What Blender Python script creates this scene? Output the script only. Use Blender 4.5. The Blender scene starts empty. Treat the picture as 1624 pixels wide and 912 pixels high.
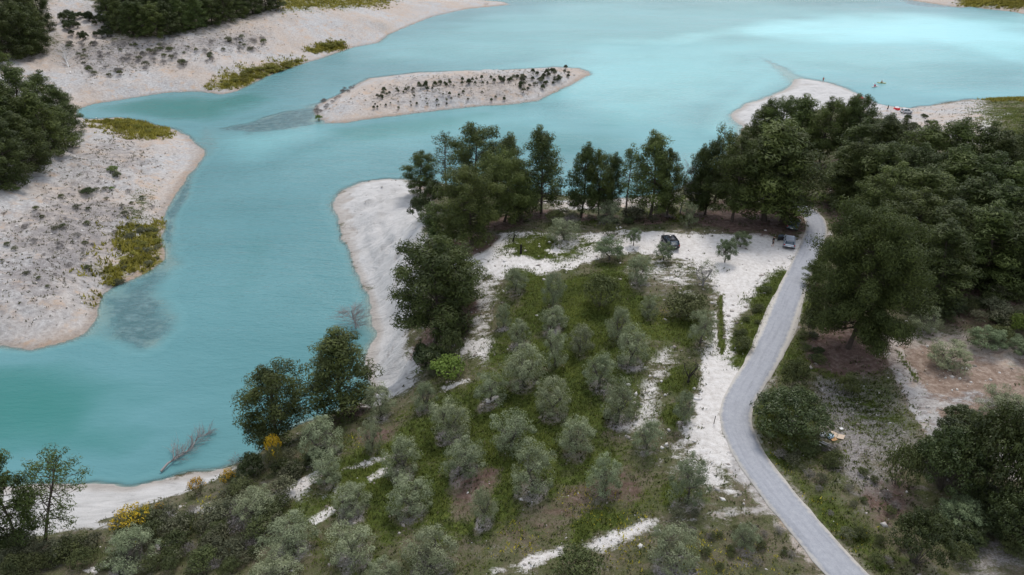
import bpy, bmesh, math, random
import numpy as np
from mathutils import Vector, Matrix

random.seed(7); np.random.seed(7)
scene = bpy.context.scene
COL = scene.collection

# ---------------------------------------------------------------- camera (a drone 64 m over the lake)
cam_d = bpy.data.cameras.new('camera'); cam = bpy.data.objects.new('camera', cam_d); COL.objects.link(cam)
cam.location = (0, 0, 64.0); cam.rotation_euler = (math.radians(60.0), 0, 0)
cam_d.sensor_width = 36; cam_d.lens = 36*1130.0/1624; cam_d.clip_start = 0.5; cam_d.clip_end = 9000
scene.camera = cam

# ---------------------------------------------------------------- sky, sun, exposure: bright broken overcast
SUN_EL, SUN_AZ = math.radians(56), math.radians(18)      # azimuth measured from +Y towards +X
world = bpy.data.worlds.new('World'); scene.world = world; world.use_nodes = True
wn, wl = world.node_tree.nodes, world.node_tree.links
bg = wn['Background']; bg.inputs['Strength'].default_value = 0.122
sky = wn.new('ShaderNodeTexSky'); sky.sky_type = 'NISHITA'; sky.sun_disc = False
sky.sun_elevation = SUN_EL; sky.sun_rotation = SUN_AZ; sky.air_density = 1.0; sky.dust_density = 0.7
tc = wn.new('ShaderNodeTexCoord')
mp = wn.new('ShaderNodeMapping'); mp.inputs['Scale'].default_value = (1.0, 1.0, 2.6); wl.new(tc.outputs['Generated'], mp.inputs['Vector'])
cn = wn.new('ShaderNodeTexNoise'); cn.inputs['Scale'].default_value = 2.3; cn.inputs['Detail'].default_value = 6; cn.inputs['Roughness'].default_value = 0.55
wl.new(mp.outputs['Vector'], cn.inputs['Vector'])
cr = wn.new('ShaderNodeValToRGB'); cr.color_ramp.elements[0].position = 0.36; cr.color_ramp.elements[1].position = 0.66
cr.color_ramp.elements[0].color = (0.25,)*3+(1,); cr.color_ramp.elements[1].color = (0.95,)*3+(1,)
wl.new(cn.outputs['Fac'], cr.inputs['Fac'])
cc = wn.new('ShaderNodeMix'); cc.data_type = 'RGBA'
cc.inputs['A'].default_value = (4.5, 4.9, 5.4, 1); cc.inputs['B'].default_value = (8.4, 8.5, 8.7, 1)
cn2 = wn.new('ShaderNodeTexNoise'); cn2.inputs['Scale'].default_value = 5.0; cn2.inputs['Detail'].default_value = 5; wl.new(mp.outputs['Vector'], cn2.inputs['Vector'])
wl.new(cn2.outputs['Fac'], cc.inputs['Factor'])
cm = wn.new('ShaderNodeMix'); cm.data_type = 'RGBA'
wl.new(cr.outputs['Color'], cm.inputs['Factor']); wl.new(sky.outputs['Color'], cm.inputs['A']); wl.new(cc.outputs['Result'], cm.inputs['B'])
wl.new(cm.outputs['Result'], bg.inputs['Color'])

sun_d = bpy.data.lights.new('sun', 'SUN'); sun_d.energy = 1.5; sun_d.angle = math.radians(16); sun_d.color = (1.0, 0.95, 0.88)
sun = bpy.data.objects.new('sun', sun_d); COL.objects.link(sun)
sdir = Vector((math.cos(SUN_EL)*math.sin(SUN_AZ), math.cos(SUN_EL)*math.cos(SUN_AZ), math.sin(SUN_EL)))
sun.rotation_euler = sdir.to_track_quat('Z', 'Y').to_euler()

vs = scene.view_settings; vs.view_transform = 'Standard'; vs.look = 'None'; vs.gamma = 1.0; vs.use_curve_mapping = False
vs.exposure = 0.62
scene.cycles.max_bounces = 5; scene.cycles.diffuse_bounces = 2; scene.cycles.glossy_bounces = 2
scene.cycles.transparent_max_bounces = 6; scene.cycles.transmission_bounces = 2
scene.cycles.use_denoising = True

# ---------------------------------------------------------------- numeric terrain
CAM_H, PITCH, FPX = 64.0, math.radians(30.0), 1130.0   # camera height over the lake, tilt, focal length for a 1624 px wide frame

def vnoise(x, y, seed=0):
    """smooth value noise in [-1,1], vectorised"""
    xi = np.floor(x).astype(np.int64); yi = np.floor(y).astype(np.int64)
    xf = x-xi; yf = y-yi
    u = xf*xf*(3-2*xf); v = yf*yf*(3-2*yf)
    def h(a, b):
        n = (a*374761393 + b*668265263 + seed*974634777) & 0xffffffff
        n = ((n ^ (n >> 13))*1274126177) & 0xffffffff
        return ((n ^ (n >> 16)) & 0xffff)/32767.5-1
    return (h(xi, yi)*(1-u)+h(xi+1, yi)*u)*(1-v)+(h(xi, yi+1)*(1-u)+h(xi+1, yi+1)*u)*v

def fbm(x, y, o=4, seed=0):
    s = np.zeros_like(x, dtype=float); a = 1.0; t = 0
    for k in range(o):
        s += a*vnoise(x*2**k+17.3*k, y*2**k-9.1*k, seed+k); t += a; a *= 0.5
    return s/t

def sstep(a, b, x):
    t = np.clip((x-a)/(b-a), 0, 1); return t*t*(3-2*t)

def poly_sd(P, x, y):
    """signed distance to a closed polygon, positive inside"""
    x = np.asarray(x, float); y = np.asarray(y, float)
    d2 = np.full(x.shape, 1e18); ins = np.zeros(x.shape, bool)
    n = len(P)
    for i in range(n):
        ax, ay = P[i]; bx, by = P[(i+1) % n]
        ex, ey = bx-ax, by-ay; L = ex*ex+ey*ey+1e-12
        t = np.clip(((x-ax)*ex+(y-ay)*ey)/L, 0, 1)
        d2 = np.minimum(d2, (x-ax-t*ex)**2+(y-ay-t*ey)**2)
        if ay != by:
            c = (ay > y) != (by > y)
            ins ^= c & (x < (bx-ax)*(y-ay)/(by-ay)+ax)
    return np.where(ins, 1, -1)*np.sqrt(d2)

def line_d(L, x, y):
    """distance to an open polyline and the arc length of the foot point"""
    x = np.asarray(x, float); y = np.asarray(y, float)
    d2 = np.full(x.shape, 1e18); s = np.zeros(x.shape); acc = 0.0
    for i in range(len(L)-1):
        ax, ay = L[i][:2]; bx, by = L[i+1][:2]
        ex, ey = bx-ax, by-ay; LL = ex*ex+ey*ey+1e-12; ln = math.sqrt(LL)
        t = np.clip(((x-ax)*ex+(y-ay)*ey)/LL, 0, 1)
        q = (x-ax-t*ex)**2+(y-ay-t*ey)**2
        m = q < d2
        d2 = np.where(m, q, d2); s = np.where(m, acc+t*ln, s); acc += ln
    return np.sqrt(d2), s

class Terrain:
    def __init__(self, ctrl, lands, shoals, road):
        C = np.array(ctrl, float)
        pts = [C]
        for P in lands.values():                        # the shorelines hold the surface down to the water level
            A = np.array(P, float); B = np.roll(A, -1, 0)
            for k in (0.0, 0.5):
                M = A*(1-k)+B*k
                M = M[(np.abs(M[:, 0]) < 420) & (M[:, 1] < 700)]
                pts.append(np.c_[M, np.zeros(len(M))])
        C = np.concatenate(pts)
        self.c = C[:, :2]/50; n = len(C)
        D = np.linalg.norm(self.c[:, None]-self.c[None], axis=2)
        A = np.zeros((n+3, n+3)); A[:n, :n] = D-np.eye(n)*0.02
        A[:n, n] = 1; A[:n, n+1:] = self.c; A[n, :n] = 1; A[n+1:, :n] = self.c.T
        self.w = np.linalg.solve(A, np.r_[C[:, 2], 0, 0, 0])
        self.lands, self.shoals, self.road = lands, shoals, road
    def rbf(self, x, y):
        o = np.zeros(x.shape); n = len(self.c)
        X, Y = x/50, y/50
        for i in range(n):
            o += self.w[i]*np.sqrt((X-self.c[i, 0])**2+(Y-self.c[i, 1])**2)
        return o+self.w[n]+self.w[n+1]*X+self.w[n+2]*Y
    def land_sd(self, x, y):
        s = None
        for P in self.lands.values():
            d = poly_sd(P, x, y); s = d if s is None else np.maximum(s, d)
        return s
    def __call__(self, x, y, rough=True):
        x = np.asarray(x, float); y = np.asarray(y, float)
        sd = self.land_sd(x, y)
        if rough:
            sd = sd+0.9*fbm(x/5, y/5, 3, 5)*sstep(0, 40, y-20)
        z = np.maximum(self.rbf(x, y), 0.15)
        z = z*sstep(-0.5, 5, sd)+0.10*np.clip(sd, 0, 2)
        if rough:
            amp = sstep(1, 12, sd)
            z = z+amp*(0.55*fbm(x/9, y/9, 4, 1)+0.16*fbm(x/1.7, y/1.7, 3, 9))
            bank = sstep(1.5, 9, sd)*np.maximum(sstep(-9, -15, x)*sstep(64, 74, y), sstep(190, 215, y))
            z = z+bank*(1.05*(0.5-np.abs(fbm(x/6.5+0.5*fbm(x/9, y/9, 2, 14), y/6.5, 4, 13))*1.6)+0.25*(0.5-np.abs(fbm(x/2.2, y/2.2, 3, 15))*1.6))
            cl = sstep(-9, -15, x)*sstep(-46, -40, x)*sstep(70, 78, y)*(1-sstep(150, 160, y))*sstep(0.5, 4, sd)
            pr, al = 0.6*x-0.8*y+2.0*fbm(x/8, y/8, 2, 17), 0.8*x+0.6*y
            z = z-cl*(0.75*np.maximum(0, 1-3.0*np.abs(fbm(pr/3.2, al/16, 3, 18)))+0.35*np.maximum(0, 1-3.2*np.abs(fbm(pr/1.1, al/9, 2, 19))))
            z = z+sstep(0, 6, sd)*0.06*fbm(x/0.8, y/0.8, 2, 3)
        if self.road is not None:
            d, s = line_d(self.road, x, y)
            L = np.r_[0, np.cumsum(np.hypot(np.diff([p[0] for p in self.road]), np.diff([p[1] for p in self.road])))]
            rz = np.interp(s, L, [p[2] for p in self.road])
            z = z+(rz-z)*(1-sstep(2.2, 5.5, d))
        q = np.clip(-sd, 0, 400)*(1.0+0.75*fbm(x/16, y/16, 3, 77)); bed = -np.clip(0.04+0.42*q-0.26*np.clip(q-6, 0, 400), 0, 7.0)
        for P, dep, fe in sorted(self.shoals, key=lambda q: q[1]):
            d = poly_sd(P, x, y)+0.35*fe*fbm(x/7, y/5, 4, 21)
            k = sstep(-fe, fe*0.3, d)
            bed = np.maximum(bed, bed*(1-k)-dep*k) if dep > 0 else bed+dep*k*sstep(0, 7, -sd)
        return np.where(sd > 0, np.maximum(z, 0.02), bed)

# ---------------------------------------------------------------- layout in metres (x right, y away from the camera, lake level z = 0)
CTRL = [(24.6, 99.6, 14.0), (43.7, 100.7, 14.0), (36.9, 101.8, 14.0), (52.0, 110.3, 14.0), (24.5, 65.7, 14.0), (24.9, 55.0, 14.2), (27.0, 39.4, 14.5), (33.4, 70.7, 14.0), (41.8, 87.7, 14.0), (23.4, 76.9, 13.6), (17.7, 94.1, 13.6), (8.7, 99.4, 13.0), (-1.2, 100.4, 12.5), (-3.0, 94.5, 12.3), (-6.2, 91.1, 11.0), (-6.6, 98.0, 11.5), (-12.5, 101.7, 9.5), (-16.7, 121.0, 8.5), (-24.2, 148.7, 3.5), (-13.1, 122.2, 10.5), (-16.5, 90.8, 4.5), (-13.7, 79.5, 4.6), (-10.6, 80.6, 7.0), (-4.2, 75.0, 11.0), (-8.8, 70.4, 9.3), (-15.6, 66.0, 8.0), (-11.3, 54.4, 9.5), (-0.8, 57.9, 11.5), (6.6, 67.6, 12.6), (5.3, 48.6, 12.0), (12.3, 56.1, 13.2), (-6.6, 46.1, 10.5), (-21.0, 55.6, 8.3), (-18.0, 43.6, 9.3), (-26.9, 52.7, 7.6), (-31.6, 47.9, 7.6), (-36.2, 44.8, 7.8), (-43.1, 45.8, 6.5), (-49.6, 46.2, 6.0), (-27.2, 62.1, 6.3), (-21.1, 68.0, 6.5), (-31.0, 56.0, 6.0), (-37.4, 53.0, 5.3), (-43.1, 50.9, 5.0), (-49.0, 50.5, 4.3), (-45.1, 59.9, 1.0), (-40.0, 61.5, 0.8), (-36.8, 63.1, 0.8), (-50.5, 58.9, 1.0), (6.5, 116.0, 12.0), (20.6, 113.4, 12.6), (26.3, 114.7, 12.6), (11.6, 137.4, 5.0), (24.1, 134.1, 6.0), (31.7, 118.8, 12.0), (41.6, 111.1, 14.0), (44.5, 135.2, 9.0), (39.9, 71.7, 14.0), (48.7, 70.7, 14.0), (56.8, 65.3, 14.3), (47.3, 49.9, 14.8), (34.8, 42.6, 14.6), (63.8, 92.4, 14.5), (70.9, 89.6, 16.0), (68.7, 111.6, 14.0), (89.9, 119.4, 13.0), (78.6, 143.3, 10.0), (65.7, 162.3, 6.0), (62.6, 175.4, 3.0), (95.4, 235.8, 1.5), (108.3, 231.5, 1.2), (74.7, 215.1, 1.2), (84.9, 211.7, 2.2), (116.6, 210.7, 2.5), (120.4, 200.5, 4.0), (127.3, 195.2, 7.0), (127.9, 182.7, 9.0), (98.4, 141.6, 12.0), (124.7, 170.8, 11.0), (-75.1, 102.0, 2.2), (-82.4, 106.1, 3.5), (-87.0, 105.2, 4.0), (-86.3, 123.2, 3.5), (-100.4, 127.5, 5.5), (-93.9, 149.9, 3.0), (-104.6, 145.0, 5.0), (-95.2, 167.5, 2.5), (-110.8, 177.4, 4.0), (-110.0, 198.5, 1.5), (-117.6, 156.7, 8.0), (-109.8, 162.3, 6.0), (-114.6, 132.7, 10.0), (-92.9, 99.9, 7.0), (-74.5, 127.9, 1.2), (-131.0, 244.3, 3.5), (-138.3, 261.3, 6.0), (-149.1, 287.9, 12.0), (-160.9, 315.9, 17.0), (-166.2, 252.3, 8.0), (-186.5, 291.7, 16.0), (-95.8, 312.9, 7.5), (-101.8, 337.3, 12.5), (-62.5, 351.3, 6.2), (-108.5, 265.8, 5.0), (-119.9, 301.4, 12.0), (-38.9, 417.8, 2.5), (-22.7, 229.3, 3.2), (-44.4, 238.0, 3.0), (-2.5, 239.8, 4.2), (15.0, 253.7, 3.8), (-49.8, 222.0, 2.2), (-35.5, 250.7, 3.0), (-13.6, 251.8, 3.4), (264.2, 425.7, 3.0), (273.9, 407.6, 4.0), (-150.0, 420.0, 30.0), (-60.0, 560.0, 35.0), (-300.0, 300.0, 40.0), (-300.0, 560.0, 70.0), (-100.0, 800.0, 60.0), (-200.0, 200.0, 24.0), (-400.0, 700.0, 80.0), (-260.0, 120.0, 20.0), (300.0, 420.0, 8.0), (400.0, 600.0, 40.0), (250.0, 200.0, 22.0), (300.0, 60.0, 24.0), (120.0, -30.0, 18.0), (60.0, 0.0, 15.5), (0.0, -40.0, 13.0), (-60.0, 0.0, 8.0), (-120.0, 0.0, 5.0), (200.0, -80.0, 25.0), (-200.0, -60.0, 8.0), (350.0, 300.0, 25.0)]
LANDS = {'headland': [(-66.54, 62.62), (-62.09, 62.83), (-57.62, 63.04), (-50.89, 63.35), (-46.9, 63.04), (-43.52, 64.08), (-39.9, 64.72), (-36.38, 65.81), (-34.14, 67.36), (-32.56, 68.73), (-31.01, 71.83), (-28.32, 74.34), (-25.35, 76.31), (-22.27, 78.34), (-20.05, 80.87), (-21.21, 84.43), (-22.02, 88.54), (-22.04, 92.58), (-21.73, 96.16), (-22.95, 99.17), (-24.29, 105.19), (-25.85, 109.06), (-26.8, 110.63), (-30.95, 122.06), (-34.92, 131.8), (-37.46, 138.24), (-40.11, 147.99), (-40.63, 153.09), (-39.53, 157.69), (-36.31, 162.11), (-31.11, 163.98), (-26.98, 164.19), (-17.02, 161.29), (-7.74, 157.3), (4.12, 154.98), (12.87, 153.84), (24.32, 151.97), (36.55, 155.36), (50.17, 168.91), (61.9, 191.87), (67.87, 205.69), (66.8, 210.67), (67.22, 216.53), (70.25, 221.98), (75.04, 229.12), (88.17, 240.93), (95.5, 248.84), (99.08, 254.89), (102.39, 262.6), (105.93, 263.53), (109.94, 260.66), (114.07, 257.21), (115.7, 252.27), (117.63, 244.66), (118.44, 239.02), (118.27, 232.85), (119.21, 229.86), (122.96, 226.94), (126.32, 225.5), (136.01, 229.12), (142.89, 232.09), (152.02, 235.51), (158.1, 236.29), (170.76, 237.45), (210.78, 241.41), (420, 300), (600, 250), (600, -150), (-300, -150), (-200, 20), (-110, 48)], 'left_bank': [(-84.97, 90.19), (-80.18, 91.89), (-75.14, 91.72), (-72.17, 92.58), (-70.14, 94.35), (-69.06, 96.16), (-69.55, 100.13), (-70.2, 103.53), (-71.75, 107.75), (-71.13, 111.08), (-69.32, 114.57), (-67.7, 117.48), (-66.61, 120.51), (-68.15, 124.73), (-70.77, 130.34), (-75.07, 141.15), (-77.56, 149.78), (-79.31, 161.29), (-80.61, 173.4), (-81.53, 181.5), (-85.22, 188.13), (-92.19, 198.0), (-100.28, 204.47), (-110.74, 211.31), (-120.05, 214.88), (-125.67, 214.55), (-128.85, 213.24), (-134.43, 216.53), (-138.04, 224.08), (-135.37, 229.86), (-127.98, 235.9), (-117.71, 243.84), (-106.5, 245.49), (-98.56, 241.41), (-94.59, 245.49), (-90.98, 265.89), (-83.85, 282.97), (-75.87, 302.1), (-68.62, 318.34), (-59.25, 327.74), (-57.91, 346.6), (-50.64, 370.94), (-40.72, 398.57), (-25.29, 421.34), (-7.9, 431.35), (-1.45, 437.11), (-4.45, 446.62), (-19.57, 454.01), (-43.47, 469.48), (-65.63, 491.69), (-40, 640), (40, 760), (60, 1000), (-1200, 1000), (-1200, -20), (-300, -10), (-160, 50)], 'island': [(-62.51, 221.98), (-58.98, 214.55), (-55.89, 209.41), (-50.41, 209.41), (-43.72, 213.24), (-29.33, 219.91), (-14.12, 226.22), (1.64, 230.6), (7.88, 233.6), (14.42, 243.84), (20.8, 254.89), (29.38, 269.74), (28.28, 275.71), (25.73, 279.82), (16.37, 281.91), (-2.88, 276.73), (-17.25, 275.71), (-35.36, 272.7), (-52.59, 264.0), (-56.13, 251.4), (-60.22, 235.9), (-62.6, 229.12)], 'far_point': [(251.77, 425.74), (260.02, 429.09), (262.72, 421.34), (271.61, 412.79), (274.75, 404.55), (289.85, 388.95), (324.48, 370.94), (420, 330), (480, 420), (430, 700), (240, 640), (205, 520)]}
SHOALS = [([(-85.06, 203.27), (-78.8, 212.6), (-73.43, 220.6), (-63.88, 227.66), (-59.48, 215.87), (-58.76, 208.78), (-67.64, 200.32), (-75.8, 197.43)], 0.17, 9), ([(-71.75, 107.75), (-69.32, 114.57), (-66.59, 121.02), (-59.22, 105.61), (-56.36, 95.79), (-56.97, 89.69), (-63.99, 93.11), (-69.75, 100.53)], 0.18, 12), ([(-70.77, 130.34), (-75.07, 141.15), (-79.31, 161.29), (-79.48, 167.6), (-74.72, 153.46), (-72.89, 141.15), (-68.56, 127.49)], 0.2, 2.5), ([(-90.79, 206.3), (-80.56, 188.13), (-79.79, 179.06), (-84.62, 186.57)], 0.4, 4), ([(100.23, 260.29), (106.36, 262.13), (105.29, 284.04), (101.53, 304.5), (99.78, 302.1), (100.93, 281.91)], 0.2, 8), ([(229.48, 451.52), (227.05, 434.79), (236.87, 425.74), (251.77, 425.74), (267.44, 449.06), (269.86, 474.85)], 0.15, 8), ([(-42.86, 64.72), (-41.2, 68.04), (-39.77, 71.83), (-40.83, 72.45), (-43.21, 70.02), (-43.64, 66.58)], 0.9, 2), ([(63.7, 203.27), (58.92, 197.43), (60.82, 212.6), (71.16, 229.86), (101.66, 265.89), (101.88, 258.47)], 0.8, 9), ([(-84.76, 85.67), (-76.89, 86.61), (-68.49, 85.98), (-60.46, 80.44), (-56.86, 71.83), (-66.06, 69.2), (-72.74, 68.27)], -9.0, 15), ([(-130.2, 227.66), (-115.1, 235.13), (-100.51, 235.13), (-92.16, 241.41), (-85.91, 235.13), (-93.39, 215.87), (-108.04, 213.9), (-121.47, 217.87)], -9.0, 12), ([(-52.18, 204.47), (-28.92, 211.31), (-10.16, 217.87), (-20.88, 206.3), (-38.08, 197.43), (-48.86, 197.43)], -7.0, 9)]
SUNLIT_AND_SILT = [([(43.13, 288.37), (96.66, 336.21), (137.43, 330.52), (171.82, 314.45), (197.13, 279.82), (250.79, 311.91), (253.83, 370.94), (213.92, 400.55), (141.72, 385.22), (79.73, 351.23)], 1.0, 30), ([(-19.63, 241.41), (42.66, 339.12), (105.66, 370.94), (277.29, 408.63), (284.76, 339.12), (201.05, 258.47), (135.2, 263.06), (103.94, 272.7), (72.11, 241.41), (36.91, 219.23)], 0.55, 45), ([(-46.92, 188.13), (-30.67, 195.74), (17.75, 226.22), (52.06, 176.66), (69.11, 229.86), (103.94, 272.7), (125.44, 241.41), (173.23, 241.41), (233.87, 288.37), (277.29, 408.63), (33.11, 454.01), (-57.73, 318.34), (-15.46, 288.37), (37.76, 285.11), (35.18, 263.06), (-16.94, 203.27)], 0.3, 30), ([(55.33, 197.43), (60.47, 219.23), (93.58, 277.75), (105.1, 267.81), (69.37, 215.87), (64.31, 197.43)], 0.5, 10), ([(-83.77, 194.62), (-58.17, 206.3), (-52.45, 197.43), (-68.21, 179.06)], 0.35, 12)]  # sunlit far band painted into the water colour, with paler silty areas
FLOWER_SPOTS = [(6.79, 48.54, 3), (8.91, 48.85, 2), (0.17, 44.41, 2.5), (11.02, 43.17, 3), (16.85, 40.36, 4), (19.81, 39.66, 3), (10.92, 46.25, 2), (27.16, 46.32, 2), (29.6, 42.61, 2), (26.34, 51.64, 1.5), (20.77, 80.1, 2), (-35.46, 49.32, 3), (-32.13, 53.77, 3), (-18.03, 61.28, 1.5)]
ROAD = [(29.3, 34.41, 14.71), (29.16, 34.7, 14.7), (28.88, 35.27, 14.68), (28.45, 36.13, 14.67), (27.89, 37.28, 14.65), (27.4, 38.42, 14.63), (26.96, 39.54, 14.61), (26.59, 40.65, 14.58), (26.28, 41.74, 14.56), (25.96, 42.87, 14.53), (25.62, 44.04, 14.5), (25.27, 45.24, 14.47), (24.91, 46.48, 14.44), (24.58, 47.72, 14.41), (24.27, 48.99, 14.39), (23.99, 50.26, 14.36), (23.74, 51.55, 14.34), (23.56, 52.8, 14.32), (23.44, 54.01, 14.31), (23.38, 55.18, 14.3), (23.39, 56.31, 14.28), (23.49, 57.4, 14.28), (23.7, 58.47, 14.27), (24.01, 59.49, 14.26), (24.41, 60.49, 14.26), (24.93, 61.52, 14.25), (25.55, 62.6, 14.24), (26.27, 63.72, 14.24), (27.11, 64.88, 14.23), (28.01, 66.21, 14.22), (28.97, 67.7, 14.21), (30.0, 69.36, 14.2), (31.1, 71.19, 14.2), (32.14, 72.98, 14.19), (33.13, 74.73, 14.19), (34.05, 76.44, 14.18), (34.92, 78.12, 14.18), (35.86, 79.9, 14.19), (36.87, 81.8, 14.19), (37.95, 83.81, 14.2), (39.1, 85.93, 14.21), (40.28, 88.07, 14.23), (41.49, 90.23, 14.24), (42.73, 92.41, 14.25), (44.0, 94.62, 14.26), (45.19, 96.73, 14.26), (46.31, 98.76, 14.26), (47.36, 100.7, 14.25), (48.34, 102.54, 14.23), (49.17, 104.31, 14.19), (49.86, 106.01, 14.14), (50.4, 107.62, 14.07), (50.8, 109.16, 13.98), (51.05, 110.68, 13.88), (51.15, 112.2, 13.76), (51.1, 113.7, 13.62), (50.91, 115.2, 13.48), (50.58, 116.55, 13.33), (50.13, 117.77, 13.18), (49.55, 118.85, 13.03), (48.84, 119.79, 12.88), (48.31, 120.49, 12.74), (47.96, 120.96, 12.6), (47.78, 121.2, 12.47)]
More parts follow.
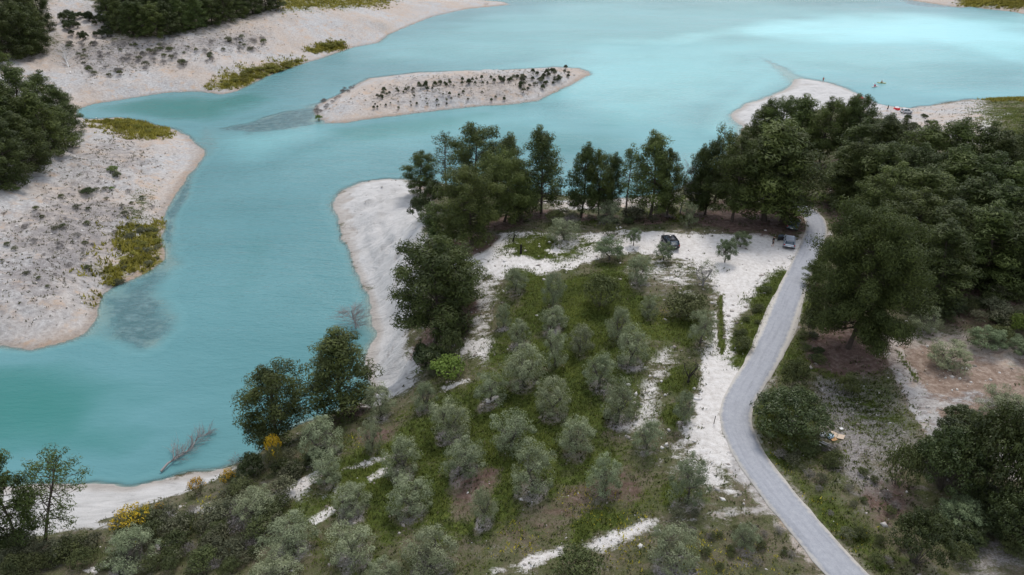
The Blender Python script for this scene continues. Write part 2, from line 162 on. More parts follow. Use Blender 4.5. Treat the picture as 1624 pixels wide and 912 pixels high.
COVER = [
    ('litter', [(46.5, 70.3), (50.4, 70.4), (48.5, 60.8), (42.8, 55.2), (43.9, 60.9)], 3, 0.42),
    ('litter', [(-18.3, 62.4), (-15.7, 64.4), (-12.6, 63.7), (-13.6, 60.6), (-16.2, 59.4)], 1.2, 0.8),
    ('litter', [(-5.9, 53.1), (-2.7, 54.8), (-0.8, 54.1), (-2.3, 49.9), (-5.4, 49.8)], 1.5, 0.8),
    ('white', [(22.9, 70.6), (26.6, 65.4), (22.9, 59.8), (21.4, 55.8), (21.3, 51.1), (19.6, 52.8), (19.4, 56.9), (20.1, 60.9)], 0.9, 1.25),
    ('pink', [(21.9, 55.8), (22.3, 50.8), (23.9, 44.2), (22.6, 46.3), (20.7, 51.1)], 0.8, 1.1),
    ('litter', [(47.6, 70.3), (53.2, 72.2), (59.4, 66.9), (55.2, 60.3), (49.8, 58.4), (45.8, 60.8)], 4, 0.62),
    ('pink', [(-165.4, 266.0), (-146.9, 274.5), (-164.4, 305.5), (-181.1, 322.1), (-188.4, 305.7)], 5, 1.0),
    ('grass', [(-4.8, 89.1), (8.1, 90.4), (18.0, 89.5), (19.4, 73.3), (13.8, 66.4), (11.4, 56.2), (11.1, 47.7), (1.6, 45.1), (-12.2, 44.1), (-19.3, 48.9), (-12.1, 60.2), (-8.5, 67.3), (-1.8, 74.3)], 6, 1.0),
    ('grass', [(21.3, 83.1), (27.0, 84.0), (23.8, 70.6), (19.0, 71.3)], 2, 0.9),
    ('pink', [(50.8, 70.4), (61.0, 69.6), (50.2, 52.4), (44.0, 55.2), (44.5, 65.3)], 4, 0.6),
    ('white', [(-17.3, 116.0), (-12.0, 108.2), (-4.3, 102.1), (-1.3, 106.7), (9.1, 105.1), (17.9, 105.9), (25.3, 104.5), (34.0, 102.8), (40.6, 102.9), (41.3, 100.9), (45.3, 100.2), (43.6, 95.9), (39.6, 89.1), (34.4, 83.9), (28.0, 76.1), (27.6, 71.1), (26.6, 65.4), (23.2, 60.9), (21.4, 55.8), (21.0, 51.3), (19.4, 53.3), (18.2, 56.3), (20.5, 60.9), (22.2, 65.4), (23.1, 70.6), (25.6, 76.3), (27.9, 83.9), (28.8, 89.5), (26.9, 93.2), (19.3, 97.9), (14.3, 96.8), (8.3, 93.3), (2.6, 90.8), (-3.0, 92.8), (-5.9, 94.2)], 1.2, 1.0),
    ('grass', [(-0.7, 102.3), (3.9, 104.2), (8.9, 103.3), (13.8, 101.7), (18.2, 104.0), (16.0, 99.1), (11.5, 98.5), (7.4, 94.8), (3.6, 95.8), (0.0, 98.2)], 3.0, 1.15),
    ('grey', [(-13.5, 112.3), (-2.3, 107.8), (-1.2, 99.3), (-3.9, 91.4), (-6.9, 86.1), (-8.6, 91.3)], 3, 0.75),
    ('white', [(4.2, 99.6), (6.8, 101.0), (9.2, 99.7), (6.7, 98.3)], 0.8, 1.1),
    ('grass', [(0.8, 93.5), (8.1, 91.2), (14.1, 94.6), (18.2, 91.3), (20.1, 86.0), (19.6, 78.2), (19.4, 73.3), (15.6, 73.7), (13.9, 67.4), (10.9, 66.8), (9.5, 60.4), (10.1, 53.8), (8.9, 48.9), (5.4, 50.8), (1.7, 48.9), (-5.7, 50.7), (-11.2, 53.3), (-11.5, 61.0), (-12.7, 64.7), (-8.7, 70.0), (-0.9, 70.3), (0.7, 76.6), (-1.1, 86.1)], 4, 1.1),
    ('grass', [(-18.0, 61.3), (-8.2, 64.7), (-3.5, 58.2), (-4.4, 49.6), (-10.2, 46.1), (-16.5, 47.8), (-21.3, 51.6)], 5, 1.15),
    ('grass', [(4.6, 72.8), (11.5, 71.8), (10.0, 58.3), (3.1, 55.3), (-2.3, 62.1)], 3, 1.3),
    ('grass', [(15.1, 73.0), (17.7, 76.8), (25.4, 84.1), (25.9, 79.2), (23.5, 70.6), (21.9, 70.6), (18.6, 73.3)], 2, 1.0),
    ('grass', [(16.7, 64.7), (18.3, 67.4), (22.2, 68.4), (22.2, 65.4), (21.0, 63.1), (18.2, 63.4)], 1.2, 1.4),
    ('grass', [(14.1, 48.1), (15.5, 49.5), (17.8, 49.2), (17.7, 46.7), (15.5, 46.4)], 1.2, 1.4),
    ('grass', [(16.4, 59.2), (18.5, 61.1), (18.5, 58.1), (17.1, 57.4)], 1.0, 1.2),
    ('grass', [(5.4, 46.2), (7.6, 47.9), (11.0, 47.0), (11.2, 45.4), (8.5, 45.1), (5.8, 44.1)], 1.2, 1.2),
    ('grass', [(26.1, 67.9), (28.4, 76.0), (31.6, 81.6), (37.8, 89.1), (39.6, 90.6), (36.9, 83.9), (30.6, 70.5), (27.3, 66.6)], 1.5, 1.2),
    ('grass', [(46.0, 97.0), (40.6, 85.6), (35.6, 76.0), (30.6, 66.6), (25.4, 58.8), (24.3, 53.0), (25.7, 47.9), (28.0, 42.0), (28.8, 38.7), (32.1, 38.4), (30.9, 42.5), (29.1, 49.3), (31.4, 58.7), (36.3, 70.3), (40.3, 79.1)], 3, 0.8),
    ('grass', [(18.3, 112.7), (23.3, 109.9), (25.9, 111.6), (29.7, 105.8), (32.2, 111.6), (27.7, 115.9), (20.2, 118.1)], 1.5, 1.0),
    ('grass', [(9.3, 108.3), (15.6, 108.0), (19.1, 110.6), (16.4, 115.1), (8.4, 111.1)], 2, 0.7),
    ('grass', [(35.7, 68.9), (38.7, 66.9), (43.5, 67.9), (44.2, 63.1), (42.1, 55.2), (36.6, 52.7), (35.3, 60.0)], 3, 0.55),
    ('litter', [(35.6, 70.4), (43.5, 78.9), (45.7, 72.8), (43.5, 67.9), (38.5, 66.3), (35.3, 67.7)], 2.5, 1.2),
    ('litter', [(30.2, 107.8), (37.2, 118.0), (50.4, 117.4), (44.2, 105.8), (35.3, 103.8)], 2, 1.2),
    ('litter', [(53.8, 112.1), (58.8, 116.3), (64.6, 114.5), (54.9, 107.1), (53.7, 109.0)], 2, 1.2),
    ('litter', [(2.3, 48.8), (7.4, 51.5), (11.8, 52.6), (12.4, 48.4), (7.7, 48.2), (3.3, 44.9), (-0.7, 45.3)], 3, 0.8),
    ('litter', [(-7.1, 52.1), (-0.8, 54.1), (-3.1, 47.8), (-5.5, 47.4)], 2, 0.5),
    ('litter', [(32.9, 47.1), (36.5, 48.6), (35.6, 44.1), (32.0, 43.9)], 2, 0.9),
    ('litter', [(45.1, 66.5), (48.4, 70.3), (52.5, 68.0), (53.7, 65.1), (48.7, 63.7)], 3, 0.6),
    ('white', [(6.4, 43.8), (10.8, 45.5), (13.7, 45.9), (16.5, 45.9), (16.4, 45.4), (12.9, 44.6), (8.2, 42.9)], 1.0, 0.95),
    ('pink', [(15.4, 45.9), (22.2, 45.9), (23.4, 45.2), (16.3, 45.0)], 0.9, 0.9),
    ('white', [(-1.8, 41.2), (1.6, 42.9), (4.7, 43.6), (4.3, 42.7), (1.0, 41.2)], 0.9, 0.85),
    ('white', [(17.4, 70.7), (20.1, 72.6), (19.5, 67.8), (16.4, 64.7), (14.5, 57.6), (12.4, 56.9), (15.0, 65.0)], 2.0, 0.72),
    ('white', [(15.5, 55.8), (19.4, 56.0), (20.7, 51.3), (21.9, 47.1), (17.7, 48.4), (15.4, 52.1)], 2.2, 0.62),
    ('white', [(16.0, 91.4), (28.0, 98.1), (29.2, 91.2), (24.9, 84.1), (19.2, 86.1)], 2.5, 0.5),
    ('white', [(-6.9, 94.8), (-1.1, 93.8), (-1.9, 80.3), (-3.4, 74.8), (-6.8, 77.1), (-7.9, 86.7)], 2.2, 0.52),
    ('white', [(-7.3, 79.8), (-3.1, 79.4), (-1.8, 75.5), (-3.3, 70.8), (-6.7, 76.0)], 1.5, 0.8),
    ('white', [(-24.2, 52.8), (-22.9, 55.1), (-21.0, 56.9), (-20.3, 56.2), (-21.9, 53.7), (-23.3, 51.9)], 0.4, 1.35),
    ('white', [(-20.0, 49.3), (-18.0, 51.4), (-17.8, 50.2), (-19.2, 48.5)], 0.4, 1.35),
    ('white', [(-18.1, 56.7), (-14.6, 58.3), (-11.9, 58.6), (-11.8, 57.9), (-14.8, 57.2)], 0.4, 1.35),
    ('white', [(-16.0, 54.3), (-13.6, 56.4), (-13.4, 55.6), (-14.6, 54.1)], 0.4, 1.35),
    ('white', [(-29.2, 50.0), (-27.3, 50.6), (-26.9, 49.8), (-28.2, 49.2)], 0.3, 1.1),
    ('white', [(-35.0, 47.8), (-32.7, 49.0), (-32.3, 47.9), (-34.3, 47.1)], 0.4, 1.1),
    ('white', [(-40.6, 44.9), (-38.2, 46.2), (-37.9, 45.4), (-39.1, 44.4)], 0.4, 0.8),
    ('white', [(-8.6, 69.3), (-5.2, 70.3), (-4.9, 69.4), (-8.1, 68.2)], 0.4, 1.0),
    ('white', [(46.8, 71.8), (51.7, 72.2), (53.1, 67.9), (58.2, 65.0), (52.0, 55.1), (49.2, 59.6), (42.7, 56.2)], 3, 0.35),
    ('pink', [(46.4, 73.5), (54.3, 74.3), (60.3, 68.5), (49.1, 50.6), (42.8, 55.2), (44.7, 64.2)], 3, 0.95),
    ('cliff', [(-16.4, 53.0), (-58.2, 51.8), (-67.0, 63.4), (-51.2, 63.9), (-40.0, 64.9), (-34.1, 67.4), (-33.9, 65.7), (-35.6, 60.8), (-41.4, 57.3), (-44.6, 53.4)], 1.5, 1.1),
    ('cliff', [(-41.8, 149.8), (-38.7, 163.4), (-27.0, 167.6), (-18.2, 133.7), (-15.5, 111.4), (-16.7, 100.6), (-15.0, 90.4), (-12.8, 73.7), (-16.9, 70.8), (-22.5, 84.1), (-26.7, 110.0)], 2.5, 1.1),
    ('pink', [(-26.7, 165.5), (-17.4, 150.5), (-12.5, 102.5), (-17.2, 109.3), (-21.2, 131.7)], 3, 0.9),
    ('pink', [(-40.3, 149.7), (-38.3, 161.3), (-26.7, 165.5), (-22.1, 143.7), (-27.9, 136.5), (-36.4, 140.9)], 2.5, 0.7),
    ('cliff', [(60.4, 203.3), (68.2, 226.2), (103.0, 269.8), (125.4, 241.4), (113.3, 215.7), (100.0, 216.5), (80.3, 203.9)], 2, 1.0),
    ('pink', [(110.9, 237.6), (120.2, 229.9), (136.6, 229.9), (157.3, 237.5), (134.7, 193.3), (107.2, 156.4), (103.4, 170.1), (103.5, 195.6)], 4, 0.9),
    ('pink', [(6.1, 133.1), (24.4, 152.7), (37.5, 147.6), (32.1, 125.4), (19.9, 123.1), (6.5, 117.3)], 3, 0.8),
    ('meadow', [(156.4, 235.9), (175.6, 239.8), (163.7, 222.7), (154.0, 228.9)], 2, 0.9),
    ('grass', [(151.5, 229.7), (172.2, 234.8), (106.9, 139.0), (100.3, 140.6), (116.7, 176.2)], 4, 0.5),
    ('meadow', [(-121.4, 203.6), (-116.7, 212.0), (-100.8, 202.3), (-96.0, 192.8), (-104.3, 190.4), (-117.2, 198.7)], 4.5, 0.9),
    ('meadow', [(-105.2, 248.0), (-99.0, 263.2), (-90.3, 280.9), (-84.1, 289.1), (-84.2, 279.8), (-93.3, 251.4), (-99.9, 245.6)], 5, 0.9),
    ('meadow', [(-84.3, 300.7), (-79.3, 313.0), (-72.8, 319.7), (-71.1, 317.5), (-80.6, 301.0)], 1.5, 1.2),
    ('meadow', [(-71.2, 107.8), (-75.7, 121.5), (-77.9, 132.7), (-73.7, 136.1), (-66.9, 120.0), (-69.5, 114.9), (-70.3, 108.2)], 5, 0.85),
    ('grass', [(-78.9, 128.6), (-85.4, 150.5), (-83.9, 154.4), (-76.3, 134.6), (-74.9, 123.9)], 2, 0.45),
    ('meadow', [(-103.0, 331.2), (-68.0, 385.0), (-46.9, 509.7), (-113.8, 372.1)], 4, 0.55),
    ('grass', [(-102.3, 328.7), (-75.6, 359.2), (-72.5, 459.4), (-116.1, 369.8)], 4, 0.5),
    ('meadow', [(256.4, 429.0), (264.1, 424.3), (282.2, 409.2), (296.2, 434.3), (265.2, 454.2)], 5, 1.1),
    ('grey', [(-92.7, 114.9), (-96.9, 134.3), (-92.2, 146.4), (-81.5, 143.4), (-76.2, 121.4), (-76.0, 103.8), (-81.0, 102.0), (-87.5, 106.4)], 6, 0.8),
    ('grey', [(-96.9, 134.3), (-109.6, 167.3), (-105.9, 190.2), (-91.3, 172.6), (-90.1, 150.7)], 5, 0.5),
    ('grey', [(-168.1, 269.0), (-124.3, 285.7), (-102.0, 307.6), (-101.8, 288.9), (-118.8, 269.6), (-142.4, 246.6)], 6, 0.7),
    ('grey', [(-53.4, 220.3), (-35.5, 250.5), (4.1, 259.3), (20.9, 273.3), (8.0, 238.7), (-22.5, 225.8)], 5, 0.4),
    ('grey', [(36.1, 65.7), (39.8, 65.8), (43.2, 60.9), (39.6, 52.6), (35.1, 49.3), (32.8, 51.0), (32.5, 56.6)], 3, 0.9),
    ('grey', [(33.9, 56.7), (35.8, 50.9), (34.5, 45.5), (32.0, 46.2), (31.7, 52.8)], 3, 0.8),
    ('grey', [(41.1, 43.2), (45.2, 44.3), (41.2, 38.1), (37.0, 38.1)], 3, 0.6),
    ('grey', [(19.8, 84.6), (29.6, 96.9), (30.2, 91.3), (23.5, 85.8)], 2, 0.5),
    ('litter', [(51.7, 78.8), (56.9, 82.8), (70.1, 84.8), (62.4, 72.0), (58.6, 73.8), (53.3, 75.6)], 4, 0.5),
    ('dark', [(46.7, 71.8), (52.0, 72.9), (53.6, 68.6), (60.2, 66.4), (51.8, 53.3), (48.3, 58.0), (42.8, 55.2), (44.2, 63.1)], 2.5, 1.0),
]
COVER_LINES = [
    ('pink', [(46.13, 72.86), (45.82, 67.95), (44.83, 60.87), (43.42, 55.17)], 1.3, 1.3),
    ('dark', [(46.01, 73.49), (45.82, 67.95), (44.78, 60.36), (43.45, 54.66)], 1.0, -1.0),
    ('dark', [(45.84, 60.85), (50.45, 61.78), (54.58, 59.26)], 1.2, -0.6),
    ('pink', [(46.48, 70.26), (46.21, 64.97)], 0.3, -0.9),
    ('white', [(28.56, 83.83), (25.33, 70.49)], 0.25, -1.2),
    ('white', [(136.29, 193.12), (123.07, 181.51), (115.52, 169.84), (112.41, 160.36), (109.1, 152.72)], 0.9, 1.1),
    ('white', [(112.02, 155.33), (102.35, 142.33), (96.42, 133.04), (92.42, 124.72)], 1.4, 0.9),
    ('white', [(17.77, 104.83), (13.78, 101.15), (11.09, 98.8), (8.77, 93.77)], 0.8, 1.0),
    ('white', [(46.24, 100.21), (40.91, 89.11), (36.56, 81.4), (32.26, 73.17), (28.73, 67.88), (26.06, 63.67), (23.62, 59.85)], 0.35, 0.8),
]
# every plant: kind, x, y, height, crown width, lean, row of LABELS (label, group)
LABELS = [
    ('small pine alone at the tip of the cliff edge over the pale slope', None),
    ('thin see-through pine between the cliff-tip pine and the tall clump', None),
    ('tallest round-topped pine of the clump above the pale cliff', None),
    ('pine with pointed top just behind the light green pine', None),
    ('broad lighter green pine beside the start of the white path', None),
    ('big soft rounded pine at the cliff edge with trunk on bare soil', None),
    ('low dark pine tucked beneath the big soft rounded pine', None),
    ('dark full pine with a thick leaning trunk standing alone by the lake', None),
    ('large bushy pine halfway down the cliff, above the white face', None),
    ('bushy pine beside the foot of the white cliff', None),
    ('rounded pine beside yellow broom at the water', None),
    ('sparse leaning pine over the white beach', None),
    ('dark pine cut by the photo edge beside the sparse leaning pine', None),
    ('leftmost bare-stemmed pine of the lakeside row behind the olive grove', None),
    ('second bare-stemmed pine in the lakeside row', None),
    ('short narrow pine squeezed in the lakeside row', None),
    ('slender pine with a long straight bare trunk in the lakeside row', None),
    ('widest pine of the lakeside row beside the bare grey tree', None),
    ('pine behind the bare grey tree', None),
    ('pine between the bare grey tree and the big dark clump', None),
    ('airy pine whose top sticks out against the lake at the clump edge', None),
    ('pine below the airy pine sticking out over the lake', None),
    ('olive-tinged pine forming the near end of the big clump', None),
    ('biggest pine over the parking, with twin dark trunks', None),
    ('wide pine shading the parked silver car', None),
    ('first pine from the left in the rank of pines behind the sandy spit', 'pines behind the sandy spit'),
    ('second pine from the left in the rank of pines behind the sandy spit', 'pines behind the sandy spit'),
    ('third pine from the left in the rank of pines behind the sandy spit', 'pines behind the sandy spit'),
    ('fourth pine from the left in the rank of pines behind the sandy spit', 'pines behind the sandy spit'),
    ('fifth pine from the left in the rank of pines behind the sandy spit', 'pines behind the sandy spit'),
    ('sixth pine from the left in the rank of pines behind the sandy spit', 'pines behind the sandy spit'),
    ('seventh pine from the left in the rank of pines behind the sandy spit', 'pines behind the sandy spit'),
    ('eighth pine from the left in the rank of pines behind the sandy spit', 'pines behind the sandy spit'),
    ('first dark pine from the left in the back rank of the roadside wood', 'pines of the dense wood'),
    ('second dark pine from the left in the back rank of the roadside wood', 'pines of the dense wood'),
    ('third dark pine from the left in the back rank of the roadside wood', 'pines of the dense wood'),
    ('fourth dark pine from the left in the back rank of the roadside wood', 'pines of the dense wood'),
    ('fifth dark pine from the left in the back rank of the roadside wood', 'pines of the dense wood'),
    ('sixth dark pine from the left in the back rank of the roadside wood', 'pines of the dense wood'),
    ('first dark pine from the left in the second rank of the roadside wood', 'pines of the dense wood'),
    ('second dark pine from the left in the second rank of the roadside wood', 'pines of the dense wood'),
    ('third dark pine from the left in the second rank of the roadside wood', 'pines of the dense wood'),
    ('fourth dark pine from the left in the second rank of the roadside wood', 'pines of the dense wood'),
    ('fifth dark pine from the left in the second rank of the roadside wood', 'pines of the dense wood'),
    ('sixth dark pine from the left in the second rank of the roadside wood', 'pines of the dense wood'),
    ('seventh dark pine from the left in the second rank of the roadside wood', 'pines of the dense wood'),
    ('eighth dark pine from the left in the second rank of the roadside wood', 'pines of the dense wood'),
    ('first dark pine from the left in the third rank of the roadside wood', 'pines of the dense wood'),
    ('second dark pine from the left in the third rank of the roadside wood', 'pines of the dense wood'),
    ('third dark pine from the left in the third rank of the roadside wood', 'pines of the dense wood'),
    ('fourth dark pine from the left in the third rank of the roadside wood', 'pines of the dense wood'),
    ('fifth dark pine from the left in the third rank of the roadside wood', 'pines of the dense wood'),
    ('first dark pine from the left in the front rank of the roadside wood', 'pines of the dense wood'),
    ('second dark pine from the left in the front rank of the roadside wood', 'pines of the dense wood'),
    ('third dark pine from the left in the front rank of the roadside wood', 'pines of the dense wood'),
    ('fourth dark pine from the left in the front rank of the roadside wood', 'pines of the dense wood'),
    ('fifth dark pine from the left in the front rank of the roadside wood', 'pines of the dense wood'),
    ('sixth dark pine from the left in the front rank of the roadside wood', 'pines of the dense wood'),
    ('dark pine at the photo edge beside the bare path', None),
    ('pine standing beside the eroded path', None),
    ('large wide pine standing alone beside the road', None),
    ('little pine sticking out towards the road beside the large pine', None),
    ('pine hidden behind the large bushy pine halfway down the cliff', None),
    ('first pine from the left in the back rank on the near left bank', 'pines on the near left bank'),
    ('second pine from the left in the back rank on the near left bank', 'pines on the near left bank'),
    ('third pine from the left in the back rank on the near left bank', 'pines on the near left bank'),
    ('fourth pine from the left in the back rank on the near left bank', 'pines on the near left bank'),
    ('fifth pine from the left in the back rank on the near left bank', 'pines on the near left bank'),
    ('first pine from the left in the middle rank on the near left bank', 'pines on the near left bank'),
    ('second pine from the left in the middle rank on the near left bank', 'pines on the near left bank'),
    ('third pine from the left in the middle rank on the near left bank', 'pines on the near left bank'),
    ('fourth pine from the left in the middle rank on the near left bank', 'pines on the near left bank'),
    ('first pine from the left in the front rank on the near left bank', 'pines on the near left bank'),
    ('second pine from the left in the front rank on the near left bank', 'pines on the near left bank'),
    ('third pine from the left in the front rank on the near left bank', 'pines on the near left bank'),
    ('first pine from the left in the front rank of the corner wood', 'pines in the corner wood'),
    ('second pine from the left in the front rank of the corner wood', 'pines in the corner wood'),
    ('third pine from the left in the front rank of the corner wood', 'pines in the corner wood'),
    ('fourth pine from the left in the front rank of the corner wood', 'pines in the corner wood'),
    ('fifth pine from the left in the front rank of the corner wood', 'pines in the corner wood'),
    ('first pine from the left in the back rank of the corner wood', 'pines in the corner wood'),
    ('second pine from the left in the back rank of the corner wood', 'pines in the corner wood'),
    ('third pine from the left in the back rank of the corner wood', 'pines in the corner wood'),
    ('first pine from the left in the front rank of the forest along the far bank', 'forest pines on the far bank'),
    ('second pine from the left in the front rank of the forest along the far bank', 'forest pines on the far bank'),
    ('third pine from the left in the front rank of the forest along the far bank', 'forest pines on the far bank'),
    ('fourth pine from the left in the front rank of the forest along the far bank', 'forest pines on the far bank'),
    ('fifth pine from the left in the front rank of the forest along the far bank', 'forest pines on the far bank'),
    ('sixth pine from the left in the front rank of the forest along the far bank', 'forest pines on the far bank'),
    ('seventh pine from the left in the front rank of the forest along the far bank', 'forest pines on the far bank'),
    ('eighth pine from the left in the front rank of the forest along the far bank', 'forest pines on the far bank'),
    ('ninth pine from the left in the front rank of the forest along the far bank', 'forest pines on the far bank'),
    ('tenth pine from the left in the front rank of the forest along the far bank', 'forest pines on the far bank'),
    ('eleventh pine from the left in the front rank of the forest along the far bank', 'forest pines on the far bank'),
    ('twelfth pine from the left in the front rank of the forest along the far bank', 'forest pines on the far bank'),
    ('thirteenth pine from the left in the front rank of the forest along the far bank', 'forest pines on the far bank'),
    ('fourteenth pine from the left in the front rank of the forest along the far bank', 'forest pines on the far bank'),
    ('first pine from the left in the second rank of the forest along the far bank', 'forest pines on the far bank'),
    ('second pine from the left in the second rank of the forest along the far bank', 'forest pines on the far bank'),
    ('third pine from the left in the second rank of the forest along the far bank', 'forest pines on the far bank'),
    ('fourth pine from the left in the second rank of the forest along the far bank', 'forest pines on the far bank'),
    ('fifth pine from the left in the second rank of the forest along the far bank', 'forest pines on the far bank'),
    ('sixth pine from the left in the second rank of the forest along the far bank', 'forest pines on the far bank'),
    ('seventh pine from the left in the second rank of the forest along the far bank', 'forest pines on the far bank'),
    ('eighth pine from the left in the second rank of the forest along the far bank', 'forest pines on the far bank'),
    ('ninth pine from the left in the second rank of the forest along the far bank', 'forest pines on the far bank'),
    ('first pine from the left in the third rank of the forest along the far bank', 'forest pines on the far bank'),
    ('second pine from the left in the third rank of the forest along the far bank', 'forest pines on the far bank'),
    ('third pine from the left in the third rank of the forest along the far bank', 'forest pines on the far bank'),
    ('fourth pine from the left in the third rank of the forest along the far bank', 'forest pines on the far bank'),
    ('fifth pine from the left in the third rank of the forest along the far bank', 'forest pines on the far bank'),
    ('sixth pine from the left in the third rank of the forest along the far bank', 'forest pines on the far bank'),
    ('spreading olive with visible trunk beside the narrow white path', None),
    ('tall grey-green olive under the lakeside pines', None),
    ('grey thicket of brush under the slender bare-trunk pine', None),
    ('dark small olive behind the black car', None),
    ('olive where the white path forks', None),
    ('bright green bush at the edge of the lakeside grass', None),
    ('thin sapling on white gravel left of the black car', None),
    ('neat olive on a pale mulch circle', None),
    ('small olive just in front of the black car', None),
    ('small upright olive standing out on the white clearing', None),
    ('small olive in the white clearing nearest the standing person', None),
    ('sparse twiggy olive at the bend of the white track', None),
    ('dense olive at the near edge of the white clearing', None),
    ('upright olive beside the green patch of the clearing', None),
    ('dark green wide tree on a grey mulch circle', None),
    ('small grey olive between the dark tree and the wide bush', None),
    ('wide yellow-green bush beside the white track', None),
    ('grey olive beside the two-rut track', None),
    ('bushy olive in the upper middle of the grove', None),
    ('olive behind the large silver-leaved pair', None),
    ('faint grey olive near the bare slope', None),
    ('narrow olive at the bare edge of the grove', None),
    ('large silver-leaved olive with lawn on its near side', None),
    ('pale olive on a mulch patch mid grove', None),
    ('olive with forked trunk showing below its crown', None),
    ('broadest olive of the upper grove', None),
    ('olive with mulch skirt beside the lawn strip', None),
    ('gnarled old tree with dead dark limbs beside the track', None),
    ('round full olive on bright grass in the grove centre', None),
    ('olive with pale skirt below the bare stony patch', None),
    ('ragged small olive at the edge of the sandy verge', None),
    ('olive above the tilted pale rock ledge', None),
    ('olive with large pinkish mulch patch in front', None),
    ('small olive above the white cliff edge', None),
    ('olive leaning beside the bushy cliff-foot pine', None),
    ('bright lime-green bush on the cliff edge', None),
    ('big olive on mowed grass below the round full olive', None),
    ('olive with clear short trunk on the lawn', None),
    ('tall dense olive above the brown bare soil', None),
    ('olive with yellow flowers at its foot', None),
    ('olive at the top of the pebbly strip', None),
    ('tall olive on a dark green patch beside the sandy verge', None),
    ('large dark olive below the white ledge', None),
    ('dark bush cut by the bottom edge below the white ledge', None),
    ('small olive on weedy ground near the road', None),
    ('low grey cushion shrub above the white ledge', None),
    ('tiny grey cushion shrub beside the larger cushion', None),
    ('wide olive beside the upper rock ledge', None),
    ('olive with bushy pale crown amid bright grass', None),
    ('olive with flat wide crown on the lower lawn', None),
    ('olive at the upper end of the long white ledge', None),
    ('dull olive at the lower end of the short ledge', None),
    ('big olive with pale mulch under its lower side', None),
    ('big round olive touching the bottom edge of the grove', None),
    ('thin grey olive over bare purple soil', None),
    ('grey olive among tangled scrub in the lower slope', None),
    ('bluish olive beside the white rock slab', None),
    ('small dark olive below the cliff-foot pine', None),
    ('dark grey olive beneath the two lakeside pines', None),
    ('olive cut by the bottom edge in the scrub', None),
    ('olive tip showing at the bottom edge of the grove', None),
    ('rounded grey-green bush behind the orange broom', None),
    ('round glossy dark bush at the water edge', None),
    ('wide orange-yellow broom in flower on the scrub slope', None),
    ('yellow broom at the top of the white beach', None),
    ('small yellow broom next to a bare bush by the beach', None),
    ('tall yellow broom in the scrub under the rounded pine', None),
    ('small yellow broom above the orange one', None),
    ('large dense dark bush right beside the road bend', None),
    ('spreading olive alone on the bare tilled soil', None),
    ('compact bluish olive at the back of the bare orchard', None),
    ('bluish olive cut by the photo edge in the bare orchard', None),
    ('pale olive beside the lower boughs of the large roadside pine', None),
    ('silvery tree rising behind the dark thicket', None),
    ('dark green thicket tree above the reddish soil', None),
    ('tallest dark tree of the corner thicket', None),
    ('dark tree at the photo edge in the corner thicket', None),
    ('low dark tree at the lower end of the corner thicket', None),
    ('pale blue-green bush in front of the dark thicket', None),
    ('dark conical bush near the bottom edge by the road', None),
    ('grey-green loose shrub beside the purple gravel', None),
    ('round green shrub in the soil below the large roadside pine', None),
    ('green bush on the bank between road and pine', None),
    ('dark verge bush under the large roadside pine', None),
    ('low green bush beside the three white pipes', None),
    ('bright green bush at the photo edge behind the orchard', None),
    ('dull bush behind the orchard beside the bright one', None),
    ('dark undergrowth at the foot of the large cliff pine', None),
    ('dark bush at the edge of the white cliff face', None),
    ('green undergrowth between cliff pine and bare slope', None),
    ('dark bush under the thin see-through pine', None),
    ('brown-green scrub under the cliff-tip pine', None),
    ('scrub under the pines beside the white path', None),
    ('grey shrub below the leaning thick-trunk pine', None),
    ('green weeds bush between track and road', None),
    ('dark bush on the pale slope below the forest gap', 'bushes below the forest gap'),
    ('small dark bush in the line along the island ridge', 'bushes along the island ridge'),
    ('small bush on the scrubby end of the island', 'bushes on the island end'),
    ('tiny plant dotted on the island beach', 'plants dotted on the island beach'),
    ('low wild bush in the tangled scrub of the lower slope', 'scrub bushes on the lower slope'),
    ('wild bush below the two lakeside pines', 'bushes below the lakeside pines'),
    ('green bush in the bottom corner by the dark pine', 'bushes in the bottom corner'),
    ('low dry plant on the bare pale bank', 'dry plants on the near left bank'),
    ('grey scrub plant on the pale far bank', 'scrub plants on the far bank'),
    ('dark undergrowth bush inside the corner thicket', 'undergrowth of the corner thicket'),
    ('low dark bush between the wood and the bare orchard', 'bushes between wood and orchard'),
    ('small weed clump on the roadside bank', 'weed clumps on the roadside bank'),
    ('low bush in the lower corner beyond the road', 'low bushes in the lower corner'),
    ('green weed clump between the track and the road', 'weed clumps between track and road'),
    ('undergrowth bush beneath the lakeside pines', 'undergrowth beneath the lakeside pines'),
    ('verge bush between the road and the large pine', 'verge bushes under the large pine'),
    ('tiny weed tuft on the stony triangle near the road', 'weed tufts near the road'),
    ('dark bush on the slope above the red tent', 'bushes above the red tent'),
    ('dark dead twig clump along the island tip shoreline', 'dead twig clumps at the island tip'),
    ('yellow green bush at the tip of the island', None),
    ('yellow green bush on the near left bank', None),
    ('dark green low bush on the near left bank', None),
    ('tiny bright yellow bush on the near left bank', None),
    ('yellow bush below the pines of the near left bank', None),
    ('yellow green bush in the marsh strip beside the inlet', 'marsh bushes by the inlet'),
    ('yellow green bush in the long strip on the far shore', 'marsh bushes on the far shore'),
    ('yellow green bush in the short strip on the far shore', 'marsh bushes in the short strip'),
    ('olive green clump in the marsh corner of the near left bank', 'marsh clumps of the near left bank'),
]
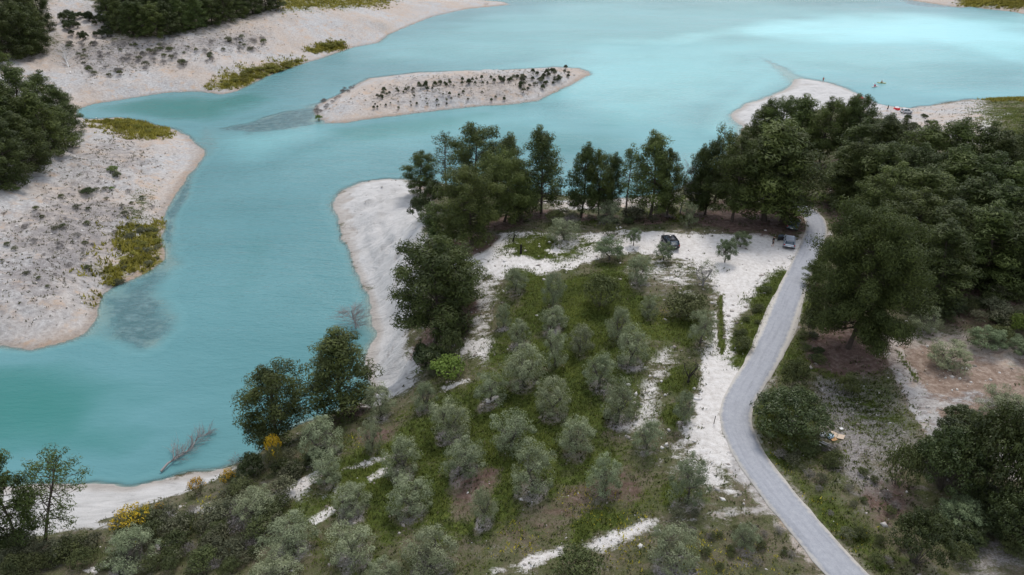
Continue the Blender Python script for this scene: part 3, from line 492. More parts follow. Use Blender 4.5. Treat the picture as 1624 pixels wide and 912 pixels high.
TREES = [
    ('pine', -19.77, 144.41, 9.92, 6.76, 0, 0),
    ('thinpine', -14.78, 150.21, 13.07, 6.13, 0, 1),
    ('pine', -6.27, 126.08, 15.24, 9.61, 0, 2),
    ('pine', -0.48, 125.9, 13.8, 6.82, 0, 3),
    ('roundpine', -1.42, 112.84, 12.57, 8.96, 0, 4),
    ('roundpine', -6.64, 105.07, 13.13, 9.47, 0, 5),
    ('pine', -12.01, 108.23, 8.12, 5.69, 0, 6),
    ('pine', 5.15, 116.25, 15.36, 8.47, 0, 7),
    ('pine', -10.89, 83.36, 15.79, 10.95, 0, 8),
    ('pine', -20.98, 69.18, 11.15, 8.2, 0, 9),
    ('pine', -27.57, 64.49, 11.57, 7.86, 0, 10),
    ('thinpine', -47.69, 50.12, 12.53, 5.67, 0.38, 11),
    ('pine', -50.12, 49.39, 13.28, 5.62, 0.1, 12),
    ('pine', 11.96, 113.45, 12.86, 5.98, 0, 13),
    ('pine', 15.11, 113.31, 11.76, 4.92, 0, 14),
    ('pine', 17.19, 114.11, 10.86, 3.66, 0, 15),
    ('tallpine', 19.55, 112.23, 13.25, 3.81, 0, 16),
    ('pine', 23.59, 111.83, 14.78, 7.76, 0, 17),
    ('pine', 26.59, 112.33, 11.65, 4.87, 0, 18),
    ('pine', 31.88, 114.84, 12.08, 5.18, 0, 19),
    ('thinpine', 37.7, 122.81, 15.13, 5.02, 0, 20),
    ('pine', 33.29, 112.78, 13.3, 5.51, 0, 21),
    ('pine', 36.48, 108.02, 14.82, 8.53, 0, 22),
    ('pine', 42.03, 108.38, 16.67, 13.17, 0, 23),
    ('pine', 44.77, 108.31, 15.48, 10.57, 0, 24),
    ('pine', 58.14, 162.85, 14.79, 8.59, 0, 25),
    ('pine', 61.52, 159.99, 15.39, 9.01, 0, 26),
    ('pine', 64.98, 155.32, 15.64, 9.87, 0, 27),
    ('pine', 68.79, 151.63, 14.88, 8.81, 0, 28),
    ('pine', 73.46, 151.65, 14.91, 6.32, 0, 29),
    ('pine', 74.44, 148.27, 15.0, 7.27, 0, 30),
    ('pine', 75.64, 141.57, 11.87, 7.52, 0, 31),
    ('pine', 76.23, 135.27, 11.69, 7.47, 0, 32),
    ('woodpine', 65.16, 127.2, 13.35, 9.89, 0, 33),
    ('woodpine', 68.67, 124.63, 14.16, 10.14, 0, 34),
    ('woodpine', 71.16, 118.7, 14.03, 9.92, 0, 35),
    ('woodpine', 75.94, 117.12, 14.76, 10.22, 0, 36),
    ('woodpine', 79.98, 116.26, 14.28, 9.52, 0, 37),
    ('woodpine', 81.68, 112.56, 13.2, 8.22, 0, 38),
    ('woodpine', 57.22, 117.32, 10.81, 7.69, 0, 39),
    ('woodpine', 59.06, 115.31, 11.59, 7.56, 0, 40),
    ('woodpine', 62.13, 113.25, 11.88, 9.36, 0, 41),
    ('woodpine', 65.75, 110.02, 12.23, 9.74, 0, 42),
    ('woodpine', 70.14, 107.57, 12.41, 10.16, 0, 43),
    ('woodpine', 73.98, 104.91, 12.49, 9.94, 0, 44),
    ('woodpine', 76.54, 101.19, 11.2, 8.5, 0, 45),
    ('woodpine', 81.92, 98.2, 11.65, 9.39, 0, 46),
    ('woodpine', 59.22, 102.8, 11.31, 9.42, 0, 47),
    ('woodpine', 63.07, 99.48, 11.7, 9.92, 0, 48),
    ('woodpine', 66.42, 95.88, 11.99, 9.61, 0, 49),
    ('woodpine', 69.65, 93.11, 11.43, 9.38, 0, 50),
    ('woodpine', 71.92, 89.6, 11.13, 8.73, 0, 51),
    ('woodpine', 58.27, 92.47, 11.29, 9.02, 0, 52),
    ('woodpine', 56.29, 81.53, 11.11, 8.49, 0, 53),
    ('woodpine', 60.56, 88.13, 11.41, 9.53, 0, 54),
    ('woodpine', 63.86, 85.31, 11.69, 9.44, 0, 55),
    ('woodpine', 67.38, 83.59, 11.32, 9.28, 0, 56),
    ('woodpine', 73.99, 86.08, 12.72, 8.44, 0, 57),
    ('pine', 94.96, 124.49, 17.01, 6.85, 0, 58),
    ('pine', 87.17, 111.15, 13.78, 7.29, 0, 59),
    ('bigpine', 40.81, 71.38, 17.78, 10.9, 0, 60),
    ('pine', 42.54, 86.91, 3.77, 3.16, 0, 61),
    ('pine', -8.18, 86.93, 11.02, 7.95, 0, 62),
    ('woodpine', -125.77, 164.03, 17.77, 11.71, 0, 63),
    ('woodpine', -128.39, 177.05, 17.0, 10.39, 0, 64),
    ('woodpine', -126.56, 182.9, 16.14, 10.7, 0, 65),
    ('woodpine', -127.38, 193.8, 14.09, 10.32, 0, 66),
    ('woodpine', -118.45, 185.18, 12.26, 8.61, 0, 67),
    ('woodpine', -116.22, 155.41, 16.73, 9.83, 0, 68),
    ('woodpine', -114.04, 159.93, 18.14, 10.64, 0, 69),
    ('woodpine', -110.74, 163.64, 14.93, 10.33, 0, 70),
    ('woodpine', -110.62, 170.73, 10.52, 7.41, 0, 71),
    ('woodpine', -108.78, 138.99, 17.34, 10.22, 0, 72),
    ('woodpine', -107.24, 143.97, 16.02, 9.26, 0, 73),
    ('woodpine', -107.52, 152.4, 13.01, 9.2, 0, 74),
    ('woodpine', -176.94, 249.07, 19.13, 10.5, 0, 75),
    ('woodpine', -169.34, 237.25, 16.44, 10.13, 0, 76),
    ('woodpine', -171.68, 248.45, 19.56, 11.34, 0, 77),
    ('woodpine', -170.5, 255.89, 18.62, 10.82, 0, 78),
    ('woodpine', -168.06, 260.96, 16.1, 8.39, 0, 79),
    ('woodpine', -180.44, 266.16, 20.19, 12.0, 0, 80),
    ('woodpine', -175.8, 270.75, 19.62, 12.21, 0, 81),
    ('woodpine', -175.73, 279.84, 17.43, 7.93, 0, 82),
    ('woodpine', -159.19, 295.64, 11.42, 7.88, 0, 83),
    ('woodpine', -151.02, 288.06, 12.16, 8.2, 0, 84),
    ('woodpine', -144.32, 283.5, 12.5, 8.09, 0, 85),
    ('woodpine', -140.2, 283.69, 12.52, 8.1, 0, 86),
    ('woodpine', -135.59, 284.11, 12.06, 8.12, 0, 87),
    ('woodpine', -132.35, 288.05, 12.2, 8.22, 0, 88),
    ('woodpine', -128.99, 293.12, 12.39, 8.35, 0, 89),
    ('woodpine', -124.54, 296.13, 12.48, 8.41, 0, 90),
    ('woodpine', -121.17, 302.07, 12.2, 8.57, 0, 91),
    ('woodpine', -117.27, 307.28, 11.86, 8.19, 0, 92),
    ('woodpine', -114.59, 316.33, 11.65, 8.41, 0, 93),
    ('woodpine', -111.14, 323.97, 11.09, 8.6, 0, 94),
    ('woodpine', -107.36, 329.82, 10.17, 8.2, 0, 95),
    ('woodpine', -104.71, 335.99, 9.23, 7.23, 0, 96),
    ('woodpine', -162.55, 308.02, 12.3, 9.17, 0, 97),
    ('woodpine', -153.4, 301.39, 13.59, 9.0, 0, 98),
    ('woodpine', -146.11, 299.93, 14.05, 8.96, 0, 99),
    ('woodpine', -140.68, 302.33, 14.17, 9.04, 0, 100),
    ('woodpine', -135.24, 305.48, 14.03, 9.12, 0, 101),
    ('woodpine', -130.78, 311.21, 13.75, 9.28, 0, 102),
    ('woodpine', -126.12, 318.65, 12.99, 9.48, 0, 103),
    ('woodpine', -122.01, 326.99, 12.48, 9.71, 0, 104),
    ('woodpine', -116.41, 333.6, 11.6, 9.34, 0, 105),
    ('woodpine', -164.47, 318.78, 12.37, 9.95, 0, 106),
    ('woodpine', -156.76, 318.72, 13.17, 9.96, 0, 107),
    ('woodpine', -149.97, 320.92, 13.8, 10.03, 0, 108),
    ('woodpine', -144.26, 326.65, 13.22, 10.2, 0, 109),
    ('woodpine', -137.85, 331.33, 13.11, 10.33, 0, 110),
    ('woodpine', -131.88, 337.7, 12.79, 10.52, 0, 111),
    ('olive', 8.45, 103.34, 3.51, 5.6, 0, 112),
    ('olive', 16.4, 110.42, 3.63, 4.86, 0, 113),
    ('shrub', 20.89, 111.75, 2.45, 4.28, 0, 114),
    ('olive', 29.28, 107.54, 3.67, 3.52, 0, 115),
    ('youngolive', 14.91, 95.98, 3.74, 4.17, 0, 116),
    ('greenshrub', 15.88, 104.38, 2.17, 2.64, 0, 117),
    ('youngolive', 19.07, 100.17, 2.89, 2.16, 0, 118),
    ('olive', 17.98, 88.34, 4.28, 3.89, 0, 119),
    ('youngolive', 22.73, 94.57, 2.73, 2.81, 0, 120),
    ('youngolive', 31.62, 93.63, 3.69, 2.97, 0, 121),
    ('youngolive', 35.13, 98.31, 2.57, 2.89, 0, 122),
    ('twigolive', 26.85, 87.05, 3.98, 4.37, 0, 123),
    ('olive', 0.54, 88.4, 3.69, 3.75, 0, 124),
    ('olive', 5.62, 83.32, 5.17, 3.4, 0, 125),
    ('greenshrub', 11.95, 82.18, 4.82, 5.17, 0, 126),
    ('olive', 18.02, 79.61, 3.23, 2.63, 0, 127),
    ('greenshrub', 22.91, 79.77, 3.18, 6.18, 0, 128),
    ('olive', 23.21, 72.72, 4.67, 3.66, 0, 129),
    ('olive', 5.44, 77.87, 3.23, 3.73, 0, 130),
    ('olive', 13.4, 74.8, 4.16, 3.45, 0, 131),
    ('olive', 0.89, 75.85, 3.32, 3.36, 0, 132),
    ('olive', -1.19, 80.24, 3.74, 2.18, 0, 133),
    ('olive', 14.21, 69.42, 4.74, 4.42, 0, 134),
    ('olive', 8.46, 72.59, 3.71, 3.84, 0, 135),
    ('olive', 5.2, 70.05, 4.63, 3.6, 0, 136),
    ('olive', 1.35, 67.43, 5.18, 5.37, 0, 137),
    ('olive', 10.1, 65.85, 4.11, 4.0, 0, 138),
    ('gnarled', 19.92, 64.57, 4.26, 3.64, 0, 139),
    ('olive', 4.48, 61.41, 4.42, 4.49, 0, 140),
    ('olive', 11.53, 59.89, 4.9, 4.14, 0, 141),
    ('olive', 18.14, 58.37, 3.78, 2.5, 0, 142),
    ('olive', -2.48, 64.77, 3.86, 3.86, 0, 143),
    ('olive', -6.83, 60.5, 4.48, 4.77, 0, 144),
    ('olive', -10.22, 65.85, 3.32, 3.22, 0, 145),
    ('olive', -15.64, 66.24, 4.35, 3.99, 0, 146),
    ('limeshrub', -7.86, 71.16, 2.81, 4.45, 0, 147),
    ('olive', 0.0, 56.81, 4.25, 4.53, 0, 148),
    ('olive', 6.58, 55.76, 3.91, 4.09, 0, 149),
    ('olive', 2.06, 50.97, 5.22, 4.57, 0, 150),
    ('olive', 8.85, 49.79, 3.93, 3.33, 0, 151),
    ('olive', 13.73, 54.75, 3.7, 3.15, 0, 152),
    ('olive', 16.22, 47.45, 5.09, 3.86, 0, 153),
    ('olive', 13.61, 40.65, 3.5, 4.72, 0, 154),
    ('greenshrub', 5.57, 40.28, 2.86, 4.07, 0, 155),
    ('olive', 19.93, 42.02, 2.37, 2.45, 0, 156),
    ('shrub', 15.08, 45.64, 0.96, 1.48, 0, 157),
    ('shrub', 16.44, 45.43, 0.83, 1.02, 0, 158),
    ('olive', -11.5, 55.46, 4.26, 4.78, 0, 159),
    ('olive', -4.83, 54.13, 3.51, 4.66, 0, 160),
    ('olive', -9.77, 49.74, 3.92, 4.67, 0, 161),
    ('olive', -19.4, 55.03, 3.44, 3.52, 0, 162),
    ('olive', -15.89, 50.49, 2.67, 4.18, 0, 163),
    ('olive', -14.71, 44.5, 3.29, 4.83, 0, 164),
    ('olive', -7.2, 42.72, 3.41, 4.97, 0, 165),
    ('olive', -2.63, 47.36, 4.06, 2.8, 0, 166),
    ('olive', -20.75, 45.94, 3.48, 5.18, 0, 167),
    ('olive', -25.51, 50.33, 3.3, 4.4, 0, 168),
    ('olive', -15.4, 59.42, 4.24, 2.61, 0, 169),
    ('olive', -21.07, 59.95, 4.57, 5.47, 0, 170),
    ('olive', -21.0, 42.03, 3.29, 4.65, 0, 171),
    ('olive', -11.03, 40.82, 2.37, 3.32, 0, 172),
    ('olive', -35.67, 45.63, 3.53, 5.15, 0, 173),
    ('carob', -28.51, 57.59, 2.99, 2.86, 0, 174),
    ('broom', -38.55, 50.67, 2.45, 3.7, 0, 175),
    ('broom', -34.74, 57.02, 1.9, 2.07, 0, 176),
    ('broom', -30.79, 56.68, 1.97, 1.64, 0, 177),
    ('broom', -25.78, 57.94, 4.17, 1.91, 0, 178),
    ('broom', -37.88, 54.37, 0.79, 1.21, 0, 179),
    ('bigcarob', 28.49, 56.36, 4.55, 7.92, 0, 180),
    ('olive', 51.13, 67.95, 2.95, 5.48, 0, 181),
    ('youngolive', 57.05, 70.98, 2.66, 4.06, 0, 182),
    ('youngolive', 60.7, 69.36, 1.98, 3.7, 0, 183),
    ('olive', 51.96, 75.18, 3.48, 4.06, 0, 184),
    ('olive', 51.75, 58.7, 3.01, 5.19, 0, 185),
    ('bigcarob', 39.98, 47.97, 6.83, 6.15, 0, 186),
    ('bigcarob', 43.45, 46.96, 9.95, 7.06, 0, 187),
    ('bigcarob', 44.89, 44.51, 10.24, 6.31, 0, 188),
    ('bigcarob', 42.59, 41.28, 5.92, 5.58, 0, 189),
    ('youngolive', 39.2, 43.89, 2.61, 4.02, 0, 190),
    ('bigcarob', 33.14, 39.5, 5.43, 4.58, 0, 191),
    ('greenshrub', 36.08, 48.65, 4.71, 3.34, 0, 192),
    ('greenshrub', 37.18, 62.88, 2.85, 2.36, 0, 193),
    ('greenshrub', 31.44, 63.66, 4.16, 3.06, 0, 194),
    ('greenshrub', 37.09, 74.14, 4.77, 2.79, 0, 195),
    ('greenshrub', 31.11, 51.21, 1.68, 2.05, 0, 196),
    ('limeshrub', 62.23, 73.08, 2.98, 2.61, 0, 197),
    ('greenshrub', 59.58, 72.05, 1.95, 3.04, 0, 198),
    ('carob', -9.98, 74.63, 3.21, 4.48, 0, 199),
    ('carob', -11.85, 77.28, 4.61, 2.5, 0, 200),
    ('greenshrub', -7.69, 75.24, 4.94, 3.21, 0, 201),
    ('carob', -14.47, 123.54, 5.48, 3.98, 0, 202),
    ('carob', -16.96, 121.53, 4.54, 3.96, 0, 203),
    ('shrub', 1.43, 113.24, 3.06, 4.34, 0, 204),
    ('greenshrub', 7.32, 111.01, 2.18, 3.2, 0, 205),
    ('greenshrub', 27.97, 71.39, 1.64, 2.28, 0, 206),
    ('carob', -169.94, 298.86, 1.78, 1.78, 0, 207),
    ('carob', -159.34, 276.26, 3.1, 3.1, 0, 207),
    ('carob', -165.53, 295.63, 1.99, 1.99, 0, 207),
    ('carob', -174.36, 295.49, 3.55, 3.54, 0, 207),
    ('carob', -153.75, 282.32, 3.16, 3.16, 0, 207),
    ('carob', -171.18, 292.66, 2.9, 2.9, 0, 207),
    ('carob', -154.88, 280.49, 3.29, 3.31, 0, 207),
    ('carob', -169.05, 283.71, 2.93, 2.9, 0, 207),
    ('carob', -167.74, 298.96, 2.63, 2.63, 0, 207),
    ('carob', -155.42, 288.2, 2.22, 2.21, 0, 207),
    ('carob', -154.18, 287.43, 3.38, 3.37, 0, 207),
    ('carob', -156.14, 289.09, 2.44, 2.44, 0, 207),
    ('carob', -162.34, 291.38, 1.94, 1.94, 0, 207),
    ('carob', -162.52, 278.99, 1.66, 1.66, 0, 207),
    ('carob', -166.58, 286.63, 2.54, 2.54, 0, 207),
    ('carob', -169.36, 289.07, 2.02, 2.02, 0, 207),
    ('carob', -164.23, 296.95, 2.37, 2.37, 0, 207),
    ('carob', -161.42, 295.97, 2.81, 2.79, 0, 207),
    ('carob', -156.96, 286.83, 2.06, 2.08, 0, 207),
    ('carob', -170.27, 296.85, 2.59, 2.59, 0, 207),
    ('carob', -173.96, 291.3, 3.58, 3.57, 0, 207),
    ('carob', -158.68, 291.51, 3.54, 3.53, 0, 207),
    ('carob', -157.49, 281.31, 2.15, 2.15, 0, 207),
    ('carob', -169.0, 288.17, 1.87, 1.87, 0, 207),
    ('carob', -159.47, 275.59, 2.18, 2.18, 0, 207),
    ('carob', -164.73, 278.27, 2.27, 2.26, 0, 207),
    ('carob', -164.4, 299.66, 1.76, 1.73, 0, 207),
    ('carob', -166.32, 295.42, 3.7, 3.67, 0, 207),
    ('carob', -169.21, 285.61, 3.11, 3.13, 0, 207),
    ('carob', -166.58, 295.46, 2.48, 2.48, 0, 207),
    ('carob', -171.54, 287.18, 2.11, 2.1, 0, 207),
    ('carob', -152.54, 282.21, 2.57, 2.56, 0, 207),
    ('carob', -174.58, 293.04, 2.12, 2.12, 0, 207),
    ('carob', -171.81, 294.74, 3.39, 3.41, 0, 207),
    ('shrub', 3.74, 249.97, 2.05, 1.59, 0, 208),
    ('shrub', 0.58, 246.29, 2.03, 1.57, 0, 208),
    ('carob', -21.79, 238.45, 1.32, 1.03, 0, 208),
    ('carob', -14.72, 241.67, 1.35, 1.04, 0, 208),
    ('carob', -0.49, 242.27, 1.67, 1.29, 0, 208),
    ('carob', -10.31, 245.2, 1.56, 1.2, 0, 208),
    ('carob', -41.26, 226.87, 1.06, 0.82, 0, 208),
    ('carob', -36.78, 231.81, 1.0, 0.78, 0, 208),
    ('carob', -12.13, 245.48, 1.02, 0.77, 0, 208),
    ('carob', -41.96, 234.63, 1.87, 1.45, 0, 208),
    ('carob', -12.35, 240.92, 1.24, 0.95, 0, 208),
    ('carob', -7.16, 245.31, 1.32, 1.03, 0, 208),
    ('shrub', -37.74, 234.74, 1.43, 1.1, 0, 208),
    ('shrub', -21.33, 244.71, 1.32, 1.03, 0, 208),
    ('carob', -25.51, 238.12, 1.8, 1.4, 0, 208),
    ('carob', -41.22, 226.35, 0.94, 0.72, 0, 208),
    ('shrub', 3.24, 246.78, 1.81, 1.42, 0, 208),
    ('carob', -0.41, 245.71, 1.37, 1.07, 0, 208),
    ('shrub', -26.09, 236.86, 0.93, 0.71, 0, 208),
    ('shrub', -33.97, 235.11, 1.41, 1.1, 0, 208),
    ('shrub', -3.55, 241.3, 1.56, 1.2, 0, 208),
    ('carob', -4.33, 245.09, 1.19, 0.92, 0, 208),
    ('shrub', -41.71, 230.98, 1.86, 1.43, 0, 208),
    ('shrub', -29.85, 233.97, 1.86, 1.44, 0, 208),
    ('carob', -2.66, 247.75, 1.18, 0.91, 0, 208),
    ('carob', -31.23, 240.94, 1.59, 1.23, 0, 208),
    ('carob', -9.74, 240.32, 1.13, 0.89, 0, 208),
    ('carob', -14.19, 241.62, 1.48, 1.14, 0, 208),
    ('carob', -14.55, 240.95, 1.95, 1.52, 0, 208),
    ('shrub', -34.45, 232.39, 1.7, 1.33, 0, 208),
    ('carob', -28.25, 234.6, 1.96, 1.52, 0, 208),
    ('shrub', -40.39, 230.38, 1.22, 0.94, 0, 208),
    ('shrub', -32.18, 233.54, 1.59, 1.21, 0, 208),
    ('shrub', -41.76, 227.0, 1.61, 1.25, 0, 208),
    ('carob', -20.63, 239.9, 1.39, 1.07, 0, 208),
    ('carob', -16.8, 244.42, 1.62, 1.26, 0, 208),
    ('carob', -25.89, 233.15, 1.0, 0.78, 0, 208),
    ('carob', -22.39, 240.28, 1.39, 1.07, 0, 208),
    ('carob', -2.78, 240.49, 1.28, 0.99, 0, 208),
    ('carob', -23.89, 240.54, 1.6, 1.24, 0, 208),
    ('shrub', -16.67, 240.61, 1.56, 1.22, 0, 208),
    ('shrub', -2.71, 242.13, 1.12, 0.85, 0, 208),
    ('carob', -1.17, 242.3, 1.42, 1.1, 0, 208),
    ('shrub', 1.68, 249.35, 1.32, 1.02, 0, 208),
    ('carob', -3.68, 241.55, 1.93, 1.5, 0, 208),
    ('shrub', -19.4, 238.26, 1.0, 0.77, 0, 208),
    ('carob', -35.15, 231.42, 0.93, 0.74, 0, 208),
    ('shrub', 3.63, 246.9, 1.81, 1.4, 0, 208),
    ('carob', 3.0, 246.75, 1.12, 0.86, 0, 208),
    ('carob', -13.39, 243.86, 1.4, 1.09, 0, 208),
    ('carob', -8.24, 240.99, 0.98, 0.78, 0, 208),
    ('carob', -28.55, 238.74, 1.66, 1.28, 0, 208),
    ('carob', -27.41, 232.13, 1.47, 1.14, 0, 208),
    ('shrub', -42.96, 227.59, 1.53, 1.19, 0, 208),
    ('carob', -5.97, 241.54, 1.48, 1.14, 0, 208),
    ('shrub', -24.06, 239.94, 1.88, 1.45, 0, 208),
    ('shrub', -32.62, 233.48, 1.09, 0.84, 0, 208),
    ('carob', -28.94, 235.05, 1.13, 0.89, 0, 208),
    ('carob', -39.67, 231.16, 1.14, 0.88, 0, 208),
    ('carob', -14.64, 244.11, 0.91, 0.7, 0, 208),
    ('shrub', 12.78, 258.48, 1.94, 1.78, 0, 209),
    ('carob', 8.66, 254.09, 1.29, 1.2, 0, 209),
    ('shrub', 8.63, 245.19, 0.98, 0.88, 0, 209),
    ('carob', 2.82, 239.27, 0.89, 0.82, 0, 209),
    ('carob', 2.7, 239.9, 1.21, 1.12, 0, 209),
    ('carob', 10.44, 243.47, 1.81, 1.65, 0, 209),
    ('shrub', 14.94, 251.05, 1.86, 1.71, 0, 209),
    ('carob', 20.31, 260.66, 1.53, 1.39, 0, 209),
    ('shrub', 20.52, 263.6, 1.55, 1.42, 0, 209),
    ('shrub', 9.93, 247.38, 1.79, 1.65, 0, 209),
    ('carob', 4.17, 246.87, 1.07, 0.95, 0, 209),
    ('carob', 16.33, 253.62, 1.47, 1.33, 0, 209),
    ('carob', 15.01, 260.43, 1.87, 1.72, 0, 209),
    ('carob', 20.32, 275.02, 1.54, 1.41, 0, 209),
    ('carob', 7.44, 258.05, 1.72, 1.57, 0, 209),
    ('carob', 1.87, 249.06, 1.51, 1.37, 0, 209),
    ('carob', 12.09, 254.07, 1.89, 1.75, 0, 209),
    ('shrub', 5.95, 241.62, 1.33, 1.21, 0, 209),
    ('shrub', 9.31, 248.96, 1.73, 1.59, 0, 209),
    ('carob', 3.33, 247.1, 1.13, 1.04, 0, 209),
    ('shrub', 3.96, 242.48, 1.61, 1.49, 0, 209),
    ('carob', 16.42, 252.96, 1.16, 1.06, 0, 209),
    ('carob', 14.3, 249.9, 1.04, 0.94, 0, 209),
    ('carob', 15.94, 252.3, 0.89, 0.82, 0, 209),
    ('shrub', 14.91, 252.29, 1.07, 0.97, 0, 209),
    ('shrub', 16.83, 253.37, 1.29, 1.17, 0, 209),
    ('carob', 10.67, 245.72, 0.89, 0.82, 0, 209),
    ('carob', 12.86, 252.23, 1.68, 1.54, 0, 209),
    ('shrub', 17.25, 254.85, 1.28, 1.18, 0, 209),
    ('carob', 10.89, 251.23, 0.88, 0.81, 0, 209),
    ('carob', 4.62, 250.38, 1.12, 1.03, 0, 209),
    ('carob', 11.03, 251.57, 1.7, 1.58, 0, 209),
    ('carob', 19.24, 264.74, 1.25, 1.15, 0, 209),
    ('carob', 2.96, 241.03, 1.68, 1.54, 0, 209),
    ('shrub', 15.27, 260.24, 1.73, 1.58, 0, 209),
    ('carob', 10.16, 248.98, 1.91, 1.74, 0, 209),
    ('shrub', 3.85, 237.32, 1.81, 1.67, 0, 209),
    ('shrub', 15.16, 254.64, 1.67, 1.53, 0, 209),
    ('carob', 8.95, 254.11, 1.27, 1.17, 0, 209),
    ('carob', 14.1, 260.45, 1.82, 1.7, 0, 209),
    ('carob', 12.0, 248.21, 1.29, 1.17, 0, 209),
    ('carob', 11.37, 247.2, 1.46, 1.34, 0, 209),
    ('shrub', 15.9, 252.24, 1.04, 0.97, 0, 209),
    ('carob', 3.11, 240.86, 1.45, 1.33, 0, 209),
    ('shrub', 7.74, 244.01, 1.57, 1.43, 0, 209),
    ('carob', 7.16, 249.48, 1.43, 1.31, 0, 209),
    ('shrub', -32.15, 225.0, 0.89, 0.7, 0, 210),
    ('shrub', -35.42, 220.63, 1.24, 0.98, 0, 210),
    ('shrub', -14.17, 229.82, 1.08, 0.86, 0, 210),
    ('carob', -41.81, 219.87, 0.92, 0.73, 0, 210),
    ('shrub', -36.0, 224.66, 0.71, 0.56, 0, 210),
    ('carob', -31.77, 222.97, 0.73, 0.56, 0, 210),
    ('carob', -31.24, 227.67, 0.88, 0.7, 0, 210),
    ('shrub', -19.45, 228.01, 0.94, 0.75, 0, 210),
    ('carob', -39.62, 222.36, 0.84, 0.67, 0, 210),
    ('carob', -20.09, 229.65, 1.34, 1.05, 0, 210),
    ('carob', -17.18, 230.63, 0.99, 0.8, 0, 210),
    ('shrub', -22.05, 228.57, 0.96, 0.75, 0, 210),
    ('carob', -9.8, 234.68, 0.78, 0.6, 0, 210),
    ('carob', -20.78, 225.97, 0.86, 0.66, 0, 210),
    ('carob', 5.34, 239.63, 1.09, 0.86, 0, 210),
    ('shrub', -23.92, 224.66, 0.69, 0.54, 0, 210),
    ('carob', -30.05, 223.7, 1.09, 0.86, 0, 210),
    ('shrub', -5.33, 232.04, 1.15, 0.9, 0, 210),
    ('shrub', -27.23, 226.18, 1.04, 0.82, 0, 210),
    ('shrub', -38.25, 223.33, 0.75, 0.58, 0, 210),
    ('shrub', -26.83, 224.4, 1.03, 0.82, 0, 210),
    ('carob', -42.83, 219.06, 1.11, 0.86, 0, 210),
    ('carob', -42.91, 222.2, 0.76, 0.59, 0, 210),
    ('carob', -6.67, 230.29, 1.25, 0.98, 0, 210),
    ('carob', -2.55, 231.41, 1.33, 1.05, 0, 210),
    ('shrub', -23.22, 224.92, 0.75, 0.6, 0, 210),
    ('carob', -23.86, 226.18, 1.06, 0.84, 0, 210),
    ('shrub', -20.87, 227.16, 1.08, 0.87, 0, 210),
    ('carob', -15.97, 234.47, 1.28, 1.01, 0, 210),
    ('carob', 5.26, 239.73, 0.98, 0.78, 0, 210),
    ('shrub', -23.84, 53.44, 1.95, 3.1, 0, 211),
    ('greenshrub', -43.06, 47.13, 2.05, 2.99, 0, 211),
    ('shrub', -41.35, 48.01, 1.72, 2.54, 0, 211),
    ('greenshrub', -24.87, 51.12, 1.5, 2.33, 0, 211),
    ('shrub', -37.4, 45.5, 1.12, 1.61, 0, 211),
    ('shrub', -29.61, 53.36, 1.4, 2.19, 0, 211),
    ('greenshrub', -24.26, 47.89, 2.03, 3.05, 0, 211),
    ('shrub', -29.42, 44.59, 1.02, 1.45, 0, 211),
    ('greenshrub', -36.38, 51.29, 1.66, 2.53, 0, 211),
    ('shrub', -28.64, 50.7, 2.18, 3.36, 0, 211),
    ('shrub', -26.3, 45.31, 1.73, 2.51, 0, 211),
    ('greenshrub', -28.26, 54.0, 2.02, 3.2, 0, 211),
    ('scrubgrey', -36.35, 45.82, 1.74, 2.51, 0, 211),
    ('shrub', -36.53, 46.02, 1.29, 1.87, 0, 211),
    ('shrub', -37.36, 51.18, 1.16, 1.75, 0, 211),
    ('greenshrub', -23.85, 49.55, 1.77, 2.71, 0, 211),
    ('greenshrub', -43.64, 46.97, 1.47, 2.14, 0, 211),
    ('greenshrub', -28.53, 48.43, 1.54, 2.32, 0, 211),
    ('greenshrub', -37.72, 51.21, 2.1, 3.19, 0, 211),
    ('shrub', -28.38, 47.63, 1.55, 2.31, 0, 211),
    ('greenshrub', -25.79, 43.89, 1.28, 1.82, 0, 211),
    ('shrub', -43.49, 47.32, 2.08, 3.04, 0, 211),
    ('scrubgrey', -30.7, 46.27, 1.18, 1.72, 0, 211),
    ('shrub', -29.92, 50.66, 2.04, 3.13, 0, 211),
    ('greenshrub', -28.79, 47.14, 1.53, 2.25, 0, 211),
    ('shrub', -36.37, 47.22, 2.18, 3.21, 0, 211),
    ('shrub', -35.34, 48.32, 1.01, 1.49, 0, 211),
    ('scrubgrey', -26.63, 48.96, 1.78, 2.69, 0, 211),
    ('greenshrub', -42.14, 47.55, 1.53, 2.24, 0, 211),
    ('shrub', -27.79, 45.81, 1.58, 2.31, 0, 211),
    ('scrubgrey', -35.53, 51.64, 1.51, 2.3, 0, 211),
    ('scrubgrey', -25.16, 46.78, 1.1, 1.62, 0, 211),
    ('scrubgrey', -27.37, 44.07, 1.04, 1.48, 0, 211),
    ('shrub', -23.21, 48.29, 1.82, 2.75, 0, 211),
    ('greenshrub', -32.28, 46.74, 2.04, 3.01, 0, 211),
    ('shrub', -33.04, 48.54, 2.21, 3.3, 0, 211),
    ('shrub', -23.8, 48.24, 1.14, 1.71, 0, 211),
    ('scrubgrey', -33.12, 52.31, 1.08, 1.67, 0, 211),
    ('shrub', -30.32, 49.36, 1.58, 2.39, 0, 211),
    ('greenshrub', -33.47, 44.38, 1.52, 2.17, 0, 211),
    ('shrub', -31.7, 45.26, 1.35, 1.95, 0, 211),
    ('greenshrub', -28.53, 44.41, 2.05, 2.94, 0, 211),
    ('greenshrub', -32.84, 50.01, 1.86, 2.81, 0, 211),
    ('greenshrub', -39.5, 49.99, 1.07, 1.59, 0, 211),
    ('scrubgrey', -27.72, 50.97, 1.7, 2.62, 0, 211),
    ('greenshrub', -44.25, 45.99, 1.33, 1.91, 0, 211),
    ('greenshrub', -32.02, 45.34, 1.4, 2.02, 0, 211),
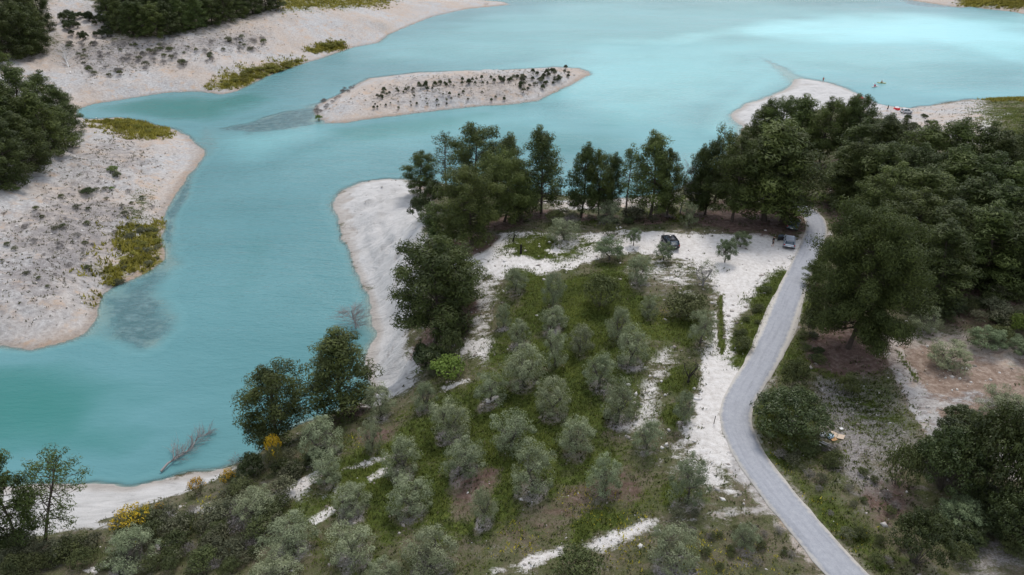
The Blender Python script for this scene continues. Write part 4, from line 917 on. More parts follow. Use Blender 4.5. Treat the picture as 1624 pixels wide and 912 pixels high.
    ('shrub', -26.82, 52.31, 1.94, 3.04, 0, 211),
    ('scrubgrey', -24.62, 46.1, 1.15, 1.69, 0, 211),
    ('greenshrub', -40.76, 45.75, 1.73, 2.49, 0, 211),
    ('shrub', -35.56, 51.52, 2.19, 3.35, 0, 211),
    ('greenshrub', -38.27, 44.79, 1.06, 1.51, 0, 211),
    ('shrub', -25.91, 46.38, 1.46, 2.14, 0, 211),
    ('greenshrub', -24.3, 45.54, 0.99, 1.43, 0, 211),
    ('greenshrub', -37.1, 45.71, 1.23, 1.77, 0, 211),
    ('scrubgrey', -23.95, 47.29, 1.35, 2.02, 0, 211),
    ('greenshrub', -31.55, 44.14, 1.21, 1.72, 0, 211),
    ('greenshrub', -35.73, 48.93, 1.85, 2.77, 0, 211),
    ('shrub', -24.94, 44.65, 1.13, 1.62, 0, 211),
    ('shrub', -28.53, 46.25, 1.74, 2.56, 0, 211),
    ('greenshrub', -23.29, 51.5, 1.34, 2.09, 0, 211),
    ('greenshrub', -28.56, 47.07, 1.24, 1.83, 0, 211),
    ('carob', -23.53, 56.6, 1.55, 2.52, 0, 212),
    ('shrub', -26.46, 59.67, 1.06, 1.75, 0, 212),
    ('shrub', -23.65, 55.99, 1.81, 2.94, 0, 212),
    ('shrub', -25.15, 59.41, 1.43, 2.36, 0, 212),
    ('carob', -21.24, 58.33, 1.44, 2.39, 0, 212),
    ('carob', -22.3, 58.69, 0.96, 1.58, 0, 212),
    ('carob', -25.31, 57.68, 1.35, 2.21, 0, 212),
    ('shrub', -46.68, 46.43, 1.61, 2.32, 0, 213),
    ('shrub', -48.84, 48.6, 2.16, 3.18, 0, 213),
    ('greenshrub', -46.44, 44.89, 1.75, 2.48, 0, 213),
    ('greenshrub', -50.94, 49.27, 2.18, 3.2, 0, 213),
    ('shrub', -48.79, 46.32, 1.73, 2.48, 0, 213),
    ('shrub', -45.3, 47.3, 1.75, 2.56, 0, 213),
    ('greenshrub', -45.13, 44.95, 1.84, 2.62, 0, 213),
    ('shrub', -48.4, 48.4, 1.37, 2.0, 0, 213),
    ('greenshrub', -46.79, 45.08, 1.98, 2.81, 0, 213),
    ('greenshrub', -96.49, 133.08, 0.83, 1.3, 0, 214),
    ('shrub', -81.43, 137.5, 1.14, 1.77, 0, 214),
    ('greenshrub', -81.89, 122.55, 0.8, 1.27, 0, 214),
    ('greenshrub', -81.62, 107.26, 0.55, 0.92, 0, 214),
    ('scrubgrey', -91.04, 132.74, 0.54, 0.85, 0, 214),
    ('greenshrub', -92.78, 158.23, 1.26, 1.92, 0, 214),
    ('scrubgrey', -95.49, 132.01, 0.57, 0.9, 0, 214),
    ('scrubgrey', -94.16, 152.69, 0.66, 1.0, 0, 214),
    ('greenshrub', -75.42, 122.8, 0.47, 0.74, 0, 214),
    ('greenshrub', -83.6, 144.82, 0.67, 1.01, 0, 214),
    ('shrub', -92.95, 158.33, 1.2, 1.85, 0, 214),
    ('greenshrub', -85.88, 131.14, 0.9, 1.41, 0, 214),
    ('shrub', -84.04, 141.69, 0.75, 1.15, 0, 214),
    ('shrub', -83.45, 121.44, 0.46, 0.77, 0, 214),
    ('shrub', -88.91, 145.01, 0.77, 1.16, 0, 214),
    ('shrub', -84.06, 107.93, 0.66, 1.09, 0, 214),
    ('greenshrub', -77.25, 133.78, 0.62, 0.99, 0, 214),
    ('shrub', -89.0, 126.01, 0.98, 1.53, 0, 214),
    ('shrub', -91.85, 138.67, 1.02, 1.59, 0, 214),
    ('greenshrub', -96.82, 142.33, 0.89, 1.38, 0, 214),
    ('greenshrub', -88.29, 127.32, 0.93, 1.47, 0, 214),
    ('scrubgrey', -83.83, 108.46, 0.67, 1.11, 0, 214),
    ('scrubgrey', -85.5, 115.68, 0.57, 0.92, 0, 214),
    ('scrubgrey', -84.48, 119.75, 0.87, 1.4, 0, 214),
    ('scrubgrey', -89.39, 119.7, 0.87, 1.39, 0, 214),
    ('scrubgrey', -83.89, 114.03, 0.52, 0.84, 0, 214),
    ('scrubgrey', -83.82, 124.18, 0.95, 1.51, 0, 214),
    ('scrubgrey', -85.24, 120.03, 0.59, 0.95, 0, 214),
    ('greenshrub', -83.27, 148.84, 0.77, 1.19, 0, 214),
    ('greenshrub', -94.71, 131.53, 0.73, 1.14, 0, 214),
    ('scrubgrey', -80.47, 114.22, 0.89, 1.44, 0, 214),
    ('greenshrub', -89.41, 138.5, 0.82, 1.3, 0, 214),
    ('shrub', -92.62, 148.55, 0.89, 1.36, 0, 214),
    ('scrubgrey', -87.67, 126.79, 0.69, 1.09, 0, 214),
    ('greenshrub', -79.52, 134.19, 0.61, 0.96, 0, 214),
    ('greenshrub', -77.06, 113.77, 0.78, 1.29, 0, 214),
    ('scrubgrey', -79.3, 145.13, 0.78, 1.21, 0, 214),
    ('shrub', -90.05, 111.32, 0.42, 0.71, 0, 214),
    ('scrubgrey', -80.47, 109.82, 0.47, 0.78, 0, 214),
    ('scrubgrey', -86.96, 150.85, 0.94, 1.44, 0, 214),
    ('greenshrub', -92.83, 117.4, 0.78, 1.23, 0, 214),
    ('shrub', -91.21, 116.67, 0.73, 1.2, 0, 214),
    ('shrub', -91.1, 149.32, 0.99, 1.54, 0, 214),
    ('scrubgrey', -84.75, 118.84, 0.52, 0.83, 0, 214),
    ('scrubgrey', -79.3, 128.63, 0.68, 1.08, 0, 214),
    ('scrubgrey', -94.64, 125.5, 0.68, 1.09, 0, 214),
    ('scrubgrey', -80.67, 119.72, 0.65, 1.05, 0, 214),
    ('scrubgrey', -94.27, 159.79, 1.05, 1.61, 0, 214),
    ('scrubgrey', -90.57, 152.19, 0.58, 0.88, 0, 214),
    ('greenshrub', -79.49, 105.66, 0.47, 0.79, 0, 214),
    ('scrubgrey', -81.11, 123.53, 0.62, 1.0, 0, 214),
    ('scrubgrey', -93.92, 125.01, 0.98, 1.54, 0, 214),
    ('scrubgrey', -111.01, 265.29, 1.29, 1.7, 0, 215),
    ('scrubgrey', -153.56, 271.5, 1.93, 2.53, 0, 215),
    ('scrubgrey', -101.11, 287.15, 1.9, 2.48, 0, 215),
    ('scrubgrey', -136.82, 253.9, 1.35, 1.79, 0, 215),
    ('greenshrub', -135.89, 269.96, 1.31, 1.69, 0, 215),
    ('shrub', -130.34, 259.22, 2.06, 2.69, 0, 215),
    ('shrub', -110.67, 289.07, 2.29, 2.95, 0, 215),
    ('scrubgrey', -147.57, 273.63, 1.48, 1.91, 0, 215),
    ('scrubgrey', -134.79, 267.84, 1.8, 2.32, 0, 215),
    ('greenshrub', -118.33, 262.3, 1.95, 2.52, 0, 215),
    ('greenshrub', -117.9, 274.63, 1.3, 1.69, 0, 215),
    ('scrubgrey', -153.74, 272.78, 1.54, 2.02, 0, 215),
    ('scrubgrey', -148.38, 253.5, 1.17, 1.54, 0, 215),
    ('shrub', -119.05, 262.19, 2.04, 2.65, 0, 215),
    ('shrub', -110.45, 289.49, 1.44, 1.87, 0, 215),
    ('shrub', -124.2, 266.85, 1.68, 2.18, 0, 215),
    ('scrubgrey', -162.05, 270.38, 2.03, 2.63, 0, 215),
    ('scrubgrey', -145.84, 265.03, 1.13, 1.46, 0, 215),
    ('greenshrub', -155.06, 266.55, 1.13, 1.46, 0, 215),
    ('greenshrub', -106.25, 288.99, 1.25, 1.6, 0, 215),
    ('scrubgrey', -137.19, 252.46, 1.75, 2.28, 0, 215),
    ('greenshrub', -129.96, 272.14, 1.5, 1.96, 0, 215),
    ('greenshrub', -154.38, 271.76, 1.54, 1.99, 0, 215),
    ('shrub', -121.65, 276.91, 1.06, 1.35, 0, 215),
    ('shrub', -152.48, 260.79, 1.73, 2.27, 0, 215),
    ('scrubgrey', -140.62, 275.4, 1.26, 1.62, 0, 215),
    ('scrubgrey', -107.74, 289.98, 2.01, 2.62, 0, 215),
    ('scrubgrey', -114.65, 274.68, 1.82, 2.36, 0, 215),
    ('scrubgrey', -139.02, 265.88, 1.97, 2.56, 0, 215),
    ('greenshrub', -121.64, 272.61, 0.97, 1.26, 0, 215),
    ('greenshrub', -145.68, 250.39, 1.8, 2.33, 0, 215),
    ('scrubgrey', -160.7, 269.95, 0.98, 1.29, 0, 215),
    ('scrubgrey', -130.59, 269.69, 1.58, 2.06, 0, 215),
    ('scrubgrey', -123.09, 268.21, 2.08, 2.7, 0, 215),
    ('scrubgrey', -129.15, 255.65, 1.45, 1.89, 0, 215),
    ('scrubgrey', -129.55, 273.71, 1.07, 1.41, 0, 215),
    ('scrubgrey', -124.8, 261.31, 2.05, 2.66, 0, 215),
    ('scrubgrey', -129.78, 275.06, 2.09, 2.73, 0, 215),
    ('shrub', -135.49, 265.61, 1.85, 2.43, 0, 215),
    ('scrubgrey', -103.74, 295.91, 1.62, 2.12, 0, 215),
    ('shrub', -142.9, 247.66, 1.89, 2.44, 0, 215),
    ('scrubgrey', -134.99, 263.94, 1.31, 1.71, 0, 215),
    ('shrub', -138.81, 248.96, 1.39, 1.82, 0, 215),
    ('greenshrub', -127.1, 272.26, 1.78, 2.31, 0, 215),
    ('shrub', -101.96, 286.59, 1.97, 2.55, 0, 215),
    ('scrubgrey', -137.16, 251.36, 1.83, 2.38, 0, 215),
    ('greenshrub', -147.5, 253.5, 1.22, 1.58, 0, 215),
    ('greenshrub', -99.13, 295.05, 2.02, 2.64, 0, 215),
    ('scrubgrey', -145.41, 272.48, 1.41, 1.82, 0, 215),
    ('scrubgrey', -115.46, 284.25, 1.9, 2.45, 0, 215),
    ('shrub', -131.27, 275.54, 1.66, 2.14, 0, 215),
    ('greenshrub', -160.71, 267.02, 1.65, 2.12, 0, 215),
    ('shrub', -110.21, 289.36, 1.05, 1.38, 0, 215),
    ('scrubgrey', -146.6, 261.04, 1.84, 2.41, 0, 215),
    ('greenshrub', -104.54, 288.07, 1.22, 1.58, 0, 215),
    ('scrubgrey', -139.4, 264.51, 1.15, 1.51, 0, 215),
    ('greenshrub', -135.04, 249.37, 1.65, 2.15, 0, 215),
    ('greenshrub', -126.6, 273.08, 1.62, 2.11, 0, 215),
    ('shrub', -131.24, 269.15, 1.8, 2.36, 0, 215),
    ('scrubgrey', -140.42, 263.52, 1.75, 2.27, 0, 215),
    ('scrubgrey', -142.04, 253.92, 1.06, 1.41, 0, 215),
    ('scrubgrey', -100.46, 298.31, 2.04, 2.64, 0, 215),
    ('greenshrub', -141.48, 274.03, 1.0, 1.31, 0, 215),
    ('scrubgrey', -157.4, 270.41, 1.56, 2.01, 0, 215),
    ('greenshrub', -143.21, 269.17, 1.05, 1.36, 0, 215),
    ('greenshrub', -126.96, 267.36, 1.41, 1.82, 0, 215),
    ('scrubgrey', -102.03, 293.66, 1.91, 2.45, 0, 215),
    ('shrub', -154.84, 261.95, 1.51, 1.98, 0, 215),
    ('scrubgrey', -104.41, 282.1, 1.89, 2.46, 0, 215),
    ('shrub', -109.98, 280.55, 1.43, 1.85, 0, 215),
    ('shrub', -150.04, 255.52, 1.2, 1.57, 0, 215),
    ('scrubgrey', -148.27, 264.09, 1.77, 2.29, 0, 215),
    ('greenshrub', -133.07, 269.61, 1.56, 2.01, 0, 215),
    ('greenshrub', -140.19, 274.7, 1.33, 1.71, 0, 215),
    ('shrub', -131.02, 271.73, 1.57, 2.02, 0, 215),
    ('scrubgrey', -128.71, 262.47, 1.72, 2.24, 0, 215),
    ('greenshrub', -112.41, 272.9, 1.93, 2.51, 0, 215),
    ('shrub', -107.53, 295.29, 1.81, 2.38, 0, 215),
    ('shrub', -147.35, 251.63, 1.19, 1.55, 0, 215),
    ('shrub', -161.68, 270.36, 1.76, 2.28, 0, 215),
    ('scrubgrey', -109.61, 266.93, 1.87, 2.42, 0, 215),
    ('scrubgrey', -143.96, 273.77, 2.18, 2.83, 0, 215),
    ('scrubgrey', -117.36, 262.33, 1.61, 2.09, 0, 215),
    ('greenshrub', -111.1, 269.19, 1.44, 1.9, 0, 215),
    ('carob', 44.21, 54.89, 1.86, 3.19, 0, 216),
    ('carob', 46.46, 56.93, 2.02, 3.5, 0, 216),
    ('carob', 41.06, 51.8, 1.98, 3.29, 0, 216),
    ('carob', 41.55, 50.89, 2.82, 4.67, 0, 216),
    ('greenshrub', 47.24, 57.47, 1.62, 2.82, 0, 216),
    ('greenshrub', 44.74, 52.51, 2.51, 4.21, 0, 216),
    ('carob', 47.19, 55.7, 1.94, 3.34, 0, 216),
    ('greenshrub', 42.2, 47.96, 1.59, 2.55, 0, 216),
    ('greenshrub', 63.48, 74.56, 1.87, 3.59, 0, 217),
    ('greenshrub', 59.47, 79.38, 1.31, 2.55, 0, 217),
    ('shrub', 55.72, 79.2, 1.5, 2.91, 0, 217),
    ('greenshrub', 67.76, 81.22, 1.2, 2.36, 0, 217),
    ('shrub', 66.39, 81.54, 1.11, 2.17, 0, 217),
    ('shrub', 56.7, 78.75, 0.98, 1.89, 0, 217),
    ('shrub', 66.8, 81.03, 1.09, 2.14, 0, 217),
    ('carob', 61.23, 75.73, 1.09, 2.08, 0, 217),
    ('carob', 64.46, 75.49, 1.51, 2.9, 0, 217),
    ('shrub', 62.91, 75.82, 1.24, 2.37, 0, 217),
    ('shrub', 65.24, 82.2, 1.9, 3.74, 0, 217),
    ('carob', 52.97, 78.33, 1.38, 2.67, 0, 217),
    ('carob', 56.65, 79.59, 1.81, 3.53, 0, 217),
    ('greenshrub', 66.52, 81.73, 1.92, 3.77, 0, 217),
    ('shrub', 61.46, 80.94, 1.03, 2.01, 0, 217),
    ('shrub', 58.29, 79.92, 1.58, 3.06, 0, 217),
    ('greenshrub', 61.39, 80.13, 0.95, 1.85, 0, 217),
    ('greenshrub', 55.12, 78.39, 1.28, 2.46, 0, 217),
    ('shrub', 62.14, 75.71, 1.91, 3.66, 0, 217),
    ('greenshrub', 66.66, 80.01, 0.96, 1.87, 0, 217),
    ('carob', 58.27, 78.85, 1.11, 2.15, 0, 217),
    ('shrub', 59.51, 76.82, 1.28, 2.45, 0, 217),
    ('greenshrub', 53.63, 78.62, 0.98, 1.88, 0, 217),
    ('shrub', 62.61, 78.72, 1.79, 3.48, 0, 217),
    ('greenshrub', 63.17, 80.47, 1.58, 3.09, 0, 217),
    ('greenshrub', 55.44, 77.14, 1.11, 2.13, 0, 217),
    ('greenshrub', 30.69, 51.02, 0.9, 1.47, 0, 218),
    ('shrub', 28.08, 52.63, 0.57, 0.96, 0, 218),
    ('scrubgrey', 28.42, 45.01, 0.47, 0.71, 0, 218),
    ('shrub', 27.21, 51.56, 0.98, 1.61, 0, 218),
    ('greenshrub', 30.28, 39.86, 0.85, 1.23, 0, 218),
    ('shrub', 28.89, 42.54, 0.95, 1.41, 0, 218),
    ('scrubgrey', 31.03, 39.73, 0.72, 1.04, 0, 218),
    ('scrubgrey', 31.12, 47.67, 0.68, 1.09, 0, 218),
    ('greenshrub', 31.34, 41.81, 0.74, 1.09, 0, 218),
    ('greenshrub', 31.6, 52.48, 0.51, 0.85, 0, 218),
    ('greenshrub', 34.08, 49.05, 0.56, 0.89, 0, 218),
    ('shrub', 29.14, 48.96, 0.81, 1.29, 0, 218),
    ('greenshrub', 31.18, 53.7, 0.46, 0.76, 0, 218),
    ('scrubgrey', 28.18, 49.69, 0.76, 1.22, 0, 218),
    ('shrub', 27.92, 50.71, 0.49, 0.79, 0, 218),
    ('greenshrub', 33.44, 49.96, 0.73, 1.19, 0, 218),
    ('scrubgrey', 34.3, 47.07, 0.84, 1.32, 0, 218),
    ('greenshrub', 29.06, 53.41, 0.72, 1.2, 0, 218),
    ('greenshrub', 33.11, 41.27, 0.82, 1.21, 0, 218),
    ('greenshrub', 30.03, 42.51, 0.91, 1.35, 0, 218),
    ('greenshrub', 32.08, 46.55, 0.47, 0.74, 0, 218),
    ('scrubgrey', 26.43, 52.5, 0.89, 1.48, 0, 218),
    ('greenshrub', 29.74, 53.12, 1.01, 1.68, 0, 218),
    ('shrub', 30.76, 45.79, 0.51, 0.79, 0, 218),
    ('scrubgrey', 28.46, 47.9, 0.57, 0.9, 0, 218),
    ('scrubgrey', 31.92, 53.26, 0.84, 1.4, 0, 218),
    ('greenshrub', 33.87, 45.19, 0.69, 1.06, 0, 218),
    ('scrubgrey', 31.14, 53.28, 0.51, 0.85, 0, 218),
    ('scrubgrey', 34.43, 45.65, 0.78, 1.21, 0, 218),
    ('greenshrub', 29.12, 52.65, 0.91, 1.52, 0, 218),
    ('greenshrub', 40.05, 43.6, 2.03, 3.08, 0, 219),
    ('carob', 42.32, 45.08, 1.95, 3.03, 0, 219),
    ('carob', 41.99, 42.89, 1.94, 2.93, 0, 219),
    ('greenshrub', 41.43, 40.41, 1.27, 1.86, 0, 219),
    ('greenshrub', 42.45, 41.14, 1.76, 2.61, 0, 219),
    ('carob', 41.51, 43.3, 1.95, 2.95, 0, 219),
    ('carob', 38.74, 41.97, 1.8, 2.69, 0, 219),
    ('carob', 41.86, 42.12, 1.57, 2.34, 0, 219),
    ('carob', 38.3, 41.73, 1.77, 2.63, 0, 219),
    ('greenshrub', 41.89, 40.92, 1.06, 1.55, 0, 219),
    ('carob', 42.64, 45.87, 2.12, 3.32, 0, 219),
    ('carob', 43.52, 43.25, 2.01, 3.05, 0, 219),
    ('greenshrub', 44.81, 45.26, 1.21, 1.87, 0, 219),
    ('greenshrub', 42.31, 41.51, 1.17, 1.74, 0, 219),
    ('greenshrub', 37.07, 39.69, 1.47, 2.13, 0, 219),
    ('greenshrub', 45.57, 45.8, 1.07, 1.68, 0, 219),
    ('greenshrub', 30.24, 77.58, 0.51, 0.98, 0, 220),
    ('greenshrub', 28.33, 74.45, 0.67, 1.26, 0, 220),
    ('greenshrub', 35.18, 85.01, 0.86, 1.68, 0, 220),
    ('greenshrub', 31.58, 77.07, 0.45, 0.87, 0, 220),
    ('greenshrub', 31.96, 79.72, 0.5, 0.97, 0, 220),
    ('greenshrub', 29.09, 74.71, 0.65, 1.23, 0, 220),
    ('greenshrub', 28.63, 71.83, 0.43, 0.81, 0, 220),
    ('greenshrub', 32.69, 80.26, 0.87, 1.69, 0, 220),
    ('shrub', 23.98, 110.17, 0.92, 1.89, 0, 221),
    ('carob', 20.71, 113.26, 1.51, 3.14, 0, 221),
    ('scrubgrey', 16.29, 109.76, 1.2, 2.47, 0, 221),
    ('scrubgrey', 26.96, 111.75, 1.25, 2.6, 0, 221),
    ('shrub', 8.63, 113.31, 1.49, 3.09, 0, 221),
    ('shrub', 15.89, 111.79, 0.83, 1.72, 0, 221),
    ('shrub', 25.68, 113.59, 1.54, 3.21, 0, 221),
    ('shrub', 10.44, 111.59, 1.24, 2.58, 0, 221),
    ('scrubgrey', 9.23, 108.93, 1.41, 2.91, 0, 221),
    ('shrub', 21.95, 112.88, 1.46, 3.04, 0, 221),
    ('carob', 17.2, 109.85, 0.87, 1.8, 0, 221),
    ('carob', 19.68, 109.6, 0.94, 1.95, 0, 221),
    ('shrub', 13.5, 112.38, 0.79, 1.64, 0, 221),
    ('scrubgrey', 10.05, 109.84, 1.28, 2.64, 0, 221),
    ('carob', 36.86, 70.36, 0.78, 1.44, 0, 222),
    ('greenshrub', 36.28, 73.94, 0.89, 1.69, 0, 222),
    ('greenshrub', 36.15, 68.39, 0.97, 1.78, 0, 222),
    ('greenshrub', 35.81, 71.16, 0.63, 1.18, 0, 222),
    ('greenshrub', 41.23, 82.52, 1.33, 2.59, 0, 222),
    ('carob', 35.69, 68.83, 0.65, 1.21, 0, 222),
    ('carob', 38.38, 76.79, 0.72, 1.37, 0, 222),
    ('greenshrub', 33.13, 66.0, 1.2, 2.19, 0, 222),
    ('carob', 37.57, 73.94, 0.68, 1.29, 0, 222),
    ('greenshrub', 20.63, 42.29, 0.38, 0.55, 0, 223),
    ('greenshrub', 16.53, 41.2, 0.66, 0.96, 0, 223),
    ('scrubgrey', 23.38, 40.58, 0.57, 0.82, 0, 223),
    ('scrubgrey', 23.21, 43.05, 0.65, 0.98, 0, 223),
    ('greenshrub', 19.66, 43.54, 0.63, 0.94, 0, 223),
    ('scrubgrey', 21.29, 43.61, 0.44, 0.66, 0, 223),
    ('greenshrub', 17.31, 39.7, 0.52, 0.73, 0, 223),
    ('scrubgrey', 16.68, 41.26, 0.41, 0.6, 0, 223),
    ('greenshrub', 18.15, 43.04, 0.47, 0.69, 0, 223),
    ('scrubgrey', 21.86, 42.79, 0.54, 0.8, 0, 223),
    ('scrubgrey', 17.19, 42.84, 0.52, 0.78, 0, 223),
    ('greenshrub', 21.24, 41.55, 0.63, 0.93, 0, 223),
    ('greenshrub', 18.59, 41.46, 0.57, 0.83, 0, 223),
    ('greenshrub', 19.88, 42.16, 0.53, 0.78, 0, 223),
    ('scrubgrey', 15.79, 43.6, 0.65, 0.97, 0, 223),
    ('greenshrub', 17.45, 42.82, 0.49, 0.73, 0, 223),
    ('scrubgrey', 20.46, 39.89, 0.69, 0.99, 0, 223),
    ('greenshrub', 18.47, 40.78, 0.45, 0.64, 0, 223),
    ('greenshrub', 22.84, 40.71, 0.42, 0.6, 0, 223),
    ('greenshrub', 23.14, 41.23, 0.32, 0.46, 0, 223),
    ('carob', 104.61, 181.84, 1.49, 1.95, 0, 224),
    ('carob', 109.33, 193.89, 1.58, 2.09, 0, 224),
    ('carob', 117.06, 200.0, 1.19, 1.56, 0, 224),
    ('carob', 102.94, 182.64, 1.06, 1.39, 0, 224),
    ('carob', 115.85, 196.63, 1.09, 1.43, 0, 224),
    ('carob', 104.83, 180.05, 1.03, 1.35, 0, 224),
    ('carob', 107.26, 180.61, 0.73, 0.98, 0, 224),
    ('carob', 111.47, 184.4, 1.07, 1.4, 0, 224),
    ('carob', 104.39, 182.23, 1.37, 1.78, 0, 224),
    ('carob', 109.39, 183.98, 1.2, 1.56, 0, 224),
    ('scrubgrey', -61.55, 220.67, 1.17, 1.66, 0, 225),
    ('scrubgrey', -59.67, 219.86, 0.93, 1.36, 0, 225),
    ('scrubgrey', -57.64, 227.8, 1.08, 1.56, 0, 225),
    ('scrubgrey', -60.15, 217.58, 0.92, 1.34, 0, 225),
    ('scrubgrey', -55.86, 242.59, 1.02, 1.47, 0, 225),
    ('scrubgrey', -57.74, 245.2, 0.84, 1.21, 0, 225),
    ('scrubgrey', -55.4, 251.39, 0.82, 1.15, 0, 225),
    ('scrubgrey', -54.8, 247.28, 0.7, 1.0, 0, 225),
    ('scrubgrey', -61.89, 233.58, 0.95, 1.35, 0, 225),
    ('scrubgrey', -55.04, 241.13, 0.89, 1.28, 0, 225),
    ('scrubgrey', -56.76, 234.22, 1.03, 1.49, 0, 225),
    ('scrubgrey', -57.78, 235.29, 0.71, 1.02, 0, 225),
    ('scrubgrey', -61.37, 231.46, 1.06, 1.5, 0, 225),
    ('scrubgrey', -59.65, 220.19, 0.69, 0.98, 0, 225),
    ('scrubgrey', -57.75, 243.73, 1.25, 1.8, 0, 225),
    ('scrubgrey', -58.04, 244.14, 1.09, 1.59, 0, 225),
    ('scrubgrey', -58.44, 223.99, 1.14, 1.65, 0, 225),
    ('scrubgrey', -55.71, 247.46, 1.25, 1.83, 0, 225),
    ('scrubgrey', -60.79, 220.39, 1.16, 1.67, 0, 225),
    ('scrubgrey', -61.05, 221.73, 1.04, 1.48, 0, 225),
    ('scrubgrey', -57.72, 247.12, 1.23, 1.76, 0, 225),
    ('scrubgrey', -57.32, 230.91, 1.05, 1.51, 0, 225),
    ('scrubgrey', -62.11, 231.85, 0.88, 1.26, 0, 225),
    ('scrubgrey', -61.07, 232.5, 1.0, 1.44, 0, 225),
    ('scrubgrey', -58.43, 221.64, 1.25, 1.78, 0, 225),
    ('scrubgrey', -62.07, 224.86, 0.99, 1.42, 0, 225),
    ('limeshrub', -58.4, 212.08, 1.67, 2.28, 0, 226),
    ('limeshrub', -94.43, 159.85, 1.46, 2.68, 0, 227),
    ('carob', -93.54, 146.52, 1.45, 3.05, 0, 228),
    ('limeshrub', -90.14, 150.09, 0.78, 1.28, 0, 229),
    ('limeshrub', -104.89, 141.11, 0.97, 1.6, 0, 230),
    ('marshbush', -118.32, 204.79, 0.79, 1.71, 0, 231),
    ('marshbush', -108.18, 200.18, 0.84, 1.83, 0, 231),
    ('marshbush', -106.93, 199.19, 1.15, 2.5, 0, 231),
    ('marshbush', -110.42, 200.84, 0.9, 1.96, 0, 231),
    ('marshbush', -113.78, 202.43, 0.77, 1.68, 0, 231),
    ('marshbush', -116.96, 205.34, 0.86, 1.87, 0, 231),
    ('marshbush', -111.58, 202.66, 1.19, 2.59, 0, 231),
    ('marshbush', -104.5, 193.62, 0.6, 1.3, 0, 231),
    ('marshbush', -111.91, 203.71, 0.83, 1.8, 0, 231),
    ('marshbush', -102.4, 195.89, 1.17, 2.54, 0, 231),
    ('marshbush', -102.16, 194.64, 0.85, 1.84, 0, 231),
    ('marshbush', -110.42, 200.61, 0.69, 1.51, 0, 231),
    ('marshbush', -112.58, 199.36, 1.0, 2.16, 0, 231),
    ('marshbush', -103.07, 200.01, 0.82, 1.77, 0, 231),
    ('marshbush', -110.46, 201.13, 0.73, 1.58, 0, 231),
    ('marshbush', -106.76, 194.69, 0.81, 1.76, 0, 231),
    ('marshbush', -98.16, 254.95, 1.13, 2.45, 0, 232),
    ('marshbush', -84.73, 287.67, 1.16, 2.46, 0, 232),
    ('marshbush', -90.77, 274.35, 1.68, 3.64, 0, 232),
    ('marshbush', -89.72, 275.51, 1.14, 2.41, 0, 232),
    ('marshbush', -95.44, 256.33, 1.59, 3.43, 0, 232),
    ('marshbush', -94.19, 263.06, 1.16, 2.57, 0, 232),
    ('marshbush', -97.89, 254.57, 1.24, 2.74, 0, 232),
    ('marshbush', -95.23, 259.69, 0.94, 2.02, 0, 232),
    ('marshbush', -96.11, 266.16, 1.65, 3.56, 0, 232),
    ('marshbush', -88.13, 273.81, 1.5, 3.26, 0, 232),
    ('marshbush', -86.6, 279.85, 1.24, 2.64, 0, 232),
    ('marshbush', -96.37, 260.15, 1.09, 2.34, 0, 232),
    ('marshbush', -93.26, 271.27, 1.14, 2.45, 0, 232),
    ('marshbush', -97.58, 263.59, 1.12, 2.45, 0, 232),
    ('marshbush', -87.16, 281.01, 1.54, 3.3, 0, 232),
    ('marshbush', -86.71, 282.98, 1.44, 3.06, 0, 232),
    ('marshbush', -88.33, 275.0, 0.93, 2.03, 0, 232),
    ('marshbush', -91.57, 273.59, 1.7, 3.63, 0, 232),
    ('marshbush', -98.58, 256.86, 1.01, 2.17, 0, 232),
    ('marshbush', -96.55, 260.84, 1.57, 3.45, 0, 232),
    ('marshbush', -97.73, 262.32, 0.97, 2.12, 0, 232),
    ('marshbush', -92.02, 263.34, 1.14, 2.48, 0, 232),
    ('marshbush', -86.99, 275.37, 1.33, 2.87, 0, 232),
    ('marshbush', -90.63, 271.37, 1.18, 2.55, 0, 232),
    ('marshbush', -94.36, 269.94, 1.28, 2.79, 0, 232),
    ('marshbush', -90.05, 271.56, 1.38, 3.0, 0, 232),
    ('marshbush', -86.8, 281.71, 1.41, 3.02, 0, 232),
    ('marshbush', -91.04, 268.02, 0.88, 1.91, 0, 232),
    ('marshbush', -99.3, 249.84, 1.2, 2.65, 0, 232),
    ('marshbush', -85.68, 279.85, 1.15, 2.5, 0, 232),
    ('marshbush', -77.77, 308.1, 0.8, 1.69, 0, 233),
    ('marshbush', -82.16, 302.31, 0.93, 1.97, 0, 233),
    ('marshbush', -76.82, 310.42, 1.66, 3.5, 0, 233),
    ('marshbush', -78.78, 309.55, 1.25, 2.64, 0, 233),
    ('marshbush', -79.19, 309.68, 1.68, 3.54, 0, 233),
    ('marshbush', -74.25, 316.19, 1.67, 3.48, 0, 233),
    ('marshbush', -72.75, 318.95, 1.03, 2.18, 0, 233),
    ('marshbush', -75.86, 312.38, 1.62, 3.41, 0, 233),
    ('marshbush', -76.51, 310.92, 1.21, 2.58, 0, 233),
    ('marshbush', -77.68, 310.87, 1.03, 2.15, 0, 233),
    ('shrub', -75.65, 131.01, 0.56, 1.15, 0, 234),
    ('shrub', -72.05, 116.47, 0.63, 1.25, 0, 234),
    ('shrub', -71.08, 123.51, 1.02, 2.06, 0, 234),
    ('shrub', -73.76, 133.18, 0.87, 1.79, 0, 234),
    ('marshbush', -73.21, 130.93, 0.96, 1.98, 0, 234),
    ('marshbush', -71.77, 117.03, 0.55, 1.1, 0, 234),
    ('marshbush', -70.53, 116.57, 0.55, 1.1, 0, 234),
    ('shrub', -68.33, 121.71, 0.48, 0.96, 0, 234),
    ('marshbush', -72.66, 118.54, 0.63, 1.27, 0, 234),
    ('marshbush', -71.08, 128.49, 1.04, 2.11, 0, 234),
    ('marshbush', -74.39, 133.23, 1.06, 2.17, 0, 234),
    ('marshbush', -72.97, 117.99, 0.55, 1.11, 0, 234),
